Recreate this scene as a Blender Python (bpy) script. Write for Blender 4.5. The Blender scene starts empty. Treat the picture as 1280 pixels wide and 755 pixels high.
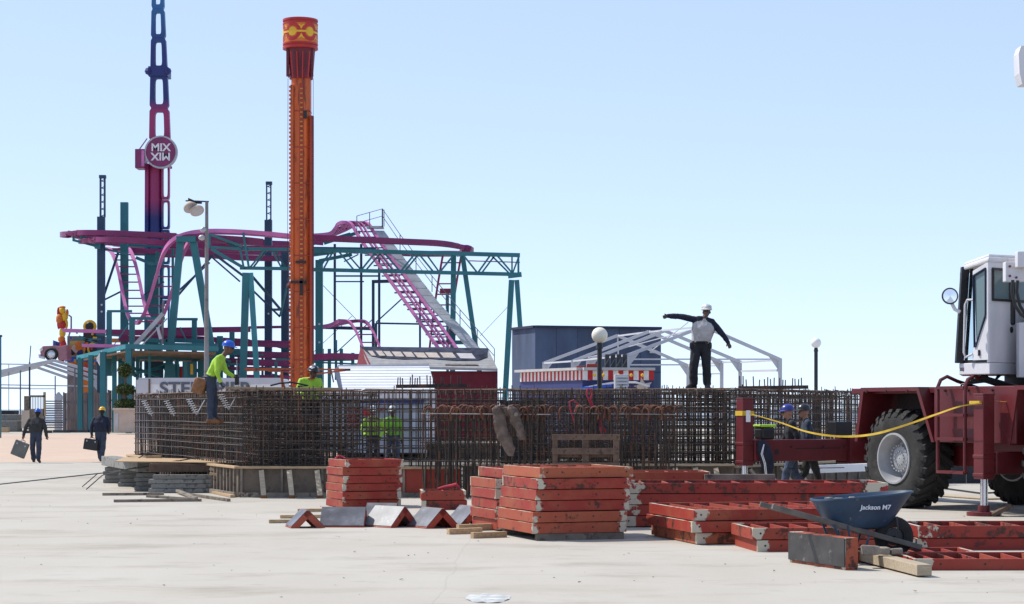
import bpy, bmesh, math, random
from mathutils import Vector, Matrix, noise
random.seed(7)
R=math.radians
SC=bpy.context.scene; COL=SC.collection
F=2500.0; H=1.75
def P(px,py,D): return Vector(((px-640)*D/F, D, H-(py-511)*D/F))
def G(px,D): return Vector(((px-640)*D/F, D, 0))
def W(o):
    m=o.matrix_basis.copy()
    return W(o.parent)@m if o.parent else m
def tag(o,label=None,cat=None,group=None,kind=None):
    if label: o['label']=label
    if cat: o['category']=cat
    if group: o['group']=group
    if kind: o['kind']=kind
    return o
def thing(name,label,cat,loc=(0,0,0),rz=0,group=None):
    o=bpy.data.objects.new(name,None); COL.objects.link(o)
    o.location=loc; o.rotation_euler=(0,0,rz); o.empty_display_size=.2
    return tag(o,label,cat,group)
def dup(o,parent=None,loc=None,rz=None,label=None):
    kids=[c for c in bpy.data.objects if c.parent==o]
    c=o.copy(); COL.objects.link(c)
    if parent: c.parent=parent
    if loc is not None: c.location=loc
    if rz is not None: c.rotation_euler=(0,0,rz)
    if label: c['label']=label
    for k in kids: dup(k,c)
    return c
class MB:
    def __init__(s): s.v=[]; s.f=[]; s.m=[]; s.mi=0
    def add(s,vs,fs,mi=None):
        b=len(s.v); s.v+= [Vector(v) for v in vs]
        for f in fs: s.f.append([b+i for i in f]); s.m.append(s.mi if mi is None else mi)
        return s
    def box(s,c,d,rot=None,mi=None):
        c=Vector(c); hx,hy,hz=d[0]/2,d[1]/2,d[2]/2
        vs=[Vector((x,y,z)) for x in(-hx,hx) for y in(-hy,hy) for z in(-hz,hz)]
        if rot is not None: vs=[rot@v for v in vs]
        return s.add([v+c for v in vs],[(0,1,3,2),(4,6,7,5),(0,4,5,1),(2,3,7,6),(0,2,6,4),(1,5,7,3)],mi)
    def bb(s,x0,x1,y0,y1,z0,z1,mi=None): return s.box(((x0+x1)/2,(y0+y1)/2,(z0+z1)/2),(x1-x0,y1-y0,z1-z0),None,mi)
    def beam(s,a,b,w,h=None,up=(0,0,1),mi=None):
        a=Vector(a); b=Vector(b); h=w if h is None else h
        t=(b-a); L=t.length
        if L<1e-6: return s
        t/=L; u=Vector(up)
        if abs(t.dot(u))>.97: u=Vector((0,1,0))
        sd=t.cross(u).normalized(); u=sd.cross(t)
        vs=[p+sd*i*w/2+u*j*h/2 for p in(a,b) for i,j in((-1,-1),(1,-1),(1,1),(-1,1))]
        return s.add(vs,[(0,1,2,3),(7,6,5,4),(0,4,5,1),(1,5,6,2),(2,6,7,3),(3,7,4,0)],mi)
    def cyl(s,a,b,r0,r1=None,n=10,cap=True,mi=None):
        a=Vector(a); b=Vector(b); r1=r0 if r1 is None else r1
        t=(b-a).normalized(); u=Vector((0,0,1)) if abs(t.z)<.9 else Vector((0,1,0))
        x=t.cross(u).normalized(); y=x.cross(t)
        vs=[];
        for p,r in((a,r0),(b,r1)):
            for i in range(n):
                q=2*math.pi*i/n; vs.append(p+(x*math.cos(q)+y*math.sin(q))*r)
        fs=[(i,(i+1)%n,n+(i+1)%n,n+i) for i in range(n)]
        if cap: fs+=[tuple(range(n))[::-1],tuple(range(n,2*n))]
        return s.add(vs,fs,mi)
    def tube(s,pts,r,n=8,mi=None,closed=False):
        pts=[Vector(p) for p in pts]; N=len(pts); prev=None; rings=[]
        for i,p in enumerate(pts):
            t=(pts[min(i+1,N-1)]-pts[max(i-1,0)]).normalized()
            if prev is None:
                u=Vector((0,0,1)) if abs(t.z)<.9 else Vector((0,1,0)); x=t.cross(u).normalized()
            else: x=(prev-t*prev.dot(t)).normalized()
            prev=x; y=t.cross(x); rr=r[i] if isinstance(r,(list,tuple)) else r
            rings.append([p+(x*math.cos(2*math.pi*k/n)+y*math.sin(2*math.pi*k/n))*rr for k in range(n)])
        vs=[v for g in rings for v in g]; fs=[]
        for i in range(N-1):
            for k in range(n): fs.append((i*n+k,i*n+(k+1)%n,(i+1)*n+(k+1)%n,(i+1)*n+k))
        fs+=[tuple(range(n))[::-1],tuple(range((N-1)*n,N*n))]
        return s.add(vs,fs,mi)
    def lathe(s,prof,n=24,c=(0,0,0),axis='z',mi=None):
        c=Vector(c); vs=[]
        for r,z in prof:
            for k in range(n):
                q=2*math.pi*k/n; x,y=r*math.cos(q),r*math.sin(q)
                v=Vector((x,y,z)) if axis=='z' else (Vector((x,z,y)) if axis=='y' else Vector((z,x,y)))
                vs.append(c+v)
        fs=[]
        for i in range(len(prof)-1):
            for k in range(n): fs.append((i*n+k,i*n+(k+1)%n,(i+1)*n+(k+1)%n,(i+1)*n+k))
        return s.add(vs,fs,mi)
    def sphere(s,c,r,n=12,mi=None,sc=(1,1,1)):
        c=Vector(c); vs=[]; m=n//2
        vs.append(c+Vector((0,0,r*sc[2])))
        for i in range(1,m):
            a=math.pi*i/m
            for k in range(n):
                q=2*math.pi*k/n
                vs.append(c+Vector((math.sin(a)*math.cos(q)*r*sc[0],math.sin(a)*math.sin(q)*r*sc[1],math.cos(a)*r*sc[2])))
        vs.append(c-Vector((0,0,r*sc[2]))); L=len(vs)-1; fs=[]
        for k in range(n): fs.append((0,1+k,1+(k+1)%n)); fs.append((L,L-n+(k+1)%n,L-n+k))
        for i in range(m-2):
            for k in range(n): a=1+i*n; fs.append((a+k,a+n+k,a+n+(k+1)%n,a+(k+1)%n))
        return s.add(vs,fs,mi)
    def prism(s,poly,off,mi=None):
        # poly: list of 3D points, off: extrusion vector
        n=len(poly); off=Vector(off); vs=[Vector(p) for p in poly]; vs+= [p+off for p in vs]
        fs=[tuple(range(n))[::-1],tuple(range(n,2*n))]+[(i,(i+1)%n,n+(i+1)%n,n+i) for i in range(n)]
        return s.add(vs,fs,mi)
    def build(s,name,mats,parent=None,smooth=False,world=True,label=None,bevel=0,kind=None):
        if not isinstance(mats,(list,tuple)): mats=[mats]
        me=bpy.data.meshes.new(name)
        vs=s.v
        if parent is not None and world:
            inv=W(parent).inverted(); vs=[inv@v for v in vs]
        me.from_pydata([tuple(v) for v in vs],[],s.f)
        for m in mats: me.materials.append(m)
        if len(mats)>1: me.polygons.foreach_set('material_index',s.m)
        bm=bmesh.new(); bm.from_mesh(me); bmesh.ops.recalc_face_normals(bm,faces=bm.faces); bm.to_mesh(me); bm.free()
        if smooth:
            me.polygons.foreach_set('use_smooth',[True]*len(me.polygons)); me.set_sharp_from_angle(angle=R(38))
        me.update()
        o=bpy.data.objects.new(name,me); COL.objects.link(o)
        if parent is not None: o.parent=parent
        if label: o['label']=label
        if kind: o['kind']=kind
        if bevel:
            b=o.modifiers.new('bevel','BEVEL'); b.width=bevel; b.segments=2; b.limit_method='ANGLE'
        return o
# ---------------------------------------------------------------- materials
def srgb(r,g,b):
    f=lambda c:(c/255/12.92) if c/255<=.04045 else ((c/255+.055)/1.055)**2.4
    return (f(r),f(g),f(b),1)
def mat(name,col,rough=.7,metal=0,var=.15,scale=4,dirt=None,dirt_amt=.5,dirt_scale=6,bump=0,bscale=30,rand=0,spec=.5,stretch=None,soft=.08):
    m=bpy.data.materials.new(name); m.use_nodes=True; nt=m.node_tree; N=nt.nodes; L=nt.links
    b=N['Principled BSDF']; b.inputs['Roughness'].default_value=rough; b.inputs['Metallic'].default_value=metal
    b.inputs['Specular IOR Level'].default_value=spec
    if len(col)==3: col=(*col,1)
    tc=N.new('ShaderNodeTexCoord'); vec=tc.outputs['Object']
    if stretch:
        mp=N.new('ShaderNodeMapping'); mp.inputs['Scale'].default_value=stretch; L.new(vec,mp.inputs['Vector']); vec=mp.outputs[0]
    n=N.new('ShaderNodeTexNoise'); n.inputs['Scale'].default_value=scale; n.inputs['Detail'].default_value=5; L.new(vec,n.inputs['Vector'])
    hs=N.new('ShaderNodeHueSaturation'); hs.inputs['Color'].default_value=col
    mr=N.new('ShaderNodeMapRange'); mr.inputs[1].default_value=.3; mr.inputs[2].default_value=.7; mr.inputs[3].default_value=1-var; mr.inputs[4].default_value=1+var
    L.new(n.outputs[0],mr.inputs[0]); val=mr.outputs[0]
    if rand:
        oi=N.new('ShaderNodeObjectInfo'); m2=N.new('ShaderNodeMapRange'); m2.inputs[3].default_value=1-rand; m2.inputs[4].default_value=1+rand
        L.new(oi.outputs['Random'],m2.inputs[0]); mu=N.new('ShaderNodeMath'); mu.operation='MULTIPLY'
        L.new(val,mu.inputs[0]); L.new(m2.outputs[0],mu.inputs[1]); val=mu.outputs[0]
    L.new(val,hs.inputs['Value']); out=hs.outputs[0]
    if dirt:
        n2=N.new('ShaderNodeTexNoise'); n2.inputs['Scale'].default_value=dirt_scale; n2.inputs['Detail'].default_value=8; n2.inputs['Roughness'].default_value=.65; L.new(vec,n2.inputs['Vector'])
        t=.75-.5*dirt_amt
        m3=N.new('ShaderNodeMapRange'); m3.inputs[1].default_value=t; m3.inputs[2].default_value=t+soft; L.new(n2.outputs[0],m3.inputs[0])
        mx=N.new('ShaderNodeMix'); mx.data_type='RGBA'; mx.inputs[7].default_value=(*dirt,1) if len(dirt)==3 else dirt
        L.new(m3.outputs[0],mx.inputs[0]); L.new(out,mx.inputs[6]); out=mx.outputs[2]
    L.new(out,b.inputs['Base Color'])
    if bump:
        n3=N.new('ShaderNodeTexNoise'); n3.inputs['Scale'].default_value=bscale; n3.inputs['Detail'].default_value=6; L.new(vec,n3.inputs['Vector'])
        bp=N.new('ShaderNodeBump'); bp.inputs['Strength'].default_value=bump; bp.inputs['Distance'].default_value=.02; L.new(n3.outputs[0],bp.inputs['Height']); L.new(bp.outputs[0],b.inputs['Normal'])
    return m
M={}
def mk(k,*a,**kw): M[k]=mat(k,*a,**kw)
mk('teal',(.016,.145,.172),.5,var=.18,scale=.6,dirt=(.06,.05,.04),dirt_amt=.14,dirt_scale=2.5)
mk('teal_light',(.03,.24,.28),.5,var=.2,scale=.8,dirt=(.08,.06,.05),dirt_amt=.18)
mk('navy_steel',(.012,.05,.10),.5,var=.2,scale=.8)
mk('pink',(.21,.018,.105),.42,var=.2,scale=.7,dirt=(.08,.03,.05),dirt_amt=.2,dirt_scale=3)
mk('pink_sunlit',(.55,.16,.38),.42,var=.15,scale=.8,dirt=(.15,.05,.08),dirt_amt=.2)  # paler copy of the track pink, sunlight put into the colour
mk('pink_red',(.26,.02,.06),.5,var=.2)
mk('galv',(.42,.43,.45),.5,.2,var=.15,scale=1.5,dirt=(.2,.19,.18),dirt_amt=.3)
mk('white_metal',(.50,.50,.54),.45,var=.08,scale=1,dirt=(.3,.29,.3),dirt_amt=.2)
mk('orange',(.56,.105,.018),.55,var=.25,scale=.5,dirt=(.20,.045,.02),dirt_amt=.42,dirt_scale=1.5,stretch=(3,3,.3))
mk('orange_dark',(.33,.035,.015),.55,var=.2,scale=.6,dirt=(.08,.02,.015),dirt_amt=.3)
mk('yellow',(.75,.42,.02),.5,var=.12); mk('rung_ochre',(.50,.20,.025),.6,var=.2)
mk('ride_red',(.45,.02,.015),.5,var=.15,scale=1.2,dirt=(.12,.02,.02),dirt_amt=.25)
mk('ride_maroon',(.14,.012,.022),.55,var=.25,scale=1)
mk('black',(.012,.012,.014),.5,var=.3)
mk('dark_steel',(.035,.035,.038),.5,.2,var=.3)
mk('lampgrey',(.20,.185,.18),.6,var=.12,scale=3,dirt=(.12,.1,.09),dirt_amt=.35,dirt_scale=5)
mk('trailer_shaded',(.34,.35,.37),.6,var=.15,scale=1,dirt=(.16,.15,.15),dirt_amt=.4,soft=.3)  # white trailer wall greyed and blotched, shading put into the colour
mk('white_paint',(.74,.75,.77),.45,var=.05,scale=1.2,dirt=(.42,.40,.37),dirt_amt=.28,dirt_scale=1.8,soft=.25)
mk('grey_text',(.10,.11,.14),.6)
mk('red_text',(.5,.02,.03),.6)
mk('blue_trim',(.02,.04,.2),.6)
mk('barn_red',(.17,.012,.026),.75,var=.15,scale=2)
mk('blue_wall',(.052,.075,.135),.85,var=.35,scale=.9,dirt=(.095,.115,.165),dirt_amt=.42,dirt_scale=1.6,stretch=(1,1,.35),soft=.3)
mk('blue_trimdark',(.012,.018,.05),.7)
mk('stand_blue',(.02,.028,.13),.6,var=.15)
mk('awn_red',(.45,.015,.02),.7); mk('awn_white',(.7,.68,.66),.7)
mk('globe',(.80,.74,.60),.35,var=.03)
mk('globe_white',(.80,.80,.78),.35,var=.03)
mk('rebar_lit',(.062,.046,.036),.6,.15,var=.4,scale=3,dirt=(.09,.05,.03),dirt_amt=.5,dirt_scale=1.5,rand=.4,soft=.2)  # paler rebar for horizontal bars, their lit highlights put into the colour
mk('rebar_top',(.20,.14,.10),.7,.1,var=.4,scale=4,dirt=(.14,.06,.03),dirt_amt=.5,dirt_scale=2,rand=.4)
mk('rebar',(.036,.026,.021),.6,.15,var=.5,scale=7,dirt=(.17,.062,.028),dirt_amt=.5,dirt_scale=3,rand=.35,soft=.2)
mk('rebar_rust',(.12,.040,.019),.75,0,var=.4,scale=9,dirt=(.05,.03,.02),dirt_amt=.45,dirt_scale=8,rand=.25)
mk('rebar_grey',(.30,.29,.27),.5,.3,var=.3,scale=8,rand=.2)
mk('wood_new',(.42,.335,.23),.75,var=.2,scale=5,stretch=(1,8,8),bump=.2,rand=.15)
mk('wood_tan',(.44,.30,.17),.75,var=.2,scale=5,stretch=(1,8,8),dirt=(.2,.13,.08),dirt_amt=.35,rand=.15)
mk('wood_grey',(.20,.165,.13),.85,var=.3,scale=5,stretch=(1,1,1),dirt=(.08,.06,.05),dirt_amt=.4,bump=.2,rand=.2)
mk('wood_brown',(.13,.08,.055),.8,var=.3,scale=6,dirt=(.06,.035,.025),dirt_amt=.4,bump=.2,rand=.2)
mk('plywood',(.42,.28,.15),.75,var=.15,scale=3,stretch=(1,5,1),dirt=(.28,.19,.12),dirt_amt=.35,rand=.1)
mk('form_wood',(.15,.115,.085),.85,var=.35,scale=3,dirt=(.05,.038,.03),dirt_amt=.45,dirt_scale=3,bump=.2,soft=.2)
mk('conc_block',(.22,.215,.20),.9,var=.25,scale=6,dirt=(.10,.095,.085),dirt_amt=.45,bump=.5,bscale=40,rand=.15)
mk('jeans',(.06,.085,.14),.85,var=.3,scale=9,bump=.3,bscale=60)
mk('jeans_dark',(.032,.042,.070),.85,var=.3,scale=9,bump=.3,bscale=60)
mk('cloth_black',(.016,.017,.021),.85,var=.3,scale=9,bump=.3,bscale=50)
mk('cloth_navy',(.010,.013,.032),.85,var=.3,scale=9,bump=.3,bscale=50)
mk('cloth_char',(.03,.03,.03),.9,var=.3,scale=9,bump=.3,bscale=50)
mk('cloth_slate',(.03,.045,.07),.85,var=.3,scale=9)
mk('lime',(.34,.56,.04),.75,var=.14,scale=8,bump=.3,bscale=40)
mk('lime_green',(.20,.48,.03),.75,var=.14,scale=8)
mk('shirt_grey',(.44,.42,.415),.85,var=.12,scale=10,dirt=(.30,.26,.23),dirt_amt=.35,bump=.3,bscale=40)
mk('glove',(.03,.028,.026),.8); mk('glove_brown',(.10,.065,.04),.85,var=.3)
mk('boot_brown',(.17,.07,.025),.8,var=.3,scale=9); mk('boot_black',(.02,.018,.017),.6)
mk('skin',(.36,.18,.115),.55,var=.1,scale=12); mk('skin_dark',(.13,.062,.038),.55,var=.1,scale=12)
mk('hat_blue',(.015,.09,.50),.3,var=.04); mk('hat_yellow',(.75,.40,.01),.3,var=.04); mk('hat_white',(.72,.72,.72),.3,var=.04)
mk('hat_black',(.02,.02,.022),.3); mk('hat_navy',(.03,.04,.22),.3); mk('sticker',(.6,.6,.58),.5)
mk('mask',(.13,.085,.07),.8,var=.7,scale=30); mk('hair',(.012,.009,.008),.8)
mk('leather',(.20,.085,.03),.7,var=.35,scale=12)
mk('jacket_brown',(.14,.10,.08),.9,var=.45,scale=6,dirt=(.07,.05,.04),dirt_amt=.4,dirt_scale=7,bump=1,bscale=18,soft=.2)
mk('crane_red',(.115,.012,.015),.45,var=.22,scale=1.6,dirt=(.14,.055,.045),dirt_amt=.33,dirt_scale=2.2,soft=.35)
mk('crane_dark',(.02,.008,.008),.7)
mk('crane_white',(.62,.61,.63),.45,var=.10,scale=2,dirt=(.36,.29,.23),dirt_amt=.30,dirt_scale=2.6,soft=.22,stretch=(1.6,1.6,.6))
mk('rubber',(.022,.021,.020),.85,var=.3,scale=6,dirt=(.075,.068,.06),dirt_amt=.42,dirt_scale=4,soft=.3,bump=.3)
mk('rim',(.36,.36,.37),.45,.1,var=.1,scale=5,dirt=(.25,.24,.22),dirt_amt=.25)
mk('chrome',(.65,.66,.7),.22,.85,var=.1)
mk('tape',(.60,.39,.03),.5,var=.15,scale=12)
mk('barrow_blue',(.026,.058,.105),.5,var=.2,scale=4,dirt=(.15,.15,.15),dirt_amt=.30,dirt_scale=7)
mk('barrow_wood',(.13,.115,.10),.85,var=.3,scale=8,stretch=(1,1,1))
mk('stone_bits',(.25,.21,.17),.95,var=.4,scale=9,bump=.6)
mk('cyan_white',(.48,.48,.46),.6,var=.3,scale=7,dirt=(.25,.24,.23),dirt_amt=.4,dirt_scale=10)
mk('planter',(.50,.40,.33),.85,var=.1,scale=2,dirt=(.3,.24,.2),dirt_amt=.3,soft=.3)
mk('leaf_dark',(.030,.050,.014),.8,var=.5,scale=5,rand=.2); mk('leaf_mid',(.055,.085,.02),.8,var=.5,scale=5)
mk('fence_wood',(.25,.19,.18),.9,var=.3,scale=1.2,stretch=(6,6,.6),dirt=(.13,.10,.10),dirt_amt=.45,soft=.3)
mk('fence_grey',(.20,.18,.20),.9,var=.25,scale=2)
mk('sheet_dark',(.03,.03,.035),.8,var=.4,scale=2)
mk('roof_grey',(.44,.42,.42),.85,var=.1,scale=3)
mk('car_pink',(.40,.16,.20),.3,var=.1); mk('mural',(.42,.32,.10),.7,var=.3,scale=2)
mk('deck_brown',(.22,.13,.08),.85,var=.3,scale=2,dirt=(.5,.47,.42),dirt_amt=.3,dirt_scale=1.2)
mk('rope_red',(.42,.03,.05),.8)
# weathered red-orange paint of the concrete form panels: rust, chips of bare primer towards the rail ends
def form_mat(name,red,orange,cream=True):
    m=bpy.data.materials.new(name); m.use_nodes=True; nt=m.node_tree; N=nt.nodes; L=nt.links
    b=N['Principled BSDF']; b.inputs['Roughness'].default_value=.62; b.inputs['Specular IOR Level'].default_value=.35
    tc=N.new('ShaderNodeTexCoord'); oi=N.new('ShaderNodeObjectInfo')
    ad=N.new('ShaderNodeVectorMath'); ad.operation='ADD'
    sc=N.new('ShaderNodeVectorMath'); sc.operation='SCALE'; sc.inputs[3].default_value=37.0
    cx=N.new('ShaderNodeCombineXYZ'); L.new(oi.outputs['Random'],cx.inputs[0]); L.new(oi.outputs['Random'],cx.inputs[1]); L.new(cx.outputs[0],sc.inputs[0])
    L.new(tc.outputs['Object'],ad.inputs[0]); L.new(sc.outputs[0],ad.inputs[1]); V=ad.outputs[0]
    def noi(s,d=6,r=.6):
        n=N.new('ShaderNodeTexNoise'); n.inputs['Scale'].default_value=s; n.inputs['Detail'].default_value=d; n.inputs['Roughness'].default_value=r; L.new(V,n.inputs['Vector']); return n.outputs[0]
    def rng(x,a,bb,c=0,d=1):
        r=N.new('ShaderNodeMapRange'); r.inputs[1].default_value=a; r.inputs[2].default_value=bb; r.inputs[3].default_value=c; r.inputs[4].default_value=d; L.new(x,r.inputs[0]); return r.outputs[0]
    def mix(f,a,bb):
        x=N.new('ShaderNodeMix'); x.data_type='RGBA'; L.new(f,x.inputs[0])
        for k,q in((6,a),(7,bb)):
            if isinstance(q,tuple): x.inputs[k].default_value=(*q,1)
            else: L.new(q,x.inputs[k])
        return x.outputs[2]
    def mth(op,a,bb):
        x=N.new('ShaderNodeMath'); x.operation=op
        for k,q in((0,a),(1,bb)):
            if isinstance(q,(int,float)): x.inputs[k].default_value=q
            else: L.new(q,x.inputs[k])
        return x.outputs[0]
    fr=rng(oi.outputs['Random'],.55,1.0)
    c=mix(fr,red,orange)
    c=mix(rng(noi(2.2),.42,.68,0,.6),c,(orange[0]*.9,orange[1]*1.2,orange[2]*1.2))
    mu_=N.new('ShaderNodeMath'); mu_.operation='FRACT'; m5=N.new('ShaderNodeMath'); m5.operation='MULTIPLY'; m5.inputs[1].default_value=17.3; L.new(oi.outputs['Random'],m5.inputs[0]); L.new(m5.outputs[0],mu_.inputs[0])
    c=mix(rng(mth('ADD',noi(4.2,9,.72),rng(mu_.outputs[0],0,1,-.08,.08)),.57,.63,0,.88),c,(.045,.022,.016))
    c=mix(rng(noi(23,4,.6),.60,.68,0,.6),c,(.10,.045,.03))
    # primer showing at the ends of each rail (object x runs 0..1 through Generated)
    sp=N.new('ShaderNodeSeparateXYZ'); L.new(tc.outputs['Generated'],sp.inputs[0])
    e=mth('ABSOLUTE',mth('SUBTRACT',sp.outputs[0],.5),0)
    gn=N.new('ShaderNodeNewGeometry'); vt=N.new('ShaderNodeVectorTransform'); vt.vector_type='NORMAL'; vt.convert_from='WORLD'; vt.convert_to='OBJECT'; L.new(gn.outputs['Normal'],vt.inputs[0]); s2=N.new('ShaderNodeSeparateXYZ'); L.new(vt.outputs[0],s2.inputs[0])
    ey=rng(mth('ABSOLUTE',mth('SUBTRACT',sp.outputs[1],.5),0),.42,.5); fx_=mth('GREATER_THAN',mth('ABSOLUTE',s2.outputs[0],0),.5)
    ex=rng(e,.36,.46); e=mth('ADD',mth('MULTIPLY',ex,mth('SUBTRACT',1,fx_)),mth('MULTIPLY',mth('MULTIPLY',ey,fx_),.95))
    if cream: c=mix(rng(mth('ADD',mth('MULTIPLY',e,.30),noi(4.2,7,.62)),.75,.785),c,(.50,.45,.35))
    L.new(c,b.inputs['Base Color'])
    bp=N.new('ShaderNodeBump'); bp.inputs['Strength'].default_value=.35; bp.inputs['Distance'].default_value=.01; L.new(noi(18,6),bp.inputs['Height']); L.new(bp.outputs[0],b.inputs['Normal'])
    return m
M['form']=form_mat('form_paint',(.30,.032,.021),(.38,.095,.042)); M['form_rib']=form_mat('form_paint_rib',(.33,.042,.03),(.36,.075,.042),False)
M['form_red']=form_mat('form_paint_red',(.27,.024,.018),(.31,.048,.028))
mk('form_ply',(.042,.037,.035),.5,var=.45,scale=4,dirt=(.26,.25,.24),dirt_amt=.30,dirt_scale=9,soft=.15)
mk('form_steel',(.10,.10,.115),.42,var=.5,scale=3,dirt=(.26,.26,.27),dirt_amt=.42,dirt_scale=5,soft=.25)
mk('form_ply_pale',(.22,.22,.22),.55,var=.3,scale=4,dirt=(.55,.54,.52),dirt_amt=.35,dirt_scale=6,soft=.2)
def glass(name,col,rough=.05,trans=0.0,alpha=1):
    m=bpy.data.materials.new(name); m.use_nodes=True; b=m.node_tree.nodes['Principled BSDF']
    b.inputs['Base Color'].default_value=(*col,1); b.inputs['Roughness'].default_value=rough; b.inputs['Transmission Weight'].default_value=trans
    b.inputs['IOR'].default_value=1.45; return m
M['glass']=glass('cab_glass',(.13,.19,.20),.06,.0)
M['tint']=glass('tinted_glass',(.62,.72,.74),.02,1.0); M['tint'].node_tree.nodes['Principled BSDF'].inputs['IOR'].default_value=1.02
M['mirror']=glass('mirror_glass',(.8,.8,.8),.03); M['mirror'].node_tree.nodes['Principled BSDF'].inputs['Metallic'].default_value=1
# ---------------------------------------------------------------- camera, light, sky
cam=bpy.data.cameras.new('camera'); co=bpy.data.objects.new('camera',cam); COL.objects.link(co); SC.camera=co
co.location=(0,0,H); co.rotation_euler=(R(90),0,0); cam.sensor_width=36; cam.lens=F/1280*36; cam.shift_y=(511-377.5)/1280; cam.clip_end=20000; cam.clip_start=.5
SUN_EL=52; SAZ=Vector((-.90,.43)).normalized()
sd=Vector((SAZ.x*math.cos(R(SUN_EL)),SAZ.y*math.cos(R(SUN_EL)),math.sin(R(SUN_EL))))
sl=bpy.data.lights.new('sun','SUN'); sl.energy=5.0; sl.angle=R(.53); sl.color=(1,.955,.88)
so=bpy.data.objects.new('sun',sl); COL.objects.link(so); so.rotation_euler=(-sd).to_track_quat('-Z','Y').to_euler()
wd=bpy.data.worlds.new('World'); SC.world=wd; wd.use_nodes=True; nt=wd.node_tree
st=nt.nodes.new('ShaderNodeTexSky'); st.sky_type='NISHITA'; st.sun_disc=False; st.sun_elevation=R(SUN_EL); st.sun_rotation=math.atan2(SAZ.x,SAZ.y)
st.air_density=.4; st.dust_density=.12; st.ozone_density=3.2; st.altitude=0
gm=nt.nodes.new('ShaderNodeGamma'); gm.inputs[1].default_value=.38; nt.links.new(st.outputs[0],gm.inputs[0])   # a pale, washed-out spring sky
vs_=nt.nodes.new('ShaderNodeVectorMath'); vs_.operation='MULTIPLY'; vs_.inputs[1].default_value=(3.55,3.80,4.25); nt.links.new(gm.outputs[0],vs_.inputs[0])
nt.links.new(vs_.outputs[0],nt.nodes['Background'].inputs[0]); nt.nodes['Background'].inputs[1].default_value=.15
SC.view_settings.view_transform='Standard'; SC.view_settings.look='None'; SC.view_settings.exposure=0; SC.view_settings.gamma=1
# ---------------------------------------------------------------- ground
def ground_mat(name,base,stain,pale,sc=1.0):
    m=bpy.data.materials.new(name); m.use_nodes=True; nt=m.node_tree; N=nt.nodes; L=nt.links
    b=N['Principled BSDF']; b.inputs['Roughness'].default_value=.85; b.inputs['Specular IOR Level'].default_value=.25
    tc=N.new('ShaderNodeTexCoord')
    def noi(s,st=(1,1,1),d=8,r=.6):
        mp=N.new('ShaderNodeMapping'); mp.inputs['Scale'].default_value=st; L.new(tc.outputs['Object'],mp.inputs[0])
        n=N.new('ShaderNodeTexNoise'); n.inputs['Scale'].default_value=s; n.inputs['Detail'].default_value=d; n.inputs['Roughness'].default_value=r; L.new(mp.outputs[0],n.inputs['Vector']); return n.outputs[0]
    def rng(x,a,bb,c=0,d=1):
        r=N.new('ShaderNodeMapRange'); r.inputs[1].default_value=a; r.inputs[2].default_value=bb; r.inputs[3].default_value=c; r.inputs[4].default_value=d; L.new(x,r.inputs[0]); return r.outputs[0]
    def mix(f,a,bb):
        x=N.new('ShaderNodeMix'); x.data_type='RGBA'; L.new(f,x.inputs[0])
        for k,q in((6,a),(7,bb)):
            if isinstance(q,tuple): x.inputs[k].default_value=(*q,1)
            else: L.new(q,x.inputs[k])
        return x.outputs[2]
    c=mix(rng(noi(.35*sc,(1,.5,1)),.35,.7),base,pale)
    c=mix(rng(noi(.8*sc,(.6,1.2,1),9,.68),.53,.70,0,.75),c,stain)
    c=mix(rng(noi(2.6*sc,(.35,1,1),7,.7),.60,.70,0,.4),c,(stain[0]*.8,stain[1]*.78,stain[2]*.78))
    c=mix(rng(noi(.22*sc,(1,2.2,1),6,.6),.54,.70,0,.38),c,(stain[0]*.95,stain[1]*.86,stain[2]*.76))
    vo=N.new('ShaderNodeTexVoronoi'); vo.feature='DISTANCE_TO_EDGE'; vo.inputs['Scale'].default_value=.11
    dv=N.new('ShaderNodeMix'); dv.data_type='RGBA'; dv.inputs[0].default_value=.12; L.new(tc.outputs['Object'],dv.inputs[6]); nz=N.new('ShaderNodeTexNoise'); nz.inputs['Scale'].default_value=.9; nz.inputs['Detail'].default_value=6; L.new(tc.outputs['Object'],nz.inputs['Vector']); L.new(nz.outputs[1],dv.inputs[7]); L.new(dv.outputs[2],vo.inputs['Vector'])
    c=mix(rng(vo.outputs['Distance'],.0003,.0012,.14,0),c,(.16,.145,.125))
    c=mix(rng(noi(9,(1,1,1),5,.7),.66,.72,0,.5),c,(stain[0]*.55,stain[1]*.52,stain[2]*.5))
    L.new(c,b.inputs['Base Color'])
    bp=N.new('ShaderNodeBump'); bp.inputs['Strength'].default_value=.25; bp.inputs['Distance'].default_value=.02; L.new(noi(14,(1,1,1),8,.7),bp.inputs['Height']); L.new(bp.outputs[0],b.inputs['Normal'])
    return m
M['ground']=ground_mat('concrete_deck',(.412,.378,.325),(.30,.265,.222),(.462,.43,.378))
M['pink_ground']=ground_mat('sandy_deck',(.50,.37,.285),(.45,.32,.25),(.53,.40,.31),1.5)
mk('sea',(.30,.36,.42),.5,var=.2,scale=.05,bump=.3,bscale=.8)  # pale base colour carries the sun glare and haze over the water
def sheet(name,x0,x1,y0,y1,z,m,kind='structure'):
    mb=MB(); mb.add([(x0,y0,z),(x1,y0,z),(x1,y1,z),(x0,y1,z)],[(0,1,2,3)]); o=mb.build(name,m); o['kind']=kind; return o
sheet('water',-9000,9000,-3000,14000,-2.0,M['sea'])
mb=MB(); mb.bb(-120,120,-30,230,-1.2,0); o=mb.build('ground',M['ground']); o['kind']='structure'
sheet('path',-70,-6,65.5,136,.004,M['pink_ground'])
mk('joint',(.22,.20,.18),.9)
mb=MB()
for y,x0,x1 in((51.3,-40,-10.2),(31,-30,-16)): mb.bb(x0,x1,y,y+.03,.002,.004)
o=mb.build('ground_joint',M['joint']); o['kind']='structure'
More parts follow.
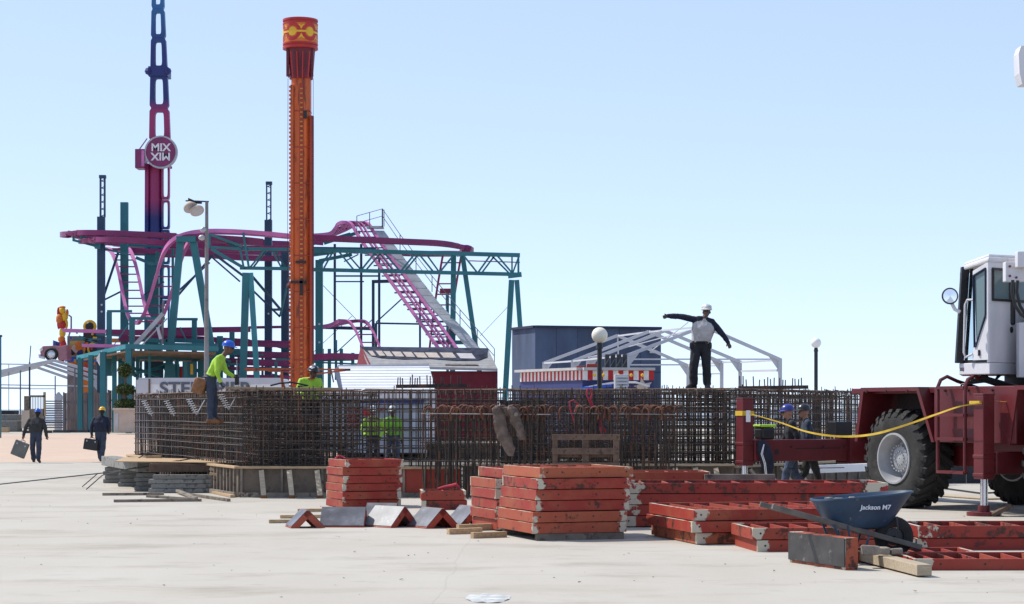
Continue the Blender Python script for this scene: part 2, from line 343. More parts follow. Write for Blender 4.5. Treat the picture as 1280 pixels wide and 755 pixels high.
# small rubble chips scattered on the slab
mb=MB(); rr=random.Random(3)
for i in range(320):
    D=rr.uniform(18.5,46); X=(rr.uniform(-20,1300)-640)*D/F; s=rr.uniform(.006,.018)*(2 if rr.random()<.08 else 1)
    c=Vector((X,D,s*.4)); vs=[c+Vector((rr.uniform(-1,1)*s*1.3,rr.uniform(-1,1)*s*1.3,rr.uniform(-.4,.6)*s)) for _ in range(5)]
    mb.add(vs,[(0,1,2),(0,2,3),(0,3,4),(1,4,3),(1,3,2),(0,1,4)])
o=mb.build('rubble',M['stone_bits']); tag(o,'fine rubble chips scattered over the pale concrete','rubble',kind='stuff')
mb=MB(); n=18; c=P(610,748,0.01+4375/237.); c.z=.02

vs=[(c.x,c.y,.010)]; 
for k in range(28):
    a=2*math.pi*k/28; r_=.20*(1+.18*noise.noise(Vector((math.cos(a)*1.7,math.sin(a)*1.7,3)))); vs.append((c.x+r_*1.05*math.cos(a),c.y+r_*2.1*math.sin(a),.002+.004*(k%3)))
mb.add(vs,[(0,1+k,1+(k+1)%28) for k in range(28)]); o=mb.build('plastic_sheet',M['cyan_white'],smooth=True); tag(o,'crumpled scrap of pale plastic lying flat at the very front','plastic scrap')
# ================================================================= form panels
ORD=['top','second','third','fourth','fifth','sixth','seventh']
def form_panel(L,Wd,T,m,ribs=True,ply=None,nr=None):
    r=thing('form_panel','x','form panel')
    fr=MB(); t=.045; g=.010
    z0,z1=.0,T-g
    fr.bb(0,L,0,t,z0,z1); fr.bb(0,L,Wd-t,Wd,z0,z1); fr.bb(0,t,t+.002,Wd-t-.002,z0,z1-.001); fr.bb(L-t,L,t+.002,Wd-t-.002,z0,z1-.001)
    fr.build('frame',m,r,bevel=.004)
    n=int((nr or max(2,int(L/.32)))*1.4)
    for i in range(1,n):
        rb=MB(); x=L*i/n; rb.bb(x-.012,x+.012,t+.003,Wd-t-.003,.022,z1-.012); rb.build('rib',M['form_rib'],r)
    pl=MB(); pl.bb(t+.004,L-t-.004,t+.004,Wd-t-.004,.002,.020); pl.build('plywood_face',ply or M['form_ply'],r)
    for x in [.10,L-.10]+[L*i/n+.05 for i in range(1,n) if i%2]:
        hb=MB(); hb.cyl((x,-.002,T*.5),(x,.004,T*.5),.013,n=8); hb.build('bolt_hole',M['black'],r)
    return r
def stack(corner,yaw,L,Wd,T,n,z0,desc,group,m=None,jit=.03,seed=1,xoff=None,nr=None,adj=None):
    rr=random.Random(seed); m=m or M['form']; base=None
    for k in range(n):
        i=n-1-k # index from top
        dx=(xoff[k] if xoff else 0)+rr.uniform(-jit,jit)*.5; dy=rr.uniform(-jit,jit)
        c=Vector(corner); fx=Vector((math.cos(yaw),math.sin(yaw),0)); fy=Vector((-fx.y,fx.x,0))
        loc=c+fx*dx+fy*dy; loc.z=z0+k*T; rz=yaw+R(rr.uniform(-1,1)*.7)
        word='bottom' if (i==n-1 and n>1) else ORD[i]
        if n==1: lab=desc
        elif word in('top','bottom'): lab=f'{word} form panel of {desc}'
        else: lab=f'{word} form panel from the top of {desc}'
        if base is None:
            base=form_panel(L,Wd,T,m,nr=nr); base.location=loc; base.rotation_euler=(0,0,rz); base['label']=lab; base['group']=group; o=base
        else: o=dup(base,loc=loc,rz=rz,label=lab)
def timber(name,a,b,w,h,m,label,cat,group=None,bevel=.004):
    a=Vector(a); b=Vector(b); t=thing_mesh=MB(); t.beam(a,b,w,h); o=t.build(name,m,bevel=bevel); tag(o,label,cat,group); return o
# B front stack
yB=R(18.6); fx=Vector((math.cos(yB),math.sin(yB),0)); fy=Vector((-fx.y,fx.x,0))
cB=Vector((.27,26.5,0))
stack(cB,yB,1.34,1.5,.147,6,.095,'the tall red stack at front centre','tall front stack of red form panels',jit=.03,seed=4,xoff=[0,.01,.04,.06,.07,.10])
a=cB+fx*.06+fy*.03; timber('timber_bearer',a+Vector((0,0,.046)),a+fx*1.24+Vector((0,0,.046)),.09,.092,M['wood_grey'],'weathered timber bearer under the front of the tall red stack','timber')
a=cB+fx*.06+fy*1.4; timber('timber_bearer',a+Vector((0,0,.046)),a+fx*1.24+Vector((0,0,.046)),.09,.092,M['wood_grey'],'weathered timber bearer under the rear of the tall red stack','timber')
# C stack behind-left
cC=Vector((-.24,28.6,0))
stack(cC,yB,1.75,1.2,.147,6,.02,'the red stack just behind the tallest front one','red form panels stacked behind the front stack',jit=.03,seed=9,xoff=[.02,-.02,0,-.01,0,.12])
for i,(p0,p1,l) in enumerate([((560,4375/(668-511.)),(602,28.6),'short squared timber lying by the second red stack, left one'),((590,4375/(673-511.)),(632,27.6),'short squared timber lying left of the tall front stack')]):
    a=G(*p0); b=G(*p1); b.y=a.y+.25
    timber('timber_block',a+Vector((0,0,.04)),b+Vector((0,0,.04)),.09,.08,M['wood_tan'],l,'timber')
a=G(572,4375/(664-511.)); b=G(622,28.9); timber('timber_block',a+Vector((0,0,.05)),b+Vector((0,0,.05)),.09,.09,M['wood_tan'],'squared timber under the left end of the second red stack','timber')
# A far left stack
stack(Vector((-2.98,35.2,0)),R(22),1.09,1.0,.142,6,.01,'the square red stack nearest the formwork corner','red form panels stacked at left',jit=.03,seed=12,xoff=[0,0,.01,.02,.01,.03])
mb=MB(); c=P(425,572,35.9); mb.tube([c+Vector((-.08,0,-.02)),c+Vector((-.02,0,.03)),c+Vector((.05,.02,.0)),c+Vector((.09,0,-.02))],.022); o=mb.build('glove',M['rope_red'],smooth=True); tag(o,'red glove lying on the square red stack','glove')
# L small stack
stack(G(527,34.6),R(4),.78,.8,.17,2,.0,'the low pair left of the second red stack','low pair of red form panels',jit=.02,seed=2,m=M['form_red'])
mb=MB(); c=P(563,609,34.8); mb.tube([c+Vector((-.22,0,-.03)),c+Vector((-.1,0,.0)),c+Vector((.02,.02,.02)),c+Vector((.1,0,.05)),c+Vector((.16,0,-.01))],[.02,.03,.035,.03,.015]); o=mb.build('sling_strap',M['rope_red'],smooth=True); tag(o,'crumpled red lifting strap on the low pair of panels','strap')
# D long stack in rear + D2
stack(Vector((1.62,29.5,0)),R(2),3.95,1.3,.162,4,.015,'the long red stack before the crane wheel','long red form panels stacked behind',jit=.02,seed=5,xoff=[.0,.05,.03,.0],nr=8,m=M['form_red'])
stack(Vector((1.55,31.2,0)),R(1),1.55,1.0,.19,4,.015,'the shorter stack behind the long red stack','form panels in the rearmost stack',jit=.02,seed=25,nr=4)
a=Vector((3.0,31.2,.65)); timber('timber_beam',a,a+Vector((1.1,0,0)),.1,.16,M['wood_grey'],'grey timber beam lying behind the long red stack','timber')
for i,x in enumerate((3.1,4.0)):
    mb=MB(); mb.bb(x-.06,x+.06,31.1,31.3,0,.57); o=mb.build('timber_post',M['wood_grey']); tag(o,['left','right'][i]+' stub post carrying the grey timber beam','timber')
# E ribbed stack
stack(Vector((2.34,25.7,0)),R(12.9),2.6,2.0,.150,3,.01,'the low ribbed stack left of the wheelbarrow','ribbed form panels left of the wheelbarrow',jit=.03,seed=6,nr=7,xoff=[.03,-.03,0])
# F,G,H
stack(Vector((2.95,24.45,0)),R(7),2.0,1.15,.150,2,.0,'the two-panel stack behind the wheelbarrow','pair of form panels behind the wheelbarrow',jit=.02,seed=7,nr=6,m=M['form_red'],xoff=[.05,0])
stack(Vector((5.02,24.75,0)),R(2),3.0,1.15,.155,2,.0,'the two-panel stack under the crane front','pair of form panels under the crane',jit=.02,seed=8,nr=7,m=M['form_red'])
stack(Vector((4.35,21.65,0)),R(1),2.9,1.05,.135,1,.0,'single ribbed form panel lying at the front right corner','x',jit=.0,seed=18,nr=9,m=M['form_red'])
stack(Vector((3.72,22.75,0)),R(3),1.6,.75,.13,1,.0,'red form panel lying under the wheelbarrow wheel','x',jit=.0,seed=19,nr=5,m=M['form_red'])
# I box piece standing on edge with dark face
a=Vector((3.16,22.8,0)); b=Vector((3.61,21.66,0)); d=(b-a); L=d.length; rz=math.atan2(d.y,d.x)
r=thing('form_panel','small form panel on edge, blackened plywood face to the left','form panel',a,rz)
fr=MB(); hh=.35; tk=.16
fr.bb(0,L,.004,tk,hh-.03,hh); fr.bb(0,L,.004,tk,0,.03); fr.bb(0,.03,.004,tk,.031,hh-.031); fr.bb(L-.03,L,.004,tk,.031,hh-.031); fr.bb(L*.5-.015,L*.5+.015,.02,tk-.002,.031,hh-.031)
fr.build('frame',M['form'],r,world=False,bevel=.003)
f=MB(); f.bb(.002,L-.002,-.014,.003,.035,hh-.004); f.build('plywood_face',M['form_ply'],r,world=False)
# J timbers
a=Vector((4.02,22.9,.075)); b=Vector((4.28,20.75,.075)); timber('timber_beam',a,b,.16,.115,M['wood_new'],'thick pale squared timber jutting towards the front beside the small form','timber',bevel=.008)
mb=MB(); c=Vector((4.02,22.0,.135))
rr=random.Random(5)
for dx,s in((-.08,.085),(.05,.07),(.2,.06)):
    vs=[c+Vector((dx,0,s*.75))+Vector((rr.uniform(.7,1)*sx*s*1.3,rr.uniform(.7,1)*sy*s,rr.uniform(.6,1)*sz*s*.75)) for sx in(-1,1) for sy in(-1,1) for sz in(-1,1)]
    q=MB(); q.add(vs,[(0,1,3,2),(4,6,7,5),(0,4,5,1),(2,3,7,6),(0,2,6,4),(1,5,7,3)]); o=q.build('rubble_block',M['stone_bits'],bevel=.015)
    tag(o,{-.08:'largest broken concrete lump on the pale timber beside the small form',.05:'middle broken concrete lump on the pale timber',.2:'smallest broken concrete lump on the pale timber, rightmost'}[dx],'rubble lump')
# corner forms lying as tents
def corner_form(px,py,yaw,Ln,leg,label,pale=False,tilt=45):
    D=4375/(py-511.); r=thing('corner_form',label,'corner form',G(px,D),yaw,group='tent-shaped corner forms')
    for s in(-1,1):
        rot=Matrix.Rotation(R(-s*tilt),4,'X')
        q=MB(); t=.09
        def T(v): v=Vector(v); w=rot@v; w.z+=leg*math.sin(R(tilt))+.01; return w
        # leaf spans local y 0..s*leg, thickness downward
        def bx(x0,x1,y0,y1,z0,z1,m2): m2.add([T((x,y*s,z)) for x in(x0,x1) for y in(y0,y1) for z in(z0,z1)],[(0,1,3,2),(4,6,7,5),(0,4,5,1),(2,3,7,6),(0,2,6,4),(1,5,7,3)])
        hl=Ln/2
        bx(-hl,-hl+.025,0,leg,-t,0,q); bx(hl-.025,hl,0,leg,-t,0,q); bx(-hl+.026,hl-.026,leg-.03,leg,-t,0,q); bx(-hl+.026,hl-.026,.0,.03,-t,-.002,q); bx(-.01,.01,.031,leg-.031,-t,-.003,q)
        lf=q.build('leaf',M['form_rib'],r,world=False)
        f=MB(); bx(-hl+.002,hl-.002,.012,leg-.02,.002,.010,f); f.build('steel_face',M['form_ply_pale'] if pale else M['form_steel'],lf,world=False)
    return r
corner_form(381,659,R(-74),.5,.36,'leftmost tent-shaped corner form, its red end towards the camera')
corner_form(430,658,R(-3),.66,.40,'grey-faced corner form directly in front of the square red stack')
corner_form(488,658,R(-42),.62,.42,'pale shiny-faced corner form in the middle of the row',pale=True)
corner_form(541,659,R(-58),.60,.40,'dark-faced corner form right of the shiny one')
corner_form(586,656,R(-62),.55,.40,'rightmost corner form, against the second red stack')
corner_form(478,648,R(-10),.5,.34,'red-topped corner form tucked behind the shiny one')
for i,(x0,x1,y) in enumerate(((336,372,654),(350,402,648),(372,402,640))):
    a=G(x0,4375/(y-511.)); b=G(x1,4375/(y-511.)); timber('timber_batten',a+Vector((0,0,.03)),b+Vector((0,.1,.03)),.08,.05,M['wood_tan'],['pale batten sticking out left of the corner forms','middle batten behind the leftmost corner form','rear batten behind the leftmost corner form'][i],'timber')
# ================================================================= wheelbarrow
wb=thing('wheelbarrow','blue steel wheelbarrow standing among the red form panels','wheelbarrow',(4.05,22.8,0),R(6))
# local frame: x to the right (towards the wheel); rim py 612-626, px 1013-1140 at s=109
s_=F/22.8
def B(px,py,y=0): return Vector(((px-640)/s_-4.05, y, H-(py-511)/s_))
tub=MB()
rimL=B(1015,624); rimR=B(1140,614); rimM=B(1080,618)
def ring(n,cx,cz,hx,hy,tilt):
    out=[]
    for k in range(n):
        q=2*math.pi*k/n; c,s=math.cos(q),math.sin(q)
        x=hx*math.copysign(abs(c)**.65,c); y=hy*math.copysign(abs(s)**.65,s)
        if x>0: y*=1-.35*(x/hx)**2
        out.append(Vector((cx+x,y,cz+x*tilt)))
    return out
n=32; cx=(rimL.x+rimR.x)/2; hx=(rimR.x-rimL.x)/2; tl=(rimR.z-rimL.z)/(rimR.x-rimL.x); cz=(rimL.z+rimR.z)/2
rg=[ring(n,cx,cz-.012,hx+.018,.352,tl),ring(n,cx,cz+.006,hx+.014,.348,tl),ring(n,cx,cz+.008,hx,.335,tl),
    ring(n,cx,cz-.006,hx-.006,.322,tl),ring(n,cx-.03,cz-.33,hx*.56,.22,tl*.6),ring(n,cx-.03,cz-.365,hx*.46,.18,tl*.5),ring(n,cx-.03,cz-.37,.01,.01,0),
    ]
vs=[v for g_ in rg for v in g_]; fs=[]
for i in range(len(rg)-1):
    for k in range(n): fs.append((i*n+k,i*n+(k+1)%n,(i+1)*n+(k+1)%n,(i+1)*n+k))
b0=len(vs)
og=[ring(n,cx,cz-.014,hx+.0,.336,tl),ring(n,cx-.03,cz-.26,hx*.72,.255,tl*.7),ring(n,cx-.03,cz-.345,hx*.58,.225,tl*.6),ring(n,cx-.03,cz-.382,hx*.46,.18,tl*.5),ring(n,cx-.03,cz-.386,.01,.01,0)]
vs+=[v for g_ in og for v in g_]
for i in range(len(og)-1):
    for k in range(n): fs.append((b0+i*n+k,b0+(i+1)*n+k,b0+(i+1)*n+(k+1)%n,b0+i*n+(k+1)%n))
for k in range(n): fs.append((k,b0+k,b0+(k+1)%n,(k+1)%n))
tub.add(vs,fs); tb=tub.build('tray',M['barrow_blue'],wb,smooth=True,world=False)
for sy in(-1,1):
    h_=MB(); h_.beam(B(955,631,sy*.30),B(1150,684,sy*.10),.055,.06); h_.build('handle',M['barrow_wood'],wb,world=False,bevel=.008)
    l_=MB(); l_.tube([B(1034,654,sy*.26),B(1042,676,sy*.27),B(1056,677,sy*.24),B(1052,655,sy*.22)],.014,8); l_.build('leg',M['barrow_blue'],wb,smooth=True,world=False)
    l_=MB(); l_.tube([B(1082,664,sy*.18),B(1074,690,sy*.2)],.014,8); l_.build('brace',M['barrow_blue'],wb,smooth=True,world=False)
    l_=MB(); l_.beam(B(1118,645,sy*.12),B(1120,668,sy*.12),.02,.008); l_.build('strut',M['dark_steel'],wb,world=False)
wc=B(1118,671,0); ty=MB(); ty.lathe([(.11,-.04),(.18,-.055),(.22,-.04),(.232,0),(.22,.04),(.18,.055),(.11,.04),(.11,-.04)],28,wc,'y')
wh=ty.build('wheel',M['rubber'],wb,smooth=True,world=False)
q=MB(); q.lathe([(.001,-.03),(.1,-.02),(.1,.02),(.001,.03)],20,wc,'y'); q.cyl(wc+Vector((0,-.1,0)),wc+Vector((0,.1,0)),.012); q.build('hub',M['dark_steel'],wh,smooth=True,world=False)
q=MB(); q.box(B(1146,683,0),(.10,.20,.05)); q.build('nose_guard',M['barrow_blue'],wb,world=False,bevel=.01)
q=MB()
for k in range(14):
    r2=random.Random(k); c=Vector((cx+r2.uniform(-.45,.3),r2.uniform(-.2,.2),cz-.07+r2.uniform(-.02,.03))); q.box(c,(.10,.07,.05),Matrix.Rotation(r2.uniform(0,3),3,'Z'))
ld=q.build('rubble_load',M['stone_bits'],bevel=.01); tag(ld,'broken rubble load lying in the wheelbarrow tray','rubble'); ld.location=wb.location; ld.rotation_euler=wb.rotation_euler
def text(body,loc,size,m,parent=None,rot=(R(90),0,0),ext=.004,name='lettering',sx=1,sy=1,bold=0,shear=0,world=True):
    c=bpy.data.curves.new(name,'FONT'); c.body=body; c.size=size; c.extrude=ext; c.offset=bold; c.align_x='CENTER'; c.align_y='CENTER'; c.shear=shear
    c.materials.append(m); o=bpy.data.objects.new(name,c); COL.objects.link(o)
    dg=bpy.context.evaluated_depsgraph_get(); me=bpy.data.meshes.new_from_object(o.evaluated_get(dg)); bpy.data.objects.remove(o); o=bpy.data.objects.new(name,me); COL.objects.link(o)
    o.matrix_basis=Matrix.Translation(loc)@(Vector(rot).to_3d() and __import__('mathutils').Euler(rot).to_matrix().to_4x4())@Matrix.Diagonal((sx,sy,1,1))
    if parent:
        o.parent=parent
        if world: o.matrix_basis=W(parent).inverted()@o.matrix_basis
    return o
mk('white_letter',(.75,.75,.75),.5)
text('Jackson M7',(cx+.06,-.318,cz-.125),.075,M['white_letter'],tb,rot=(R(72),0,0),shear=.25,bold=.0015,world=False)
# ================================================================= footing: formwork walls and rebar cages
POLY=[(-5.4,39.6),(4.4,39.6),(8.9,46.5),(8.9,62),(4.6,68),(-5.4,68),(-9.8,62),(-9.55,50)]
PV=[Vector((x,y,0)) for x,y in POLY]; CEN=Vector((-.3,54,0))
def inset(d):
    out=[]; n=len(PV)
    for i in range(n):
        a,b,c=PV[i-1],PV[i],PV[(i+1)%n]
        t1=(b-a).normalized(); t2=(c-b).normalized(); n1=Vector((-t1.y,t1.x,0)); n2=Vector((-t2.y,t2.x,0))
        bis=(n1+n2).normalized(); out.append(b+bis*(d/bis.dot(n1)))
    return out
mb=MB(); pts=inset(.1); mb.prism([Vector((p.x,p.y,.0)) for p in pts],(0,0,.05)); 
mk('footing',(.11,.095,.08),.9,var=.3,scale=2); o=mb.build('footing_slab',M['footing']); tag(o,'dark footing slab inside the timber formwork ring','slab')
def wall_form(a,b,z1,name,label,brace=(),capm='wood_tan',studs=None,pan='form_wood'):
    a=Vector(a); b=Vector(b); t=(b-a).normalized(); nn=Vector((t.y,-t.x,0)) # outward
    r=thing('formwork_wall',label,'formwork',a,group='timber formwork round the footing'); L=(b-a).length
    n=max(1,round(L/2.4))
    for i in range(n):
        p=a+t*(L*i/n+.004); q=a+t*(L*(i+1)/n-.004); m=MB(); m.prism([p,q,q+nn*.02,p+nn*.02],(0,0,z1-.045)); m.build('panel',M[pan],r)
    sp=studs or .6; k=0; x=.05
    while x<L:
        p=a+t*x+nn*.066; m=MB(); m.prism([p-t*.022,p+t*.022,p+t*.022+nn*.045-nn*.0,p-t*.022+nn*.045],(0,0,z1-.045)); 
        m.v=[v-nn*.045 for v in m.v]; m.build('stud',M['wood_grey'],r); x+=sp
    m=MB(); c0=a+nn*.03+Vector((0,0,z1-.02)); c1=b+nn*.03+Vector((0,0,z1-.02)); m.beam(c0,c1,.14,.045); m.build('cap_rail',M[capm],r,bevel=.004)
    m=MB(); m.beam(a+nn*.09+Vector((0,0,.05)),b+nn*.09+Vector((0,0,.05)),.05,.09); m.build('sole_rail',M['wood_grey'],r)
    for x in brace:
        p=a+t*x; m=MB(); m.beam(p+nn*.10+Vector((0,0,z1-.08)),p+nn*.50+t*.10+Vector((0,0,.03)),.10,.035,up=nn); m.build('brace',M['wood_new'],r,bevel=.003)
        m=MB(); m.box(p+nn*.52+t*.10+Vector((0,0,.03)),(.12,.08,.06)); m.build('brace_foot',M['boot_brown'],r)
    return r
zf=.61
wall_form(PV[0],PV[0]+Vector((2.35,0,0)),zf,'w','front formwork wall at left with three pale diagonal braces',brace=(.45,1.0,1.55),studs=.8)
wall_form(PV[0]+Vector((2.37,0,0)),PV[0]+Vector((4.4,0,0)),.60,'w','formwork wall with rust-orange panels behind the square red stack',studs=.42,pan='orange_dark')
wall_form(PV[0]+Vector((4.42,0,0)),PV[1],.66,'w','long front formwork wall with pale timber cap behind the hooked rebar',brace=(4.2,4.6,5.0),studs=.5,capm='wood_new')
wall_form(PV[1],PV[2],.62,'w','front right formwork wall behind the crane outrigger',brace=(.5,1.2,1.9,2.6),studs=.6,capm='wood_new')
wall_form(PV[2],PV[3],.6,'w','right side formwork wall going away from the camera')
wall_form(PV[4],PV[5],.6,'w','rear formwork wall at the far side of the footing')
wall_form(PV[6],PV[7],.6,'w','far left formwork wall going away from the camera')
wall_form(PV[7],PV[0],zf,'w','left formwork wall with close upright studs beside the plank pile',studs=.28)
# grey beam at right base
m=MB(); m.beam((6.0,40.6,.52),(8.0,42.6,.52),.18,.16); o=m.build('timber_beam',M['white_paint'],bevel=.006); tag(o,'pale grey beam lying along the footing edge behind the two walking men','timber')
# --- cage
def bars_face(a,b,layers,z0,z1,sp,hsp,rr,vb,hb,rv=.0098,jit=.012,hook=.6):
    a=Vector(a); b=Vector(b); t=(b-a).normalized(); L=(b-a).length; nn=Vector((-t.y,t.x,0)) # inward
    for off in layers:
        x=rr.uniform(0,sp)
        while x<L:
            p=a+t*x+nn*(off+rr.uniform(-jit,jit)); zt=z1+rr.uniform(-.03,.03)
            q=MB(); pts=[p+Vector((rr.uniform(-.02,.02),0,z0)),p+Vector((0,0,zt-.06))]
            if rr.random()<hook: pts+= [p+nn*.03+Vector((0,0,zt)),p+nn*.12+Vector((0,0,zt+.005))]
            else: pts+=[p+Vector((rr.uniform(-.015,.015),0,zt+rr.choice((0,.03,.06,.10))))]
            q.tube(pts,rv,5); vb.append((p.y,q)); x+=sp*rr.uniform(.75,1.25)
        z=z0+.04+rr.uniform(0,.06)
        while z<z1:
            q=MB(); n=max(2,int(L/1.6)); pts=[]
            for i in range(n+1): pts.append(a+t*(L*i/n)+nn*(off-.015)+Vector((0,0,z+rr.uniform(-.014,.014))))
            q.tube(pts,.0095,5); hb.append((a.y+b.y,q)); z+=hsp*rr.uniform(.8,1.2)
def finish(r,bars,name,m,stuffname,limit=100):
    bars.sort(key=lambda e:e[0])
    for d,q in bars[:limit]: q.build(name,m,r,smooth=True)
    if len(bars)>limit:
        big=MB()
        for d,q in bars[limit:]: big.add(q.v,q.f)
        big.build(stuffname,m,r,smooth=True,kind='stuff')
rr=random.Random(11)
def cage(label,faces,mat_,mat_top=True,far=False,hd=.36):
    r=thing('rebar_cage',label,'rebar cage',(faces[0][0][0],faces[0][0][1],0),group='rebar cages of the ring footing')
    vb=[];hb=[];tb=[]
    for (a,b,layers,sp,hsp,z1) in faces:
        bars_face(a,b,layers,.12,z1,sp,hsp,rr,vb,hb)
        a=Vector(a); b=Vector(b); t=(b-a).normalized(); L=(b-a).length; nn=Vector((-t.y,t.x,0))
        if mat_top:
            x=.05
            while x<L: # short cross bars on the top
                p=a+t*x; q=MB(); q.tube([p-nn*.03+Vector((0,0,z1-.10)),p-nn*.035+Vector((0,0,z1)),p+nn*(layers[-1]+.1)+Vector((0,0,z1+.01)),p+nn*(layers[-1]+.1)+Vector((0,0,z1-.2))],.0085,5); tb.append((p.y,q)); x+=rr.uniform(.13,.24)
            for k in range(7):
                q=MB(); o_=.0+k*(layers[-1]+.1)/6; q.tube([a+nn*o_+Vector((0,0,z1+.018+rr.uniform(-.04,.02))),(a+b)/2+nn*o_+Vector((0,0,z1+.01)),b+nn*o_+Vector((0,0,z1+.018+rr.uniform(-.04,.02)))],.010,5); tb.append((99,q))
    finish(r,vb,'vertical_bar',M[mat_],'vertical_bars'); finish(r,hb,'horizontal_bar',M['rebar_lit'],'horizontal_bars'); finish(r,tb,'cross_bar',M['rebar_top'],'cross_bars')
    return r
I=inset(.12)
f0,f1=I[0],I[1]
cage('rusty rebar cage forming the near left corner under the bent worker',[((I[7].x,I[7].y,0),(f0.x,f0.y,0),(0,.3,.6,.95),.135,.16,2.10),((f0.x,f0.y,0),(f0.x+2.3,f0.y,0),(0,.25,.5,.8),.12,.16,2.11)],'rebar')
cage('more open rebar cage through which two workers in lime show',[((f0.x+2.34,f0.y+.0,0),(f0.x+5.2,f0.y,0),(0,.3,.6,.95),.17,.185,2.12)],'rebar')
cage('long rebar cage under the balancing man',[((f0.x+5.24,f0.y,0),(f1.x,f1.y,0),(0,.3,.6,.95,1.3),.125,.155,2.13)],'rebar')
cage('right rebar cage behind the crane outrigger',[((f1.x,f1.y,0),(I[2].x,I[2].y,0),(0,.4,.8,1.2),.16,.17,2.13)],'rebar')
cage('rear rebar cage seen through the gaps of the front ones',[((I[4].x,I[4].y,0),(I[5].x,I[5].y,0),(0,),.3,.22,2.05),((I[2].x,I[2].y,0),(I[3].x,I[3].y,0),(0,),.3,.22,2.1),((I[6].x,I[6].y,0),(I[7].x,I[7].y,0),(0,),.3,.22,2.1)],'rebar',mat_top=False)
# inner cage core, dark, right part
cage('inner rebar mat standing deeper inside the ring behind the long front cage',[((0.2,43.6,0),(5.6,43.6,0),(0,.4,1.0,1.6),.17,.18,2.08),((-8.9,52,0),(-5.0,43.2,0),(0,.4,.9,1.5),.15,.17,2.06),((-5.0,42.6,0),(-2.9,42.6,0),(0,.5,1.1),.14,.17,2.04),((5.8,44.2,0),(8.0,48.5,0),(0,.6),.2,.2,2.06)],'rebar')
# hooked bars in front
def hooked(px0,px1,n,D,label,seed):
    rr=random.Random(seed); r=thing('hooked_rebar_row',label,'rebar',G(px0,D),group='rows of hooked rebar dowels')
    for i in range(n):
        px=px0+(px1-px0)*(i+.5)/n+rr.uniform(-4,4); d=D+rr.choice((0,.12,.5))+rr.uniform(-.05,.05); b=G(px,d); top=1.68+rr.uniform(-.03,.03); rad=.10
        sgn=rr.choice((-1,1,1)); an=rr.uniform(.2,1.0)*(1 if sgn>0 else 1); ux=Vector((sgn*math.cos(an*.9),-math.sin(an*.9)*.8,0))
        pts=[b,b+Vector((rr.uniform(-.03,.03),0,.8)),b+Vector((0,0,top-.02))]
        for k in range(1,8):
            q=math.pi*k/7*1.15; pts.append(b+ux*(rad-rad*math.cos(q))+Vector((0,0,top+rad*math.sin(q)*1.15)))
        pts.append(pts[-1]+Vector((-ux.x*.01,0,-.08)))
        q=MB(); q.tube(pts[:3],.0165,6); q.build('bar_shank',M['rebar'],r,smooth=True)
        q=MB(); q.tube(pts[2:],.019,7); q.build('bar_hook',M['rebar_rust'],r,smooth=True)
    for z,dy in((1.66,-.03),(1.1,-.05),(.75,.02)):
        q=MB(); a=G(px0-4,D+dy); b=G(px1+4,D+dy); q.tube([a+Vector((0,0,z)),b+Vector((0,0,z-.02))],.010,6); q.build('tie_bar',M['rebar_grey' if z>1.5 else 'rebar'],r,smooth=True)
hooked(530,684,46,38.7,'left row of upright bars with hooked rusty tops, a brown jacket hung on it',3)
hooked(712,842,36,38.7,'right row of upright bars with hooked rusty tops, behind the pallet',4)
# jacket draped on the hooks
def drape(name,label,cx,D,z,w,h,m,seed,cat='jacket'):
    rr=random.Random(seed); mb=MB(); nx,nz=14,20; vs=[]; c=G(cx,D)
    for s in(-1,1):
        for j in range(nz+1):
            v=j/nz; zz=z-h*v
            ww=w*(.55+.45*math.sin(min(1,v*2.2)*math.pi/2))*(1-.35*max(0,v-.6)/.4)
            for i in range(nx+1):
                u=i/nx*2-1
                y=s*(.05*(1-abs(u)**3))+.035*noise.noise(Vector((u*3+seed,v*4,s)))
                x=u*ww/2+.04*noise.noise(Vector((v*3,seed,u)))+.05*v*v
                vs.append(c+Vector((x,y,zz+.03*noise.noise(Vector((u*4,seed,1))))))
    fs=[]; st=(nx+1)*(nz+1)
    for s in(0,1):
        for j in range(nz):
            for i in range(nx):
                a=s*st+j*(nx+1)+i; fs.append((a,a+1,a+nx+2,a+nx+1))
    for j in range(nz):
        for i in(0,nx): a=j*(nx+1)+i; fs.append((a,a+nx+1,a+nx+1+st,a+st))
    for i in range(nx):
        for j in(0,nz): a=j*(nx+1)+i; fs.append((a,a+1,a+1+st,a+st))
    mb.add(vs,fs); return mb
r=thing('jacket','brown work jacket hung by its shoulders on the hooked rebar','jacket',G(637,38.5))
def strip(q,pts,seed):
    n=12; vs=[]; N_=len(pts)
    pts=catm(pts,10)
    for i,(p,w,t) in enumerate(pts):
        for k in range(n):
            a=2*math.pi*k/n; d=1+.32*noise.noise(Vector((math.cos(a)*1.3+seed,math.sin(a)*1.3,p.z*7)))+.22*noise.noise(Vector((math.cos(a)*3+seed,math.sin(a)*3,p.z*16+p.x*9)))
            vs.append(p+Vector((w*math.cos(a)*d,-t*math.sin(a)*d,0))+Vector((0,0,.02*noise.noise(Vector((a,seed,i))))))
    M_=len(pts); q.add(vs,[(i*n+k,i*n+(k+1)%n,(i+1)*n+(k+1)%n,(i+1)*n+k) for i in range(M_-1) for k in range(n)]+[tuple(range(n))[::-1],tuple(range((M_-1)*n,M_*n))])
def catm(p,n):
    out=[]
    for i in range(len(p)-1):
        for k in range(n): t=k/n; out.append((p[i][0].lerp(p[i+1][0],t),p[i][1]*(1-t)+p[i+1][1]*t,p[i][2]*(1-t)+p[i+1][2]*t))
    out.append(p[-1]); return out
J_=lambda x,y,d=38.45:P(x,y,d)
q=MB(); strip(q,[(J_(623,507),.05,.04),(J_(622,511),.10,.07),(J_(625,528),.12,.07),(J_(631,548),.13,.06),(J_(636,560),.11,.05),(J_(638,570),.05,.03)],1); q.build('body',M['jacket_brown'],r,smooth=True)
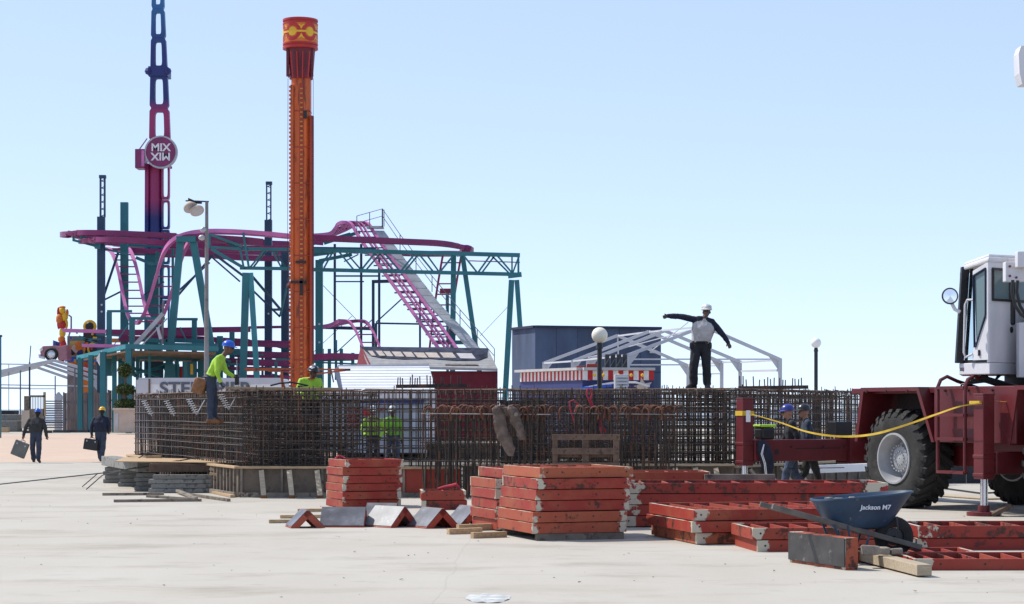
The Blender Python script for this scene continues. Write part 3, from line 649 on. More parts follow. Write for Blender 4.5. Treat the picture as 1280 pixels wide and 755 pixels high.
q=MB(); strip(q,[(J_(638,507,38.4),.05,.04),(J_(640,511,38.4),.10,.07),(J_(645,525,38.4),.11,.06),(J_(651,540,38.4),.09,.05),(J_(653,550,38.4),.06,.04)],5); q.build('sleeve',M['jacket_brown'],r,smooth=True)
q=MB(); strip(q,[(J_(628,509,38.5),.10,.08),(J_(634,512,38.5),.12,.09),(J_(636,520,38.5),.08,.05)],9); q.build('collar',M['jacket_brown'],r,smooth=True)
q=MB(); q.sphere(J_(645,518,38.33),.045,8); q.build('cuff',M['wood_grey'],r,smooth=True)
# pallet
D=37.9; r=thing('pallet','brown timber pallet leaning upright before the hooked rebar','pallet',G(690,D)); s_=F/D
def PX(px,py,dy=0): return Vector(((px-640)*D/F,D+dy,H-(py-511)*D/F))
for (x0,y0,x1,y1,dy,nm) in [(690,543,775,550,0,'board'),(690,560,774,568,0,'board'),(691,578,774,590,0,'board'),(690,543,775,550,.14,'board'),(691,566,774,572,.14,'board')]:
    q=MB(); a=PX(x0,y0,dy); b=PX(x1,y1,dy); q.bb(a.x,b.x,D+dy-.011,D+dy+.011,b.z,a.z); q.build(nm,M['wood_brown'],r,bevel=.003)
for x0,x1 in((691,697),(728,736),(767,774)):
    q=MB(); a=PX(x0,544,0); b=PX(x1,4375/D+511,0); q.bb(a.x,b.x,D+.012,D+.128,0.0,a.z); q.build('stringer',M['wood_brown'],r,bevel=.003)
# red sling rope
q=MB(); D2=39.2
q.tube([P(753,545,D2),P(749,530,D2),P(742,512,D2),P(736,500,D2),P(733,492,D2),P(735,486,D2),P(739,486,D2),P(740,493,D2),P(738,500,D2),P(747,520,D2),P(757,540,D2)],.018,6); o=q.build('lifting_sling',M['rope_red'],smooth=True); tag(o,'red looped lifting sling sticking up out of the cage','sling')
q=MB(); q.tube([P(721,545,D2),P(719,530,D2),P(713,512,D2),P(712,502,D2),P(717,500,D2),P(722,505,D2),P(718,515,D2)],.014,6); o=q.build('lifting_sling',M['rope_red'],smooth=True); tag(o,'smaller red sling loop left of the tall one','sling')
# planks and things on the cage top
timber('scaffold_plank',P(283,485,40.3),P(424,486,40.3),.25,.045,M['wood_tan'],'long tan scaffold plank lying on the rebar between the two lime-shirted workers','plank')
q=MB(); q.tube([P(338,482,41),P(350,479,41),P(366,478,41),P(385,482,41),P(372,483,41)],.02,6); o=q.build('hose',M['black'],smooth=True); tag(o,'black hose coiled on the tan scaffold plank','hose')
q=MB(); q.tube([P(371,505,39.8)+Vector((0,0,0)),P(345,480,40.2)],.004,5)
for (x0,x1,y,l) in((497,580,484,'left studded rail on the cage top, in front of the white shed'),(925,1006,486,'right studded rail on the cage top, beside the balancing man')):
    D=41.6; r=thing('stud_rail',l,'rebar rail',P(x0,y,D),group='studded rails on top of the cage')
    q=MB(); q.beam(P(x0-2,y-1,D),P(x1+4,y-2.2,D),.10,.075); q.build('rail',M['rebar'],r)
    rr=random.Random(x0); x=x0
    while x<x1:
        q=MB(); hgt=rr.uniform(9,14); q.tube([P(x,y-2,D),P(x+rr.uniform(-.6,.6),y-2-hgt,D)],.012,6); q.build('stud',M['rebar'],r,smooth=True); x+=rr.choice((3,3.5,4,7,9))
# bright zigzag chairs in the left cage
for i,(x,y,f_) in enumerate(((180,502,0),(208,502,0),(236,500,1),(276,494,1))):
    D=46-i*1.9; 
    q=MB(); a=P(x,y,D); b=P(x+10,y+18,D); c=P(x+20,y,D)
    q.tube([a,b],.014,5)
    if f_: q.tube([b,c],.014,5)
    for k in range(7): 
        p=a.lerp(b,k/7); q.tube([p+Vector((-.06,0,0)),p+Vector((.06,0,.02))],.006,4)
    o=q.build('bar_spacer',M['galv']); tag(o,['leftmost pale bar spacer on the far left of the cage','second pale straight bar spacer in the left cage','V-shaped pale bar spacer left of the bent worker','V-shaped pale bar spacer right of the bent worker'][i],'spacer','zigzag bar spacers in the cage')
# round plate inside
q=MB(); c=P(345,556,43); q.lathe([(.01,.02),(.62,.02),(.62,-.02),(.5,-.04),(.5,-.7),(.01,-.7)],20,c); o=q.build('steel_drum',M['dark_steel'],smooth=True); tag(o,'dark steel drum with flat lid inside the left cage','drum')
# dark sheeted barriers inside to the rear right
for x0,x1,D,zt,l in((-6.6,-4.8,50,1.25,'dark crate inside the left cage'),(-.3,.9,52,1.9,'dark upright toolbox standing in the ring right of the two workers')):
    q=MB(); q.bb(x0,x1,D,D+1.2,.05,zt); r=thing('site_crate',l,'crate',(x0,D,0)); q.build('body',M['sheet_dark'],r,bevel=.02)
    q=MB(); q.bb(x0-.03,x1+.03,D-.03,D+1.23,zt+.001,zt+.06); q.build('lid',M['dark_steel'],r,bevel=.01)
# --------- plank pile at left of the footing
def pile():
    D0=42.0; gx=-7.35
    # concrete plank rows: three rows of stacks
    yw=R(-8)
    R0=Matrix.Rotation(yw,3,'Z')
    words=['bottom','second','third','top']
    for k in range(4):
        q=MB(); L=1.42-(.08 if k==3 else 0); q.box((0,0,0),(L,.22,.088)); o=q.build('concrete_plank',M['conc_block'],world=False,bevel=.008)
        o.location=Vector((-6.85+(.05 if k%2 else 0),41.7,.05+k*.095)); o.rotation_euler=(0,0,R(2)); tag(o,f'{words[k]} grey concrete plank of the front row under the plywood','concrete plank','grey concrete planks stacked by the footing')
    for j,(px,D) in enumerate(((178,43.0),(157,45.2),(138,47.3))):
        for k in range(4):
            q=MB(); q.box((0,0,0),(.42,.5,.088)); o=q.build('concrete_block',M['conc_block'],world=False,bevel=.01)
            c=G(px+4,D); o.location=Vector((c.x+(k%2)*.04,c.y,.05+k*.095)); o.rotation_euler=(0,0,R(3)); tag(o,f'{words[k]} grey block of the {["right","middle","left"][j]} short block stack at the pile end','concrete block','grey blocks stacked at the left end of the pile')
    q=MB(); a=G(136,47.6); b=G(182,42.6); q.beam(a+Vector((0,0,.52)),b+Vector((0,0,.52)),.35,.22); o=q.build('timber_beam',M['conc_block'],bevel=.01); tag(o,'grey boxed beam running back over the short block stacks','timber')
    q=MB(); q.bb(-7.6,-5.9,41.85,42.9,.43,.60); o=q.build('timber_crate',M['wood_brown'],bevel=.006); tag(o,'dark low timber box under the pale plywood sheet','box')
    q=MB(); q.add([( -8.6,41.9,.64),(-5.75,41.6,.625),(-5.7,43.3,.635),(-9.0,46.0,.64)],[(0,1,2,3)]); q.add([( -8.6,41.9,.622),(-5.75,41.6,.607),(-5.7,43.3,.617),(-9.0,46.0,.622)],[(3,2,1,0)])
    q2=MB(); q2.prism([(-8.4,42.3,.625),(-5.75,41.6,.615),(-5.7,43.3,.620),(-8.9,46.0,.625)],(0,0,.018)); o=q2.build('plywood_sheet',M['plywood']); tag(o,'pale plywood sheet on top of the concrete plank pile','plywood')
    for i,(x0,y0,x1,y1,D,w,h,m,l) in enumerate([(180,585,223,578,42.8,.14,.10,'wood_tan','orange-brown board lying on the pale plywood sheet, front'),(156,577,182,573,46,.14,.10,'wood_tan','orange-brown board at the far left of the plywood sheet'),(183,573,202,572,45,.16,.12,'wood_tan','short thick board right of the far left board'),(222,583,250,583,42.6,.3,.02,'wood_new','small flat plywood offcut on the plywood sheet'),(262,586,292,592,41.4,.05,.05,'wood_new','upper pale batten on the left formwork studs'),(262,592,296,597,41.2,.05,.05,'wood_tan','lower pale batten on the left formwork studs')]):
        timber('board',P(x0,y0,D),P(x1,y1,D-(.4 if i<2 else 0)),w,h,M[m],l,'board')
pile()
def rod(name,pts,rad,m,l,g=None,cat='rebar'):
    q=MB(); q.tube(pts,rad,6); o=q.build(name,m,smooth=True); tag(o,l,cat,g); return o
rod('rebar_rod',[G(-30,44)+Vector((0,0,.03)),G(0,44.3)+Vector((0,0,.08)),P(140,590,42.6),P(180,583.5,42.5),P(252,571,42.5)],.014,M['dark_steel'],'longest bent rod curving in from the left edge onto the pile')
rod('rebar_rod',[G(103,44.5)+Vector((0,0,.02)),P(122,592,43),P(180,584,42.3)],.012,M['dark_steel'],'short rod dangling left of the pile, upper one')
rod('rebar_rod',[G(108,43)+Vector((0,0,.02)),P(128,594,42.6),P(170,584,42.2)],.012,M['dark_steel'],'short rod dangling left of the pile, lower one')
rod('rebar_rod',[P(166,577,45),P(194,560,45)],.014,M['dark_steel'],'rod leaning up from the pile against the left cage corner')
for i,(x0,y0,x1,y1,w,l) in enumerate(((128,619.5,205,619,.09,'dark flat bar in front of the pile, its left end towards the left'),(142,628,252,627,.07,'longest flat timber lying in front of the pile'),(184,624,245,626,.07,'short flat timber atop the longest one'),(222,617,245,625,.08,'slanting flat timber crossing towards the right'),(232,619,286,627,.07,'slanting flat timber reaching furthest right'),(268,617,291,622,.1,'pale batten lying beside the formwork corner'))):
    a=G(x0,4375/(y0-511.)); b=G(x1,4375/(y1-511.)); timber('timber_batten',a+Vector((0,0,.03+.03*(i in(2,3)))),b+Vector((0,0,.03)),w,.05,M['wood_grey' if i<5 else 'wood_tan'],l,'timber','timbers lying on the concrete by the pile')
# ================================================================= crane
J1=Vector((4.42,38,0)); U=Vector((.457,-.889,0)); V=Vector((.889,.457,0))
def C(t,w,z): return J1+U*t+V*w+Vector((0,0,z))
cr=thing('mobile_crane','dark red rough-terrain crane with white cab standing on outriggers at the right edge','crane',J1+U*5+V*2.5)
def cb(name,t0,t1,w0,w1,z0,z1,m,par=None,bevel=.012):
    q=MB(); q.add([C(t,w,z) for t in(t0,t1) for w in(w0,w1) for z in(z0,z1)],[(0,1,3,2),(4,6,7,5),(0,4,5,1),(2,3,7,6),(0,2,6,4),(1,5,7,3)]); return q.build(name,M[m],par or cr,bevel=bevel)
def wheel(t,w):
    rt=.875; c=C(t,w+.32,rt); q=MB()
    prof=[(.42,-.27),(.45,-.31),(.60,-.345),(.74,-.34),(.81,-.30),(.835,-.22),(.84,0),(.835,.22),(.81,.30),(.74,.34),(.60,.345),(.45,.31),(.42,.27)]
    n=48; vs=[]
    for r_,y in prof:
        for k in range(n):
            a=2*math.pi*k/n; vs.append(c+U*(r_*math.cos(a))+Vector((0,0,r_*math.sin(a)))+V*y)
    fs=[(i*n+k,i*n+(k+1)%n,(i+1)*n+(k+1)%n,(i+1)*n+k) for i in range(len(prof)-1) for k in range(n)]
    q.add(vs,fs)
    N=26 # lugs
    for s in(-1,1):
        for k in range(N):
            a0=2*math.pi*(k+(.5 if s>0 else 0))/N
            pts=[]
            for rr_,(ya,yb) in((.82,(.0,.335)),(.875,(.0,.30))):
                for y,da in((ya,.22),(yb,0),):
                    for dd in(-.055,.055):
                        a=a0+da+dd; pts.append(c+U*(rr_*math.cos(a))+Vector((0,0,rr_*math.sin(a)))+V*(s*y))
            q.add(pts,[(0,1,3,2),(4,6,7,5),(0,4,5,1),(2,3,7,6),(0,2,6,4),(1,5,7,3)])
            pts=[]
            for y in(.30,.352):
                for rr_ in(.74,.865):
                    for dd in(-.05,.05):
                        a=a0+dd+(.03 if rr_<.8 else 0); pts.append(c+U*(rr_*math.cos(a))+Vector((0,0,rr_*math.sin(a)))+V*(s*(y if rr_<.8 else y-.04)))
            q.add(pts,[(0,1,3,2),(4,6,7,5),(0,4,5,1),(2,3,7,6),(0,2,6,4),(1,5,7,3)])
    wh=q.build('tyre',M['rubber'],None,smooth=True); wo=thing('wheel',None,None,(0,0,0)); wo.parent=cr; wo.matrix_basis=W(cr).inverted()
    wh.parent=wo
    q=MB(); prof=[(.455,-.28),(.45,-.34),(.42,-.342),(.405,-.28),(.37,-.18),(.33,-.03),(.28,-.02),(.24,-.10),(.22,-.17),(.19,-.19),(.01,-.195)]
    vs=[]
    for r_,y in prof:
        for k in range(n):
            a=2*math.pi*k/n; vs.append(c+U*(r_*math.cos(a))+Vector((0,0,r_*math.sin(a)))+V*y)
    q.add(vs,[(i*n+k,i*n+(k+1)%n,(i+1)*n+(k+1)%n,(i+1)*n+k) for i in range(len(prof)-1) for k in range(n)])
    for k in range(20):
        a=2*math.pi*k/20; p=c+U*(.225*math.cos(a))+Vector((0,0,.225*math.sin(a)))-V*.18; q.cyl(p,p-V*.035,.018,n=6)
    for k in range(12):
        a=2*math.pi*k/12; p=c+U*(.12*math.cos(a))+Vector((0,0,.12*math.sin(a)))-V*.19; q.cyl(p,p-V*.03,.014,n=6)
    o=q.build('rim',M['rim'],None,smooth=True); o.parent=wo
    return wo
wheel(3.5,.80); wheel(7.65,.80); wheel(3.5,3.5); wheel(7.65,3.5)
# outriggers
def outrigger(t,w0,w1,zb0,zb1,zt,tw=.2):
    cb('outrigger_beam',t-.17,t+.17,w0+.12,w1,zb0,zb1,'crane_red')
    ho=cb('jack_housing',t-.12,t+.12,w0-.12,w0+.12,zb0-.08,zt,'crane_red')
    cb('jack_cap',t-.125,t+.125,w0-.125,w0+.125,zt+.001,zt+.03,'crane_red',ho)
    for z in(zb0-.04,zb1-.1): cb('collar',t-.132,t+.132,w0-.132,w0+.132,z,z+.06,'crane_red',ho)
    q=MB(); q.cyl(C(t,w0,.16),C(t,w0,zb0-.07),.062,n=20); q.build('jack_rod',M['chrome'],cr,smooth=True)
    q=MB(); q.cyl(C(t,w0,.0),C(t,w0,.06),.28,n=24); q.cyl(C(t,w0,.06),C(t,w0,.17),.10,n=16); q.build('jack_foot',M['crane_red'],cr,smooth=True,bevel=0)
outrigger(0,0,2.65,.75,1.16,1.93)
outrigger(6.2,.53,2.0,.68,1.04,1.97)
q=MB(); q.cyl(C(-.181,.62,.80)+U*.002,C(-.176,.62,.8),.06,n=20); 
q=MB(); q.cyl(C(.168,.62,.93),C(.174,.62,.93),.05,n=20); q.build('access_hole',M['black'],cr)
q=MB(); c0=C(6.15+.17,.95,.86); q.cyl(c0,c0+U*.006,.05,n=18); q.build('access_hole',M['black'],cr)
# serial plate "1"
q=MB(); q.add([C(6.15+.134,.42,1.42),C(6.15+.134,.58,1.42),C(6.15+.134,.58,1.72),C(6.15+.134,.42,1.72)],[(0,1,2,3)]); q.v=[v for v in q.v]; q.prism([C(6.283,.42,1.42),C(6.283,.56,1.42),C(6.283,.56,1.70),C(6.283,.42,1.70)],U*.004); pl=q.build('number_plate',M['white_paint'],cr)
an=math.atan2(V.y,V.x)
text('1',C(6.291,.49,1.56),.26,M['black'],pl,rot=(R(90),0,an),bold=.008)
q=MB(); q.prism([C(.134,-.06,1.5),C(.134,.04,1.5),C(.134,.04,1.72),C(.134,-.06,1.72)],U*.004); q.build('number_plate',M['white_paint'],cr)
# chassis
cb('chassis',2.6,9.5,1.55,3.0,.75,1.55,'crane_red'); cb('outrigger_box',-.25,.25,2.3,3.6,.69,1.22,'crane_red'); cb('chassis_nose',.26,2.59,2.7,3.4,.7,1.2,'crane_red')
cb('deck',2.0,5.4,1.0,3.6,2.02,2.12,'crane_red'); 
cb('side_box',4.62,5.55,1.05,1.75,1.22,2.05,'crane_red')
# fender over wheel 1: skins in the plane w=0.75..1.8
def fender(t0,t1,wA,wB,zt=2.13,zb=1.18):
    m=(t0+t1)/2; q=MB(); outer=[(t0-.16,zb-.02),(t0+.02,zt),(t1-.42,zt),(t1,zb)]
    inner=[(t0-.08,zb-.02),(t0+.10,zt-.07),(t1-.47,zt-.07),(t1-.07,zb)]
    for i in range(3):
        a,b=outer[i],outer[i+1]; c_,d=inner[i+1],inner[i]
        q.prism([C(a[0],wA,a[1]),C(b[0],wA,b[1]),C(c_[0],wA,c_[1]),C(d[0],wA,d[1])],V*(wB-wA))
    q.build('fender',M['crane_red'],cr)
    return outer
fender(2.55,4.62,.78,1.9); fender(6.62,8.75,.78,1.9)
cb('side_plate',4.60,6.66,.80,.84,1.18,2.125,'crane_red')
q=MB(); q.prism([C(6.02,.795,1.22),C(6.66,.795,1.22),C(6.66,.795,2.12),C(5.9,.795,2.12)],V*.003)
cb('fender_liner',2.7,4.5,1.5,1.54,1.1,2.05,'crane_dark')
cb('axle',3.38,3.62,1.2,3.2,.78,1.0,'crane_dark'); cb('axle',7.53,7.77,1.2,3.2,.78,1.0,'crane_dark')
q=MB(); q.cyl(C(5.45,.55,1.62),C(6.45,.55,1.62),.30,n=24); q.v=[v+V*.62 for v in q.v]; q.build('air_tank',M['crane_red'],cr,smooth=True)
cb('deck_plate',1.9,9.5,1.9,3.4,1.95,2.125,'crane_red')
# ladder
ld=thing('ladder',None,None); ld.parent=cr; ld.matrix_basis=W(cr).inverted()
tA,tB,wl=4.92,5.62,.62
for t_,dz in((tA,0),(tB,0)):
    q=MB(); q.tube([C(t_,wl,.68),C(t_,wl,1.5),C(t_,wl,2.12),C(t_,wl+.06,2.24),C(t_,wl+.2,2.30),C(t_,wl+.42,2.22),C(t_+.0,wl+.9,2.10)],.032,8); q.build('rail',M['crane_red'],ld,smooth=True)
for z in(.66,.98,1.22,1.62,2.08)[:]:
    if z==.98: continue
    q=MB(); q.add([C(t,w,zz) for t in(tA,tB) for w in(wl-.04,wl+.06) for zz in(z,z+.05)],[(0,1,3,2),(4,6,7,5),(0,4,5,1),(2,3,7,6),(0,2,6,4),(1,5,7,3)]); q.build('rung',M['crane_red'],ld)
# turntable, cab
q=MB(); q.cyl(C(5.8,2.3,2.12),C(5.8,2.3,2.45),.75,n=28); q.build('turntable',M['black'],cr,smooth=True)
# cab: front-left door face + right side face. footprint from pixels at D~33.5
Dc=33.15
def K(px,py,dy=0): 
    D=Dc+dy; return Vector(((px-640)*D/F,D,H-(py-511)*D/F))
zb=K(0,468).z; zs=K(0,453).z; zt=K(0,331).z
x0=(1199-640)/F*33.7; x1=(1237-640)/F*32.95
A=Vector((x0,33.7,0)); Bp=Vector((x1,32.95,0)) ; e=(Bp-A)          # door face goes from A to Bp (nearer)
x2=(1284-640)/F*33.7; Cc=Vector((x2,33.7,0)); n1=Vector((-e.y,e.x,0)).normalized(); 
def up(v,z): return Vector((v.x,v.y,z))
A2=A+Vector((.35,1.35,0)); C2=Cc+Vector((.35,1.1,0))
# base skirt
q=MB(); q.prism([up(A,zb),up(Bp,zb),up(Cc,zb),up(C2,zb),up(A2,zb)],(0,0,zs-zb-.004)); cs=q.build('cab_base',M['crane_white'],cr,bevel=.015)
q=MB(); q.prism([up(A,zs)+Vector((.05,.03,0)),up(Bp,zs)+Vector((0,.06,0)),up(Cc,zs)+Vector((-.02,.06,0)),up(C2,zs),up(A2,zs)],(0,0,.05)); q.build('cab_floor',M['dark_steel'],cr)
fr_=thing('cab',None,None); fr_.parent=cr; fr_.matrix_basis=W(cr).inverted()
def post(a,b,w,m='crane_white',par=fr_,name='post',h=None): q=MB(); q.beam(a,b,w,h or w); return q.build(name,M[m],par,bevel=.006)
lean=Vector((.10,0,0))
T_A=up(A,zt)+lean; T_B=up(Bp,zt+.05)+Vector((-.02,0,0)); T_C=up(Cc,zt+.06); 
# side face (facing camera-right): panel from Bp to Cc with window opening
def face_panel(a,b,z0,z1,open_,m,par,name,th=.05):
    # open_: (u0,u1,v0,v1) in 0..1 u, z
    d=b-a; inn=Vector((-d.y,d.x,0)).normalized()*th; q=MB()
    def pt(u,z): p=a+d*u; return Vector((p.x,p.y,z))
    u0,u1,v0,v1=open_
    for (ua,ub,za,zb_) in((0,1,z0,v0),(0,1,v1,z1),(0,u0,v0,v1),(u1,1,v0,v1)):
        if ub-ua>1e-3 and zb_-za>1e-3: q.prism([pt(ua,za),pt(ub,za),pt(ub,zb_),pt(ua,zb_)],inn)
    return q.build(name,M[m],par)
face_panel(Bp,Cc,zs,zt+.05,(.09,1.0,K(0,373).z,K(0,339).z),'crane_white',fr_,'side_panel')
d=Cc-Bp; 
def sp(u,py,off=0): p=Bp+d*u; nn_=Vector((d.y,-d.x,0)).normalized(); return up(p,K(0,py).z)+nn_*off
q=MB(); q.prism([sp(.07,374.5,-.03),sp(1.0,374.5,-.03),sp(1.0,337.5,-.03),sp(.07,337.5,-.03)],Vector((d.y,-d.x,0)).normalized()*.008); q.build('side_window',M['glass'],fr_)
for a_,b_ in(((.06,375),(1,375)),((.06,337),(1,337)),((.075,337),(.075,375))):
    q=MB(); q.beam(sp(a_[0],a_[1],.004),sp(b_[0],b_[1],.004),.045,.045); q.build('window_seal',M['black'],fr_)
# door opening face A->Bp : black frame at A, door panel with glass
post(up(A,zs),T_A,.13,'black',name='door_frame')
post(up(A,zs)+Vector((.10,-.06,0)),T_A+Vector((.10,-.06,0)),.05,'black',name='door_frame')
e_=e.normalized(); ne=Vector((e_.y,-e_.x,0)) # outward
def dp(u,py,off=0): p=A+e*u; return up(p,K(0,py).z)+ne*off
q=MB(); q.prism([dp(.52,450),dp(1,450),dp(1,331),dp(.55,336)],ne*.03)
dr=thing('door',None,None); dr.parent=fr_
def dpoly(pts,name,m,off,th,par=dr): q=MB(); q.prism([dp(u,y,off) for u,y in pts],ne*th); return q.build(name,M[m],par)
dpoly([(.50,450),(1,450),(1,400),(.93,398),(.60,434),(.50,436)],'door_panel','crane_white',.0,.03)
dpoly([(.93,398),(1,400),(1,333),(.93,335)],'door_panel','crane_white',.0,.03)
dpoly([(.50,345),(.93,335),(1,333),(1,328),(.50,338)],'door_panel','crane_white',.0,.03)
dpoly([(.60,434),(.93,394),(.93,337),(.53,344)],'door_glass','glass',.005,.012)
for a_,b_ in(((.60,434),(.93,394)),((.93,394),(.93,336)),((.93,336),(.53,344)),((.53,344),(.57,434))):
    q=MB(); q.beam(dp(a_[0],a_[1],.035),dp(b_[0],b_[1],.035),.035,.02); q.build('glass_seal',M['blue_trimdark'],dr)
# glass of the sliding opening in front part & grab handle
dpoly([(.18,448),(.44,448),(.44,340),(.18,345)],'front_glass','tint',-.06,.01,fr_)
q=MB(); q.tube([dp(.50,442,.03),dp(.34,446,.08),dp(.32,440,.10),dp(.36,380,.10),dp(.40,374,.08),dp(.52,374,.03)],.02,8); q.build('grab_handle',M['crane_white'],dr,smooth=True)
# roof
q=MB(); q.prism([up(A,zt-.06)+Vector((.06,-.05,0)),up(Bp,zt+.03)+Vector((-.03,-.06,0)),up(Cc,zt+.05)+Vector((0,-.05,0)),up(C2,zt+.05),up(A2,zt-.02)],(0,0,.09)); q.build('roof',M['crane_white'],fr_,bevel=.03)
q=MB(); q.prism([up(A,zt+.02)+Vector((.10,.05,0)),up(Bp,zt+.115)+Vector((.0,.05,0)),up(Cc,zt+.14)+Vector((0,.05,0)),up(C2,zt+.14)-Vector((0,.1,0)),up(A2,zt+.05)],(0,0,.06)); q.build('roof_cap',M['crane_white'],fr_,bevel=.03)
# rear wall (thin), seat with operator shape
q=MB(); q.prism([up(A2,zs),up(C2,zs),up(C2,zt),up(C2,zt)-Vector((0,.04,0)),up(A2,zt)],(.0,.04,0)) if False else None
post(up(A2,zs),up(A2,zt),.06,'black',name='rear_post')
q=MB(); c=Vector((x1+.25,33.6,0)); q.box(up(c,zs+.55),(.5,.5,.12)); q.box(up(c,zs+1.0)+Vector((.22,0,0)),(.14,.48,.75)); q.build('seat',M['black'],fr_,bevel=.04)
# mirror
q=MB(); mc=K(1187.5,370); q.lathe([(.001,-.012),(.115,-.008)],24,mc,'y'); mg=q.build('mirror_glass',M['mirror'],None,smooth=True)
q=MB(); q.lathe([(.115,-.012),(.135,-.015),(.14,.005),(.10,.05),(.001,.06)],24,mc,'y'); mi=q.build('mirror',M['dark_steel'],cr,smooth=True); mg.parent=mi; mg.matrix_basis=W(mi).inverted()
q=MB(); q.tube([mc+Vector((.02,.05,-.08)),mc+Vector((.09,.04,-.22)),K(1200,390)],.03,8); q.build('mirror_arm',M['crane_white'],cr,smooth=True)
# black hoses under cab
q=MB(); 
for k in range(3): q.tube([K(1226+3*k,468,.3),K(1233+4*k,474+k*2,.3),K(1242+3*k,478-k*3,.3),K(1248+2*k,468,.3)],.014,6)
q.build('hose',M['black'],cr,smooth=True)
for px,y in((1207,462),(1262,456)): 
    q=MB(); c=K(px,y); c.y=33.5 if px<1230 else 33.25
# boom foot and cylinders at the frame edge
bm_=MB(); bx=K(1262,333); 
cb('superstructure',5.6,8.4,1.7,3.2,2.46,3.4,'crane_white')
def kb(name,px0,py0,px1,py1,d0,d1,m,bevel=.015):
    q=MB(); a=K(px0,py0); b=K(px1,py1); s1=lambda px,py,D:Vector(((px-640)*D/F,D,H-(py-511)*D/F)); Dn=d0
    a=s1(px0,py0,Dn); b=s1(px1,py1,Dn); q.bb(a.x,b.x,d0,d1,b.z,a.z); return q.build(name,M[m],cr,bevel=bevel)
kb('boom_bracket',1257,327,1300,352,32.4,32.6,'crane_white'); kb('boom_bracket',1272,314,1310,334,32.2,32.39,'crane_white')
for (px,py) in((1262,333),(1262,345),(1270,330),(1270,347)):
    q=MB(); p=Vector(((px-640)*32.4/F,32.39,H-(py-511)*32.4/F)); q.cyl(p,p-Vector((0,.02,0)),.02,n=8); q.build('bolt',M['ride_maroon'],cr)
kb('counterweight_box',1274,403,1330,472,33.0,33.2,'crane_white')
for off in(0,.1):
    q=MB(); f_=lambda px,py:Vector(((px-640)*31.8/F,31.8+off,H-(py-511)*31.8/F)); q.tube([f_(1266+off*80,350),f_(1265+off*80,365),f_(1269+off*80,382),f_(1276+off*80,393),f_(1290+off*80,402)],.028,10); q.build('hydraulic_hose',M['black'],cr,smooth=True)
# boom rising almost straight up just beyond the picture's right edge, with a white box fixed to it
q=MB(); q.beam(Vector((8.85,33.2,2.9)),Vector((9.35,33.5,22)),.55,.6,up=(0,1,0)); q.build('boom',M['crane_white'],cr,bevel=.02)
z0_,z1_=H+(511-105)*33/F,H+(511-57)*33/F
q=MB(); q.prism([Vector(((1274.5-640)*33/F,33,z0_+.18)),Vector(((1278-640)*33/F,33,z0_)),Vector((8.95,33,z0_)),Vector((8.95,33,z1_)),Vector(((1276.5-640)*33/F,33,z1_)),Vector(((1273.5-640)*33/F,33,z1_-.12))],(0,.35,0)); q.build('boom_lamp_box',M['crane_white'],cr,bevel=.004)
# things on the outrigger
bt=cb('black_tool_case',-.13,.15,2.02,2.42,1.225,1.50,'black',None); 
bt.parent=None; bt.matrix_basis=W(cr)@bt.matrix_basis; tag(bt,'black plastic case standing on the outrigger beam by the fender','case')
q=MB(); q.add([C(t,w,z) for t in(-.14,.14) for w in(.30,.62) for z in(1.165,1.40)],[(0,1,3,2),(4,6,7,5),(0,4,5,1),(2,3,7,6),(0,2,6,4),(1,5,7,3)]); r=thing('tool_bag','black tool bag with lime cloth on top, on the outrigger beam','bag',C(0,.3,1.1)); q.build('body',M['black'],r,bevel=.05)
q=MB(); q.add([C(t,w,z) for t in(-.15,.15) for w in(.28,.64) for z in(1.402,1.45)],[(0,1,3,2),(4,6,7,5),(0,4,5,1),(2,3,7,6),(0,2,6,4),(1,5,7,3)]); q.build('cloth',M['lime'],r,bevel=.02)
q=MB()
for (w,zz,wd) in((.20,1.13,.24),(.26,1.0,.26),(.30,.85,.26),(.33,.7,.24),(.34,.52,.2)): pass
pts=[C(.215,.22,1.14),C(.225,.27,1.0),C(.225,.34,.85),C(.22,.38,.65),C(.22,.40,.47)]
q.tube(pts,[.07,.13,.14,.12,.07],12); o=q.build('sweatshirt',M['cloth_navy'],smooth=True); tag(o,'navy sweatshirt with white stripes draped over the outrigger beside the jack','sweatshirt')
for dw in(-.13,-.10):
    s=MB(); s.tube([C(.33,.24+dw*.2,1.08),C(.36,.26+dw,.9),C(.36,.33+dw,.72),C(.33,.38+dw,.5)],.008,5); s.build('stripe',M['white_letter'],o,smooth=True)
# caution tape
tp=[C(.16,0,1.66),P(975,528,36.8),P(1010,540,36.0),P(1050,545.5,35.2),P(1090,543,34.6),P(1130,532,34.0),P(1170,518,33.3),P(1200,508,32.7),C(6.3,.40,1.84)]
def catmull(p,n=6):
    out=[]
    for i in range(len(p)-1):
        a=p[max(i-1,0)];b=p[i];c=p[i+1];d=p[min(i+2,len(p)-1)]
        for k in range(n):
            t=k/n; out.append(.5*((2*b)+(c-a)*t+(2*a-5*b+4*c-d)*t*t+(3*b-a-3*c+d)*t**3))
    out.append(p[-1]); return out
tp=catmull(tp,8); q=MB(); N=len(tp)
for i in range(N-1):
    w=lambda i:(.007+.013*math.sin(math.pi*i/(N-1)))
    tw=lambda i:Vector((0,-.4*math.sin(i*.35),1)).normalized()
    a,b=tp[i],tp[i+1]; q.prism([a-tw(i)*w(i),b-tw(i+1)*w(i+1),b+tw(i+1)*w(i+1),a+tw(i)*w(i)],(0,.002,0))
r=thing('caution_tape','sagging yellow caution tape strung between the two red outrigger jacks','tape',C(.16,0,1.6)); q.build('strip',M['tape'],r)
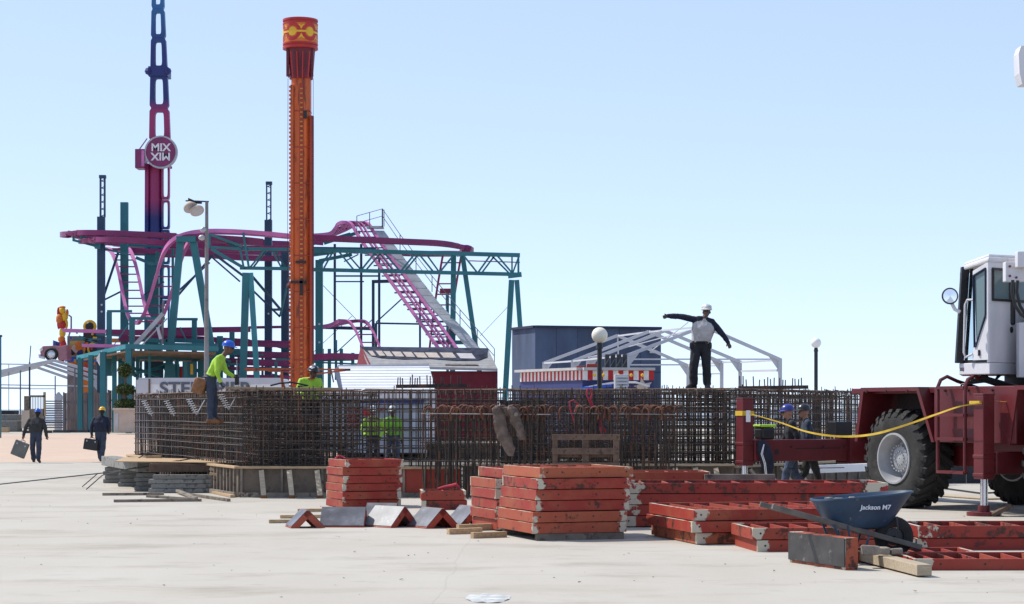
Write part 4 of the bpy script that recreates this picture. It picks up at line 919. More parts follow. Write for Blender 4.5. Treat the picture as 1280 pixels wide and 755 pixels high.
def band(t,w,z,hgt,rad): 
    q=MB(); pp=[C(t-rad,w-rad,z),C(t+rad,w-rad,z),C(t+rad,w+rad,z),C(t-rad,w+rad,z)]
    for i in range(4):
        a,b=pp[i],pp[(i+1)%4]; o_=((a+b)/2-C(t,w,z)).normalized()*.004; q.prism([a+o_,b+o_,b+o_+Vector((0,0,hgt)),a+o_+Vector((0,0,hgt))],o_)
    q.build('knot_band',M['tape'],r)
band(0,0,1.62,.09,.124); band(6.15,.5,1.83,.05,.124)
q=MB(); pts=[C(6.35,.64,1.88),C(6.45,.85,1.86),C(6.5,.98,1.70),C(6.5,1.04,1.45)]
for i in range(3):
    a,b=pts[i],pts[i+1]; w0,w1=(.02,.03,.05,.07)[i],(.02,.03,.05,.07)[i+1]; q.prism([a-V*w0,b-V*w1,b+V*w1,a+V*w0],-U*.003)
q.build('loose_end',M['tape'],r)
# things on the ground under the crane
timber('plywood_scrap',G(1172,40.3)+Vector((0,0,.02)),G(1245,38.5)+Vector((0,0,.02)),.5,.02,M['wood_new'],'pale plywood scrap lying on the concrete beneath the crane','plywood')
q=MB(); q.box(C(6.5,.62,.1),(.35,.2,.06),Matrix.Rotation(-.5,3,'Y')); o=q.build('timber_chock',M['wood_brown'],bevel=.006); tag(o,'brown timber chock leaning by the near jack foot','timber')
rod('cable',[G(1150,42)+Vector((0,0,.02)),G(1180,43.5)+Vector((0,0,.02)),G(1225,41)+Vector((0,0,.02)),G(1290,42)+Vector((0,0,.02))],.02,M['black'],'black cable lying on the concrete beneath the crane',cat='cable')
# dark barrier seen beneath the crane
r=thing('sheet_pile_wall','row of dark upright sheets standing behind the crane','barrier',(8.6,47,0))
x=8.9
while x<14.5:
    q=MB(); q.bb(x,x+.42,47.0+.05*((int(x*10))%3),47.08+.05*((int(x*10))%3),0,1.15); q.build('sheet',M['sheet_dark'],r); x+=.45
# ================================================================= people
def ell(c,r,n=8,ax=None):
    # points of an ellipsoid; r float or (rx,ry,rz) in frame ax
    c=Vector(c); r=(r,r,r) if isinstance(r,(int,float)) else r; ax=ax or (Vector((1,0,0)),Vector((0,1,0)),Vector((0,0,1)))
    out=[]
    for i in range(n//2+1):
        a=math.pi*i/(n//2)
        for k in range(n):
            q=2*math.pi*k/n
            out.append(c+ax[0]*(r[0]*math.sin(a)*math.cos(q))+ax[1]*(r[1]*math.sin(a)*math.sin(q))+ax[2]*(r[2]*math.cos(a)))
            if i in(0,n//2): break
    return out
def hull(bm,pts):
    vs=[bm.verts.new(p) for p in pts]; res=bmesh.ops.convex_hull(bm,input=vs)
    dead=[g for g in res['geom_interior'] if isinstance(g,bmesh.types.BMVert)]+[g for g in res['geom_unused'] if isinstance(g,bmesh.types.BMVert)]
    bmesh.ops.delete(bm,geom=list(set(dead)),context='VERTS')
def person(label,loc,J,face,mt,group=None,hat='hat_blue',vox=.010,hatless=False,stk=False,scale=1,hands=None,loose=1.0,yaw=0,scarf=None):
    """J joints in metres in the figure's own frame; face = direction the head looks; mt: material per region"""
    r=thing('person',label,'person',loc,yaw,group)
    V_=lambda k:Vector(J[k])*scale
    f=Vector(face).normalized(); upv=Vector((0,0,1))
    bm=bmesh.new(); segs=[]
    def cap(a,b,ra,rb,m,n=10):
        hull(bm,ell(a,ra,n)+ell(b,rb,n)); segs.append((Vector(a),Vector(b),max(ra) if not isinstance(ra,(int,float)) else ra,max(rb) if not isinstance(rb,(int,float)) else rb,m))
    s=scale; L=loose
    shl,shr=V_('shL'),V_('shR'); pel=V_('pelvis'); ch=V_('chest'); nk=V_('neck'); hd=V_('head')
    sd=(shr-shl).normalized(); hipd=(V_('hipR')-V_('hipL')).normalized()
    # torso
    hull(bm,ell(shl+sd*.04,.058*s)+ell(shr-sd*.04,.058*s)+ell(ch+sd*.10*s,.115*s*L)+ell(ch-sd*.10*s,.115*s*L)+ell(nk-(nk-ch)*.05,.052*s))
    wa=pel.lerp(ch,.42)
    hull(bm,ell(ch+sd*.10*s,.115*s*L)+ell(ch-sd*.10*s,.115*s*L)+ell(wa+sd*.075*s,.108*s*L)+ell(wa-sd*.075*s,.108*s*L))
    pu=pel+(ch-pel).normalized()*.03
    hull(bm,ell(wa+sd*.075*s,.108*s*L)+ell(wa-sd*.075*s,.108*s*L)+ell(pu+hipd*.085*s,.108*s)+ell(pu-hipd*.085*s,.108*s))
    segs.append((shl,shr,.07,.07,'top')); segs.append((ch,nk-(nk-ch)*.3,.13,.08,'chest')); segs.append((pel.lerp(ch,.20),ch,.17,.17,'chest'))
    segs.append((pel-(ch-pel).normalized()*.06,pel+(ch-pel).normalized()*.02,.16,.17,'legs'))
    hull(bm,ell(pel+hipd*.08*s,.11*s)+ell(pel-hipd*.08*s,.11*s)+ell(V_('hipL')-upv*.03,.10*s)+ell(V_('hipR')-upv*.03,.10*s))
    cap(nk-(hd-nk)*.1,hd-(hd-nk)*.25,.058*s,.052*s,'skin')
    # head
    lat=f.cross(upv).normalized(); hu=lat.cross(f).normalized()
    cr_=hd+hu*.045*s-f*.01*s
    hull(bm,ell(cr_,(.075*s,.097*s,.088*s),12,(lat,f,hu))+ell(hd-hu*.075*s+f*.045*s,(.035*s,.03*s,.022*s),8,(lat,f,hu))+ell(hd-hu*.03*s-f*.02*s,(.062*s,.07*s,.05*s),8,(lat,f,hu)))
    segs.append((cr_,hd-hu*.05*s+f*.02,.09,.06,'skin'))
    hull(bm,ell(hd+hu*.012*s+f*.088*s,.010*s,6)+ell(hd-hu*.028*s+f*.106*s,(.015*s,.016*s,.011*s),6,(lat,f,hu)))
    for q in(-1,1):
        hull(bm,ell(hd+lat*q*.078*s-hu*.005*s-f*.012*s,(.010*s,.018*s,.031*s),8,(lat,f,hu)))
    hull(bm,ell(hd-hu*.05*s+f*.083*s,(.026*s,.012*s,.010*s),8,(lat,f,hu)))
    # arms
    for S in('L','R'):
        sh,el,wr=V_('sh'+S),V_('el'+S),V_('wr'+S)
        cap(sh-upv*.012,el,.060*s*(1+(L-1)*.4),.048*s*L,'sleeve'); cap(el,wr,.048*s*L,.034*s*L,'sleeve')
        hdv=Vector(J.get('hand'+S,(wr-el))).normalized(); 
        side=hdv.cross(f if abs(hdv.dot(f))<.9 else upv).normalized(); pn=side.cross(hdv).normalized()
        kn=wr+hdv*.085*s
        hull(bm,ell(wr+hdv*.01,.027*s)+ell(kn+side*.03*s,.014*s,6)+ell(kn-side*.03*s,.014*s,6)); segs.append((wr+hdv*.03,kn,.03,.035,'hand'))
        curl=(hands or {}).get(S,.5)
        for k,ln in enumerate((.066,.076,.070,.055)):
            b=kn+side*(.031-.0207*k)*s; d1=(hdv*math.cos(curl*.6)+pn*math.sin(curl*.6)).normalized(); d2=(hdv*math.cos(curl*1.9)+pn*math.sin(curl*1.9)).normalized()
            m_=b+d1*ln*.5*s; e_=m_+d2*ln*.5*s
            cap(b,m_,.0105*s,.0098*s,'hand',6); cap(m_,e_,.0098*s,.0085*s,'hand',6)
        tb=wr+hdv*.025*s+side*.03*s; tm=tb+(side*.6+hdv*.7+pn*.4).normalized()*.042*s; te=tm+(side*.1+hdv*.9+pn*.5).normalized()*.032*s
        cap(tb,tm,.0135*s,.0115*s,'hand',6); cap(tm,te,.0115*s,.0095*s,'hand',6)
        # legs
        hp,kn_,an=V_('hip'+S),V_('kn'+S),V_('an'+S)
        lw=J.get('legw',1.0); cap(hp,kn_,.098*s*(.5+.5*lw),.072*s*lw,'legs'); cap(kn_,an+upv*.05,.072*s*lw,.064*s*lw,'legs')
        ft=Vector(J['ft'+S]).normalized(); heel=an-ft*.05*s-upv*.035*s; toe=an+ft*.165*s-upv*.045*s
        hull(bm,ell(an+upv*.03,.052*s)+ell(heel,.038*s)+ell(toe,(.04*s,.04*s,.032*s))+ell(an+ft*.08*s-upv*.03,.045*s))
        segs.append((an+upv*.0,an+upv*.03,.05,.05,'boot')); segs.append((heel,toe,.045,.045,'boot'))
    me=bpy.data.meshes.new('person_body'); bm.to_mesh(me); bm.free()
    o=bpy.data.objects.new('body',me); COL.objects.link(o)
    md=o.modifiers.new('r','REMESH'); md.mode='VOXEL'; md.voxel_size=vox
    sm=o.modifiers.new('s','SMOOTH'); sm.iterations=3; sm.factor=.5
    dg=bpy.context.evaluated_depsgraph_get(); me2=bpy.data.meshes.new_from_object(o.evaluated_get(dg)); o.modifiers.clear(); o.data=me2
    keys=['skin','top','chest','sleeve','hand','legs','boot']; 
    me2.materials.clear()
    for k in keys: me2.materials.append(M[mt.get(k,mt.get('top') if k in('sleeve','chest') else 'skin')])
    def near(p):
        best=None
        for a,b,ra,rb,m in segs:
            d=b-a; t=max(0,min(1,(p-a).dot(d)/max(d.length_squared,1e-9))); q=(p-a-d*t).length/(ra+(rb-ra)*t)
            if best is None or q<best[0]: best=(q,m)
        return best[1]
    cloth={'top','chest','sleeve','legs'}
    vm=[near(v.co) for v in me2.vertices]
    nrm=[v.normal.copy() for v in me2.vertices]
    for v,m,vn in zip(me2.vertices,vm,nrm):
        if m in cloth:
            p=v.co; n_=noise.noise(p*9)+.6*noise.noise(Vector((p.x*22,p.y*22,p.z*11)))
            v.co=p+vn*(.009*n_+.004)
    ki={k:i for i,k in enumerate(keys)}
    for pl in me2.polygons:
        pl.material_index=ki[vm[pl.vertices[0]]]; pl.use_smooth=True
    o.parent=r
    # eyes
    for q in(-1,1):
        e=MB(); e.sphere(hd+lat*q*.030*s+hu*.012*s+f*.086*s,.011*s,8); e.build('eye',M['black'],r,world=False,smooth=True)
    if not hatless:
        h=MB(); hc=hd+hu*.062*s-f*.008*s; n=20; vs=[]; rows=7
        for i in range(rows+1):
            a=math.pi/2*i/rows
            for k in range(n):
                q=2*math.pi*k/n; vs.append(hc+lat*(.108*s*math.sin(a)*math.cos(q))+f*(.130*s*math.sin(a)*math.sin(q))+hu*(.112*s*math.cos(a)+(.006 if k%10==5 else 0)))
        fs=[(i*n+k,i*n+(k+1)%n,(i+1)*n+(k+1)%n,(i+1)*n+k) for i in range(rows) for k in range(n)]
        b0=len(vs)
        for k in range(n):
            q=2*math.pi*k/n; fr=max(0,math.sin(q)); vs.append(hc+lat*((.116)*s*math.cos(q))+f*((.138+.05*fr**2)*s*math.sin(q))-hu*(.006+.012*fr)*s)
        for k in range(n): fs.append((rows*n+k,rows*n+(k+1)%n,b0+(k+1)%n,b0+k))
        for k in range(n):
            q=2*math.pi*k/n; fr=max(0,math.sin(q)); vs.append(hc+lat*((.112)*s*math.cos(q))+f*((.134+.05*fr**2)*s*math.sin(q))-hu*(.014+.012*fr)*s)
        for k in range(n): fs.append((b0+k,b0+(k+1)%n,b0+n+(k+1)%n,b0+n+k))
        h.add(vs,fs); ho=h.build('hard_hat',M[hat],r,world=False,smooth=True)
        if stk:
            for (ax,az,sz) in((.5,.5,.028),(.1,.6,.022),(.85,.6,.022)):
                for q in(-1,1):
                    p=hc+lat*q*.112*s*math.cos(ax)*math.cos(az)+f*.134*s*math.sin(ax)*math.cos(az)+hu*.116*s*math.sin(az); nn=(p-hc).normalized(); d=MB(); d.cyl(p-nn*.004,p+nn*.003,sz*s,n=12); d.build('sticker',M['sticker'],ho,world=False)
    # belt
    return r,o
def std(lean=(0,0),**k):
    J=dict(pelvis=(0,0,.95),chest=(0,0,1.26),neck=(0,0,1.49),head=(0,0,1.62),shL=(-.19,0,1.405),shR=(.19,0,1.405),elL=(-.25,0,1.14),elR=(.25,0,1.14),wrL=(-.25,0,.88),wrR=(.25,0,.88),
      hipL=(-.09,0,.90),hipR=(.09,0,.90),knL=(-.10,0,.49),knR=(.10,0,.49),anL=(-.10,0,.09),anR=(.10,0,.09),ftL=(0,-1,0),ftR=(0,-1,0)); J.update(k); return J
# balancing man on the cage (camera-facing)
p0=P(873,487,41.0); 
J=std(pelvis=(.05,0,.93),chest=(.10,0,1.24),neck=(.13,-.01,1.47),head=(.165,-.03,1.585),shL=(-.08,0,1.455),shR=(.28,0,1.40),elL=(-.38,0,1.50),elR=(.47,-.03,1.16),wrL=(-.62,-.05,1.505),wrR=(.60,-.08,.97),
  handL=(-1,-.1,-.25),handR=(.35,-.1,-1),hipL=(-.04,0,.88),hipR=(.14,0,.88),knL=(-.10,-.05,.48),knR=(.17,0,.47),anL=(-.10,.0,.09),anR=(.18,0,.09),ftL=(-.8,-.5,0),ftR=(.1,-1,0),legw=1.32)
bal,_=person('man balancing on top of the rebar, arms out, pale shirt with dark sleeves',p0,J,(-.15,-1,.05),dict(top='cloth_navy',chest='shirt_grey',sleeve='cloth_navy',legs='cloth_black',hand='glove_brown',boot='boot_black',skin='mask'),hat='sticker',stk=True,hands=dict(L=.9,R=.6),vox=.009,scale=1.0,loose=1.24)
# tool pouches
for x in(-.15,.24):
    q=MB(); q.box((x*.98,-.03,.90),(.07,.13,.14)); q.build('tool_pouch',M['cloth_char'],bal,world=False,bevel=.03)
q=MB(); q.tube([Vector((.05+.165*math.cos(2*math.pi*k/16),.135*math.sin(2*math.pi*k/16),.97)) for k in range(17)],.02,6); q.build('belt',M['black'],bal,world=False,smooth=True)
# bent worker
p1=P(265,530,39.9)
J=std(pelvis=(-.02,0,.93),chest=(.10,0,1.17),neck=(.235,0,1.37),head=(.33,0,1.50),shL=(.17,.19,1.32),shR=(.15,-.19,1.31),elL=(.24,.22,1.06),elR=(.13,-.24,1.05),wrL=(.40,.2,.95),wrR=(.20,-.22,.84),
  handL=(1,0,-.5),handR=(.3,0,-1),hipL=(-.02,.09,.88),hipR=(-.02,-.09,.88),knL=(.03,.10,.48),knR=(-.01,-.09,.48),anL=(.02,.10,.09),anR=(-.02,-.10,.09),ftL=(1,.1,0),ftR=(1,-.1,0))
wk,_=person('worker in blue hard hat and lime shirt bending forward on the cage',p1,J,(1,-.05,-.12),dict(top='lime',chest='lime',sleeve='lime',legs='jeans_dark',hand='glove',boot='boot_brown',skin='skin_dark'),hat='hat_blue',hands=dict(L=1.1,R=.9))
q=MB(); q.box((-.24,-.03,.76),(.26,.30,.32),Matrix.Rotation(.35,3,'Y')); q.build('tool_bag',M['leather'],wk,world=False,bevel=.06)
q=MB(); q.tube([Vector((-.02+.15*math.cos(2*math.pi*k/16),.17*math.sin(2*math.pi*k/16),.94)) for k in range(17)],.022,6); q.build('belt',M['black'],wk,world=False,smooth=True)
q=MB(); q.cyl((.47,.2,.78),(.47,.2,.95),.045,n=12); q.cyl((.47,.2,.95),(.47,.2,.99),.03,n=10); q.build('tying_tool',M['black'],wk,world=False,smooth=True)
# worker two behind the front cage, head and shoulders above
p2=P(388,0,43.6); p2.z=.97
J=std(pelvis=(0,0,.93),chest=(0,-.02,1.22),neck=(.04,-.05,1.44),head=(.07,-.08,1.56),shL=(-.20,-.03,1.40),shR=(.20,-.05,1.40),elL=(-.27,-.15,1.14),elR=(.28,-.18,1.14),wrL=(-.10,-.36,1.08),wrR=(.20,-.42,1.08),handL=(.3,-1,0),handR=(0,-1,0))
w2,_=person('worker in black stickered hard hat, only his lime shoulders above the cage',p2,J,(.75,-.7,-.1),dict(top='lime',chest='lime',sleeve='lime',legs='cloth_black',hand='glove',boot='boot_black',skin='skin_dark'),hat='hat_black',stk=True,hands=dict(L=1.,R=1.))
q=MB(); q.tube([Vector((.03+.08*math.cos(2*math.pi*k/12),-.05+.075*math.sin(2*math.pi*k/12),1.44)) for k in range(13)],.016,6); q.build('collar',M['rope_red'],w2,world=False,smooth=True)
rod('rebar_rod',[P(222,531,39.75),P(266,532,39.75),P(322,530,39.75)],.014,M['rebar_lit'],'horizontal ledger bar carrying the bent worker\'s boots')
timber('scaffold_plank',P(842,489.2,40.95),P(905,489.6,40.95),.24,.04,M['wood_grey'],'short grey plank on the cage under the balancing man','plank')
# a bar mat under him and the two inner workers stand on the slab
q=MB(); q.bb(-5.3,-3.6,43.2,44.2,.80,.86); r_=timber('scaffold_plank',(-5.6,43.6,.94),(-3.4,43.6,.94),.5,.05,M['wood_grey'],'grey plank inside the cage carrying the worker in the black hard hat','plank')
for dx in(-5.2,-3.7): 
    q=MB(); q.bb(dx-.05,dx+.05,43.5,43.7,.05,.91); o=q.build('timber_post',M['wood_grey']); tag(o,('left' if dx<-5 else 'right')+' post under the inner grey plank','timber')
J=std(elL=(-.30,-.05,1.16),wrL=(-.20,-.22,1.0),elR=(.30,0,1.15),wrR=(.22,-.16,.95),knL=(-.12,0,.49),anL=(-.15,0,.09),knR=(.12,0,.49),anR=(.15,0,.09))
v1,_=person('worker in white hard hat and lime vest, facing out from inside the cage',G(466,54.2)+Vector((0,0,.05)),J,(.2,-1,-.1),dict(top='lime',chest='lime',sleeve='lime',legs='jeans_dark',hand='glove',boot='boot_brown',skin='skin'),hat='hat_white')
J=std(elL=(-.27,-.05,1.15),wrL=(-.15,-.25,1.05),elR=(.27,0,1.12),wrR=(.27,-.05,.88),knL=(-.12,0,.49),anL=(-.15,0,.09),knR=(.12,0,.49),anR=(.15,0,.09))
v2,_=person('worker in grey hard hat and green-lime vest, right of the white-hatted one',G(490.5,54.6)+Vector((0,0,.05)),J,(-.5,-1,-.15),dict(top='lime_green',chest='lime_green',sleeve='lime_green',legs='jeans',hand='glove',boot='boot_brown',skin='skin_dark'),hat='sticker')
# two men walking left behind the outrigger
def walk(hat,label,px,D,mt,face,ph=1,sc=1.0,**kw):
    J=std(pelvis=(0,0,.94),chest=(-.03,0,1.25),neck=(-.06,0,1.48),head=(-.10,0,1.60),shL=(-.04,-.19,1.42),shR=(-.04,.19,1.42),elL=(.05*ph,-.24,1.15),elR=(-.12*ph,.24,1.15),wrL=(.0,-.24,.90),wrR=(-.25*ph,.22,.93),
       hipL=(0,-.09,.89),hipR=(0,.09,.89),knL=(-.13*ph,-.09,.50),knR=(.05*ph,.09,.48),anL=(-.20*ph,-.09,.10),anR=(.26*ph,.09,.16),ftL=(-1,0,0),ftR=(-1,0,-.3)); J.update(kw)
    return person(label,G(px,D),J,face,mt,hat=hat,scale=sc)
walk('hat_navy','man in dark blue hard hat, black jacket and pale jeans walking left',991,38.95,dict(top='cloth_black',chest='cloth_black',sleeve='cloth_black',legs='jeans',hand='skin',boot='boot_brown',skin='skin'),(-1,-.1,-.08),sc=1.04)
walk('hat_black','man in black hard hat and navy jacket just behind his companion',1011,39.6,dict(top='cloth_slate',chest='cloth_slate',sleeve='cloth_slate',legs='cloth_char',hand='skin',boot='boot_black',skin='skin'),(-1,-.15,-.02),ph=-1,sc=1.045)
# two men walking away, left
J=std(pelvis=(0,0,.94),chest=(.0,.03,1.25),neck=(.02,.05,1.47),head=(.04,.08,1.59),shL=(-.20,.02,1.39),shR=(.20,.02,1.38),elL=(-.33,.0,1.15),elR=(.30,-.02,1.14),wrL=(-.40,.0,.90),wrR=(.33,.03,.88),knL=(-.13,.08,.49),knR=(.10,-.03,.48),anL=(-.12,.18,.09),anR=(.10,-.10,.12),ftL=(-.1,1,0),ftR=(.1,1,-.3),legw=1.2)
a1,_=person('man in blue hard hat walking away in charcoal jacket, grey box in hand',G(45,64.6),J,(.25,1,-.2),dict(top='cloth_char',chest='cloth_char',sleeve='cloth_char',legs='jeans_dark',hand='skin_dark',boot='boot_black',skin='hair'),hat='hat_blue',loose=1.35)
J=std(pelvis=(0,0,.96),chest=(.0,.0,1.28),neck=(.02,.02,1.52),head=(.04,.04,1.65),shL=(-.20,.0,1.43),shR=(.20,.02,1.42),elL=(-.30,.0,1.18),elR=(.29,-.04,1.18),wrL=(-.30,-.0,.93),wrR=(.22,.15,1.0),knL=(-.08,.10,.50),knR=(.08,-.03,.49),anL=(-.06,.24,.09),anR=(.05,-.10,.12),ftL=(-.1,1,0),ftR=(.1,1,-.3),legw=1.2)
a2,_=person('man in yellow hard hat walking away in navy jacket, black case in hand',G(126,65.6),J,(.1,1,-.1),dict(top='cloth_navy',chest='cloth_navy',sleeve='cloth_navy',legs='jeans_dark',hand='skin_dark',boot='boot_black',skin='hair'),hat='hat_yellow',loose=1.3)
def case(name,label,c,d,rot,m,cat,hm='black'):
    r=thing(name,label,cat,c); Rm=rot
    q=MB(); q.box((0,0,0),d,Rm); q.build('body',M[m],r,world=False,bevel=.02)
    q=MB(); h=[Rm@Vector(v) for v in((-.07,0,d[2]/2),(-.06,0,d[2]/2+.05),(.06,0,d[2]/2+.05),(.07,0,d[2]/2))]; q.tube(h,.012,6); q.build('handle',M[hm],r,world=False,smooth=True)
    for x in(-.3,.3):
        q=MB(); q.box(Rm@Vector((d[0]*x,-d[1]/2-.004,d[2]*.3)),(.04,.012,.05),Rm); q.build('latch',M['galv'],r,world=False)
    return r
mk('case_grey',(.13,.13,.12),.6,var=.2)
hand1=G(45,64.6)+Vector((-.43,0,.80)); case('toolbox','grey flat toolbox carried by the man in the blue hard hat',hand1+Vector((-.08,-.02,-.35)),(.46,.15,.50),Matrix.Rotation(.38,3,'Y'),'case_grey','toolbox')
hand2=G(126,65.6)+Vector((-.31,0,.83)); case('tool_case','black latched case carried by the man in the yellow hard hat',hand2+Vector((0,-.02,-.25)),(.46,.22,.36),Matrix.Rotation(.15,3,'Y'),'black','case')
# ================================================================= background rides and buildings
def S(px,D): return px*D/F     # pixels -> metres at depth D
def pbeam(q,x0,y0,x1,y1,D,w,D1=None,h=None): 
    D1=D if D1 is None else D1; q.beam(P(x0,y0,D),P(x1,y1,D1),S(w,D),S(h or w,D),up=(0,1,0) if abs(x1-x0)*D<abs(y1-y0)*D*3 else (0,0,1)); return q
# ---- MIX ride
mx=thing('ride_tower','tall pink and blue MIX ride arm rising above the coaster','ride',(P(198,0,163).x,163,0))
def grad_mat():
    m=bpy.data.materials.new('mix_paint'); m.use_nodes=True; nt=m.node_tree; N=nt.nodes; L=nt.links; b=N['Principled BSDF']; b.inputs['Roughness'].default_value=.45
    g=N.new('ShaderNodeNewGeometry'); sp=N.new('ShaderNodeSeparateXYZ'); L.new(g.outputs['Position'],sp.inputs[0]); mr=N.new('ShaderNodeMapRange'); mr.inputs[1].default_value=0; mr.inputs[2].default_value=40; L.new(sp.outputs[2],mr.inputs[0])
    cr=N.new('ShaderNodeValToRGB'); L.new(mr.outputs[0],cr.inputs[0]); e=cr.color_ramp.elements
    z=lambda py:(H+(511-py)*163/F)/40
    st=[(z(470),(.02,.16,.30,1)),(z(330),(.02,.14,.30,1)),(z(292),(.012,.03,.16,1)),(z(272),(.012,.02,.13,1)),(z(250),(.30,.02,.11,1)),(z(140),(.30,.02,.11,1)),(z(124),(.012,.02,.13,1)),(z(60),(.012,.025,.15,1)),(z(0),(.02,.13,.32,1))]
    e[0].position,e[0].color=st[0]; e[1].position,e[1].color=st[-1]
    for p_,c in st[1:-1]: x=e.new(p_); x.color=c
    L.new(cr.outputs[0],b.inputs['Base Color']); return m
M['mixpaint']=grad_mat()
def holed(q,px0t,px1t,pyt,px0b,px1b,pyb,D,th,mar):
    """tapering plate cell with a rounded hole; px edges at top and bottom"""
    n=8; outer=[];inner=[]
    def pt(u,v): # u -1..1, v 0 top..1
        a=px0t+(px0b-px0t)*v; b=px1t+(px1b-px1t)*v; return ((a+b)/2+(b-a)/2*u, pyt+(pyb-pyt)*v)
    for k in range(4*n):
        a=2*math.pi*(k+.5)/(4*n); c,s=math.cos(a),math.sin(a); m_=max(abs(c),abs(s)); ou,ov=c/m_,s/m_
        iu=math.copysign(abs(c)**.35,c)*(1-mar[0]); iv=math.copysign(abs(s)**.35,s)*(1-mar[1])
        x,y=pt(ou,(ov+1)/2); outer.append(P(x,y,D)); x,y=pt(iu,(iv+1)/2); inner.append(P(x,y,D))
    N_=4*n; vs=outer+inner+[p+Vector((0,th,0)) for p in outer+inner]; fs=[]
    for k in range(N_):
        j=(k+1)%N_; fs+= [(k,j,N_+j,N_+k),(2*N_+k,3*N_+k,3*N_+j,2*N_+j),(N_+k,N_+j,3*N_+j,3*N_+k),(k,2*N_+k,2*N_+j,j)]
    q.add(vs,fs)
edge=lambda y:(189.8-3.6*min(1,(y+20)/190.),203.5+9*min(1,max(0,(y+20))/190.))
q=MB(); ys=[-75,-37,13,48,88]; 
for a,b in((-75,-34),(-34,11.2),(11,47.2),(47,87)):
    (l0,r0),(l1,r1)=edge(a),edge(b); holed(q,l0,r0,a,l1,r1,b,163,.5,(.56,.26)); holed(q,l0,r0,a,l1,r1,b,164.1,.5,(.56,.26))
q.build('upper_arm',M['mixpaint'],mx)
q=MB()
for a,b in((93,135.2),(135,176)):
    (l0,r0),(l1,r1)=edge(a),edge(b); holed(q,l0,r0,a,l1,r1,b,163,.5,(.54,.24)); holed(q,l0,r0,a,l1,r1,b,164.1,.5,(.54,.24))
q.build('middle_arm',M['mixpaint'],mx)
q=MB(); q.bb(*[P(185.5,0,163).x,P(209.5,0,163).x],162.9,164.7,P(0,95,163).z,P(0,83,163).z); 
for px in(185.5,209.5): q.sphere(P(px,89,163),.32,8)
q.build('joint_collar',M['mixpaint'],mx)
q=MB(); q.cyl(P(194,470,163.4),P(194,205,163.4),.62,n=20); q.build('column',M['mixpaint'],mx,smooth=True)
q=MB(); q.beam(P(184,205,163),P(183,470,163),.3,.5,up=(0,1,0)); q.build('side_rail',M['mixpaint'],mx)
q=MB()
for a,b in((205,249),(250,286),(287,330),(331,374),(375,418)): holed(q,201.5,211.5,a,201.5,211.5,b,162.8,.5,(.40,.14))
q.build('lattice_column',M['mixpaint'],mx)
q=MB(); c=P(201,190,161.6); q.lathe([(.001,0),(1.20,0),(1.22,.05),(1.22,.35),(.001,.38)],40,c,'y'); dk=q.build('sign_disc',M['pink'],mx,smooth=True)
q=MB(); q.lathe([(1.20,-.04),(1.33,-.04),(1.33,.36),(1.20,.36)],40,c,'y'); q.build('rim',M['galv'],dk,smooth=True)
text('MIX',c+Vector((0,-.03,.34)),.86,M['white_letter'],dk,bold=.022,ext=.02,sx=1.05)
text('MIX',c+Vector((0,-.03,-.34)),.86,M['white_letter'],dk,bold=.022,ext=.02,sx=-1.05,sy=-1)
q=MB(); q.bb(P(170,0,162).x,P(182,0,162).x,161.5,163,P(0,211,162).z,P(0,187,162).z); q.build('control_cabin',M['pink'],mx,bevel=.05)
q=MB(); q.bb(P(177,0,161.5).x,P(180.5,0,161.5).x,161.42,161.5,P(0,209,162).z,P(0,189,162).z); q.build('cabin_window',M['pink_sunlit'],mx)
q=MB(); pbeam(q,174,187,184,173,162,1.2); pbeam(q,214,208,214,211,162,2); q.build('strut',M['pink'],mx)
q=MB(); q.beam(P(206,178,162.5),P(206,172,162.5),S(22,162),.7,up=(1,0,0)); q.build('bracket',M['pink'],mx)
# ---- drop tower
D=145; dt=thing('drop_tower','tall orange drop tower with a red and yellow drum on top','ride tower',(P(376,0,D).x,D,0))
cx_=P(376.5,0,D).x; wz=lambda py:P(0,py,D).z
q=MB(); w=S(23.5,D); q.prism([(cx_-w/2+.25,D-.6,0),(cx_+w/2-.25,D-.6,0),(cx_+w/2,D-.35,0),(cx_+w/2,D+.6,0),(cx_-w/2,D+.6,0),(cx_-w/2,D-.35,0)],(0,0,wz(97))); q.build('mast',M['orange'],dt)
q=MB(); q.bb(cx_-w/2-.02,cx_-w/2+.20,D-.75,D-.36,0,wz(108)); z=1
while z<wz(110): q.box((cx_-w/2-.07,D-.55,z),(.12,.2,.14)); z+=.3
q.build('toothed_rack',M['orange'],dt)
q=MB(); q.bb(cx_-.05,cx_+.22,D-.66,D-.601,0,wz(106)); q.build('ladder_channel',M['orange_dark'],dt)
q=MB(); z=1
while z<wz(108): q.bb(cx_-.01,cx_+.18,D-.70,D-.661,z,z+.12); z+=.34
q.build('ladder_rungs',M['rung_ochre'],dt,label='yellow ladder rungs up the middle of the mast')
q=MB(); q.bb(cx_+w/2+.002,cx_+w/2+.20,D-.7,D-.2,0,wz(146)); q.build('side_guide',M['orange_dark'],dt)
q=MB(); q.bb(cx_+w/2+.202,cx_+w/2+.26,D-.5,D-.2,0,wz(146)); q.build('side_guide',M['ride_maroon'],dt)
q=MB(); q.cyl((cx_,D,wz(99)),(cx_,D,wz(62)),.85,1.02,n=24); q.build('head_cone',M['ride_maroon'],dt,smooth=True)
for px in(360.5,391):
    q=MB(); q.bb(P(px,0,D).x-.09,P(px,0,D).x+.09,D-.6,D-.4,wz(97),wz(62)); pbeam(q,px,97,376+(px-376)*.7,86,D-.5,1.2); q.build('hanger_bracket',M['ride_maroon'],dt)
for px in(366,372,378,385): 
    q=MB(); pbeam(q,px,98,376+(px-376)*1.25,64,D-1.1,1.3); q.build('cone_rib',M['ride_red'],dt)
dc=Vector((cx_-.06,D,0)); rz_=S(22,D)
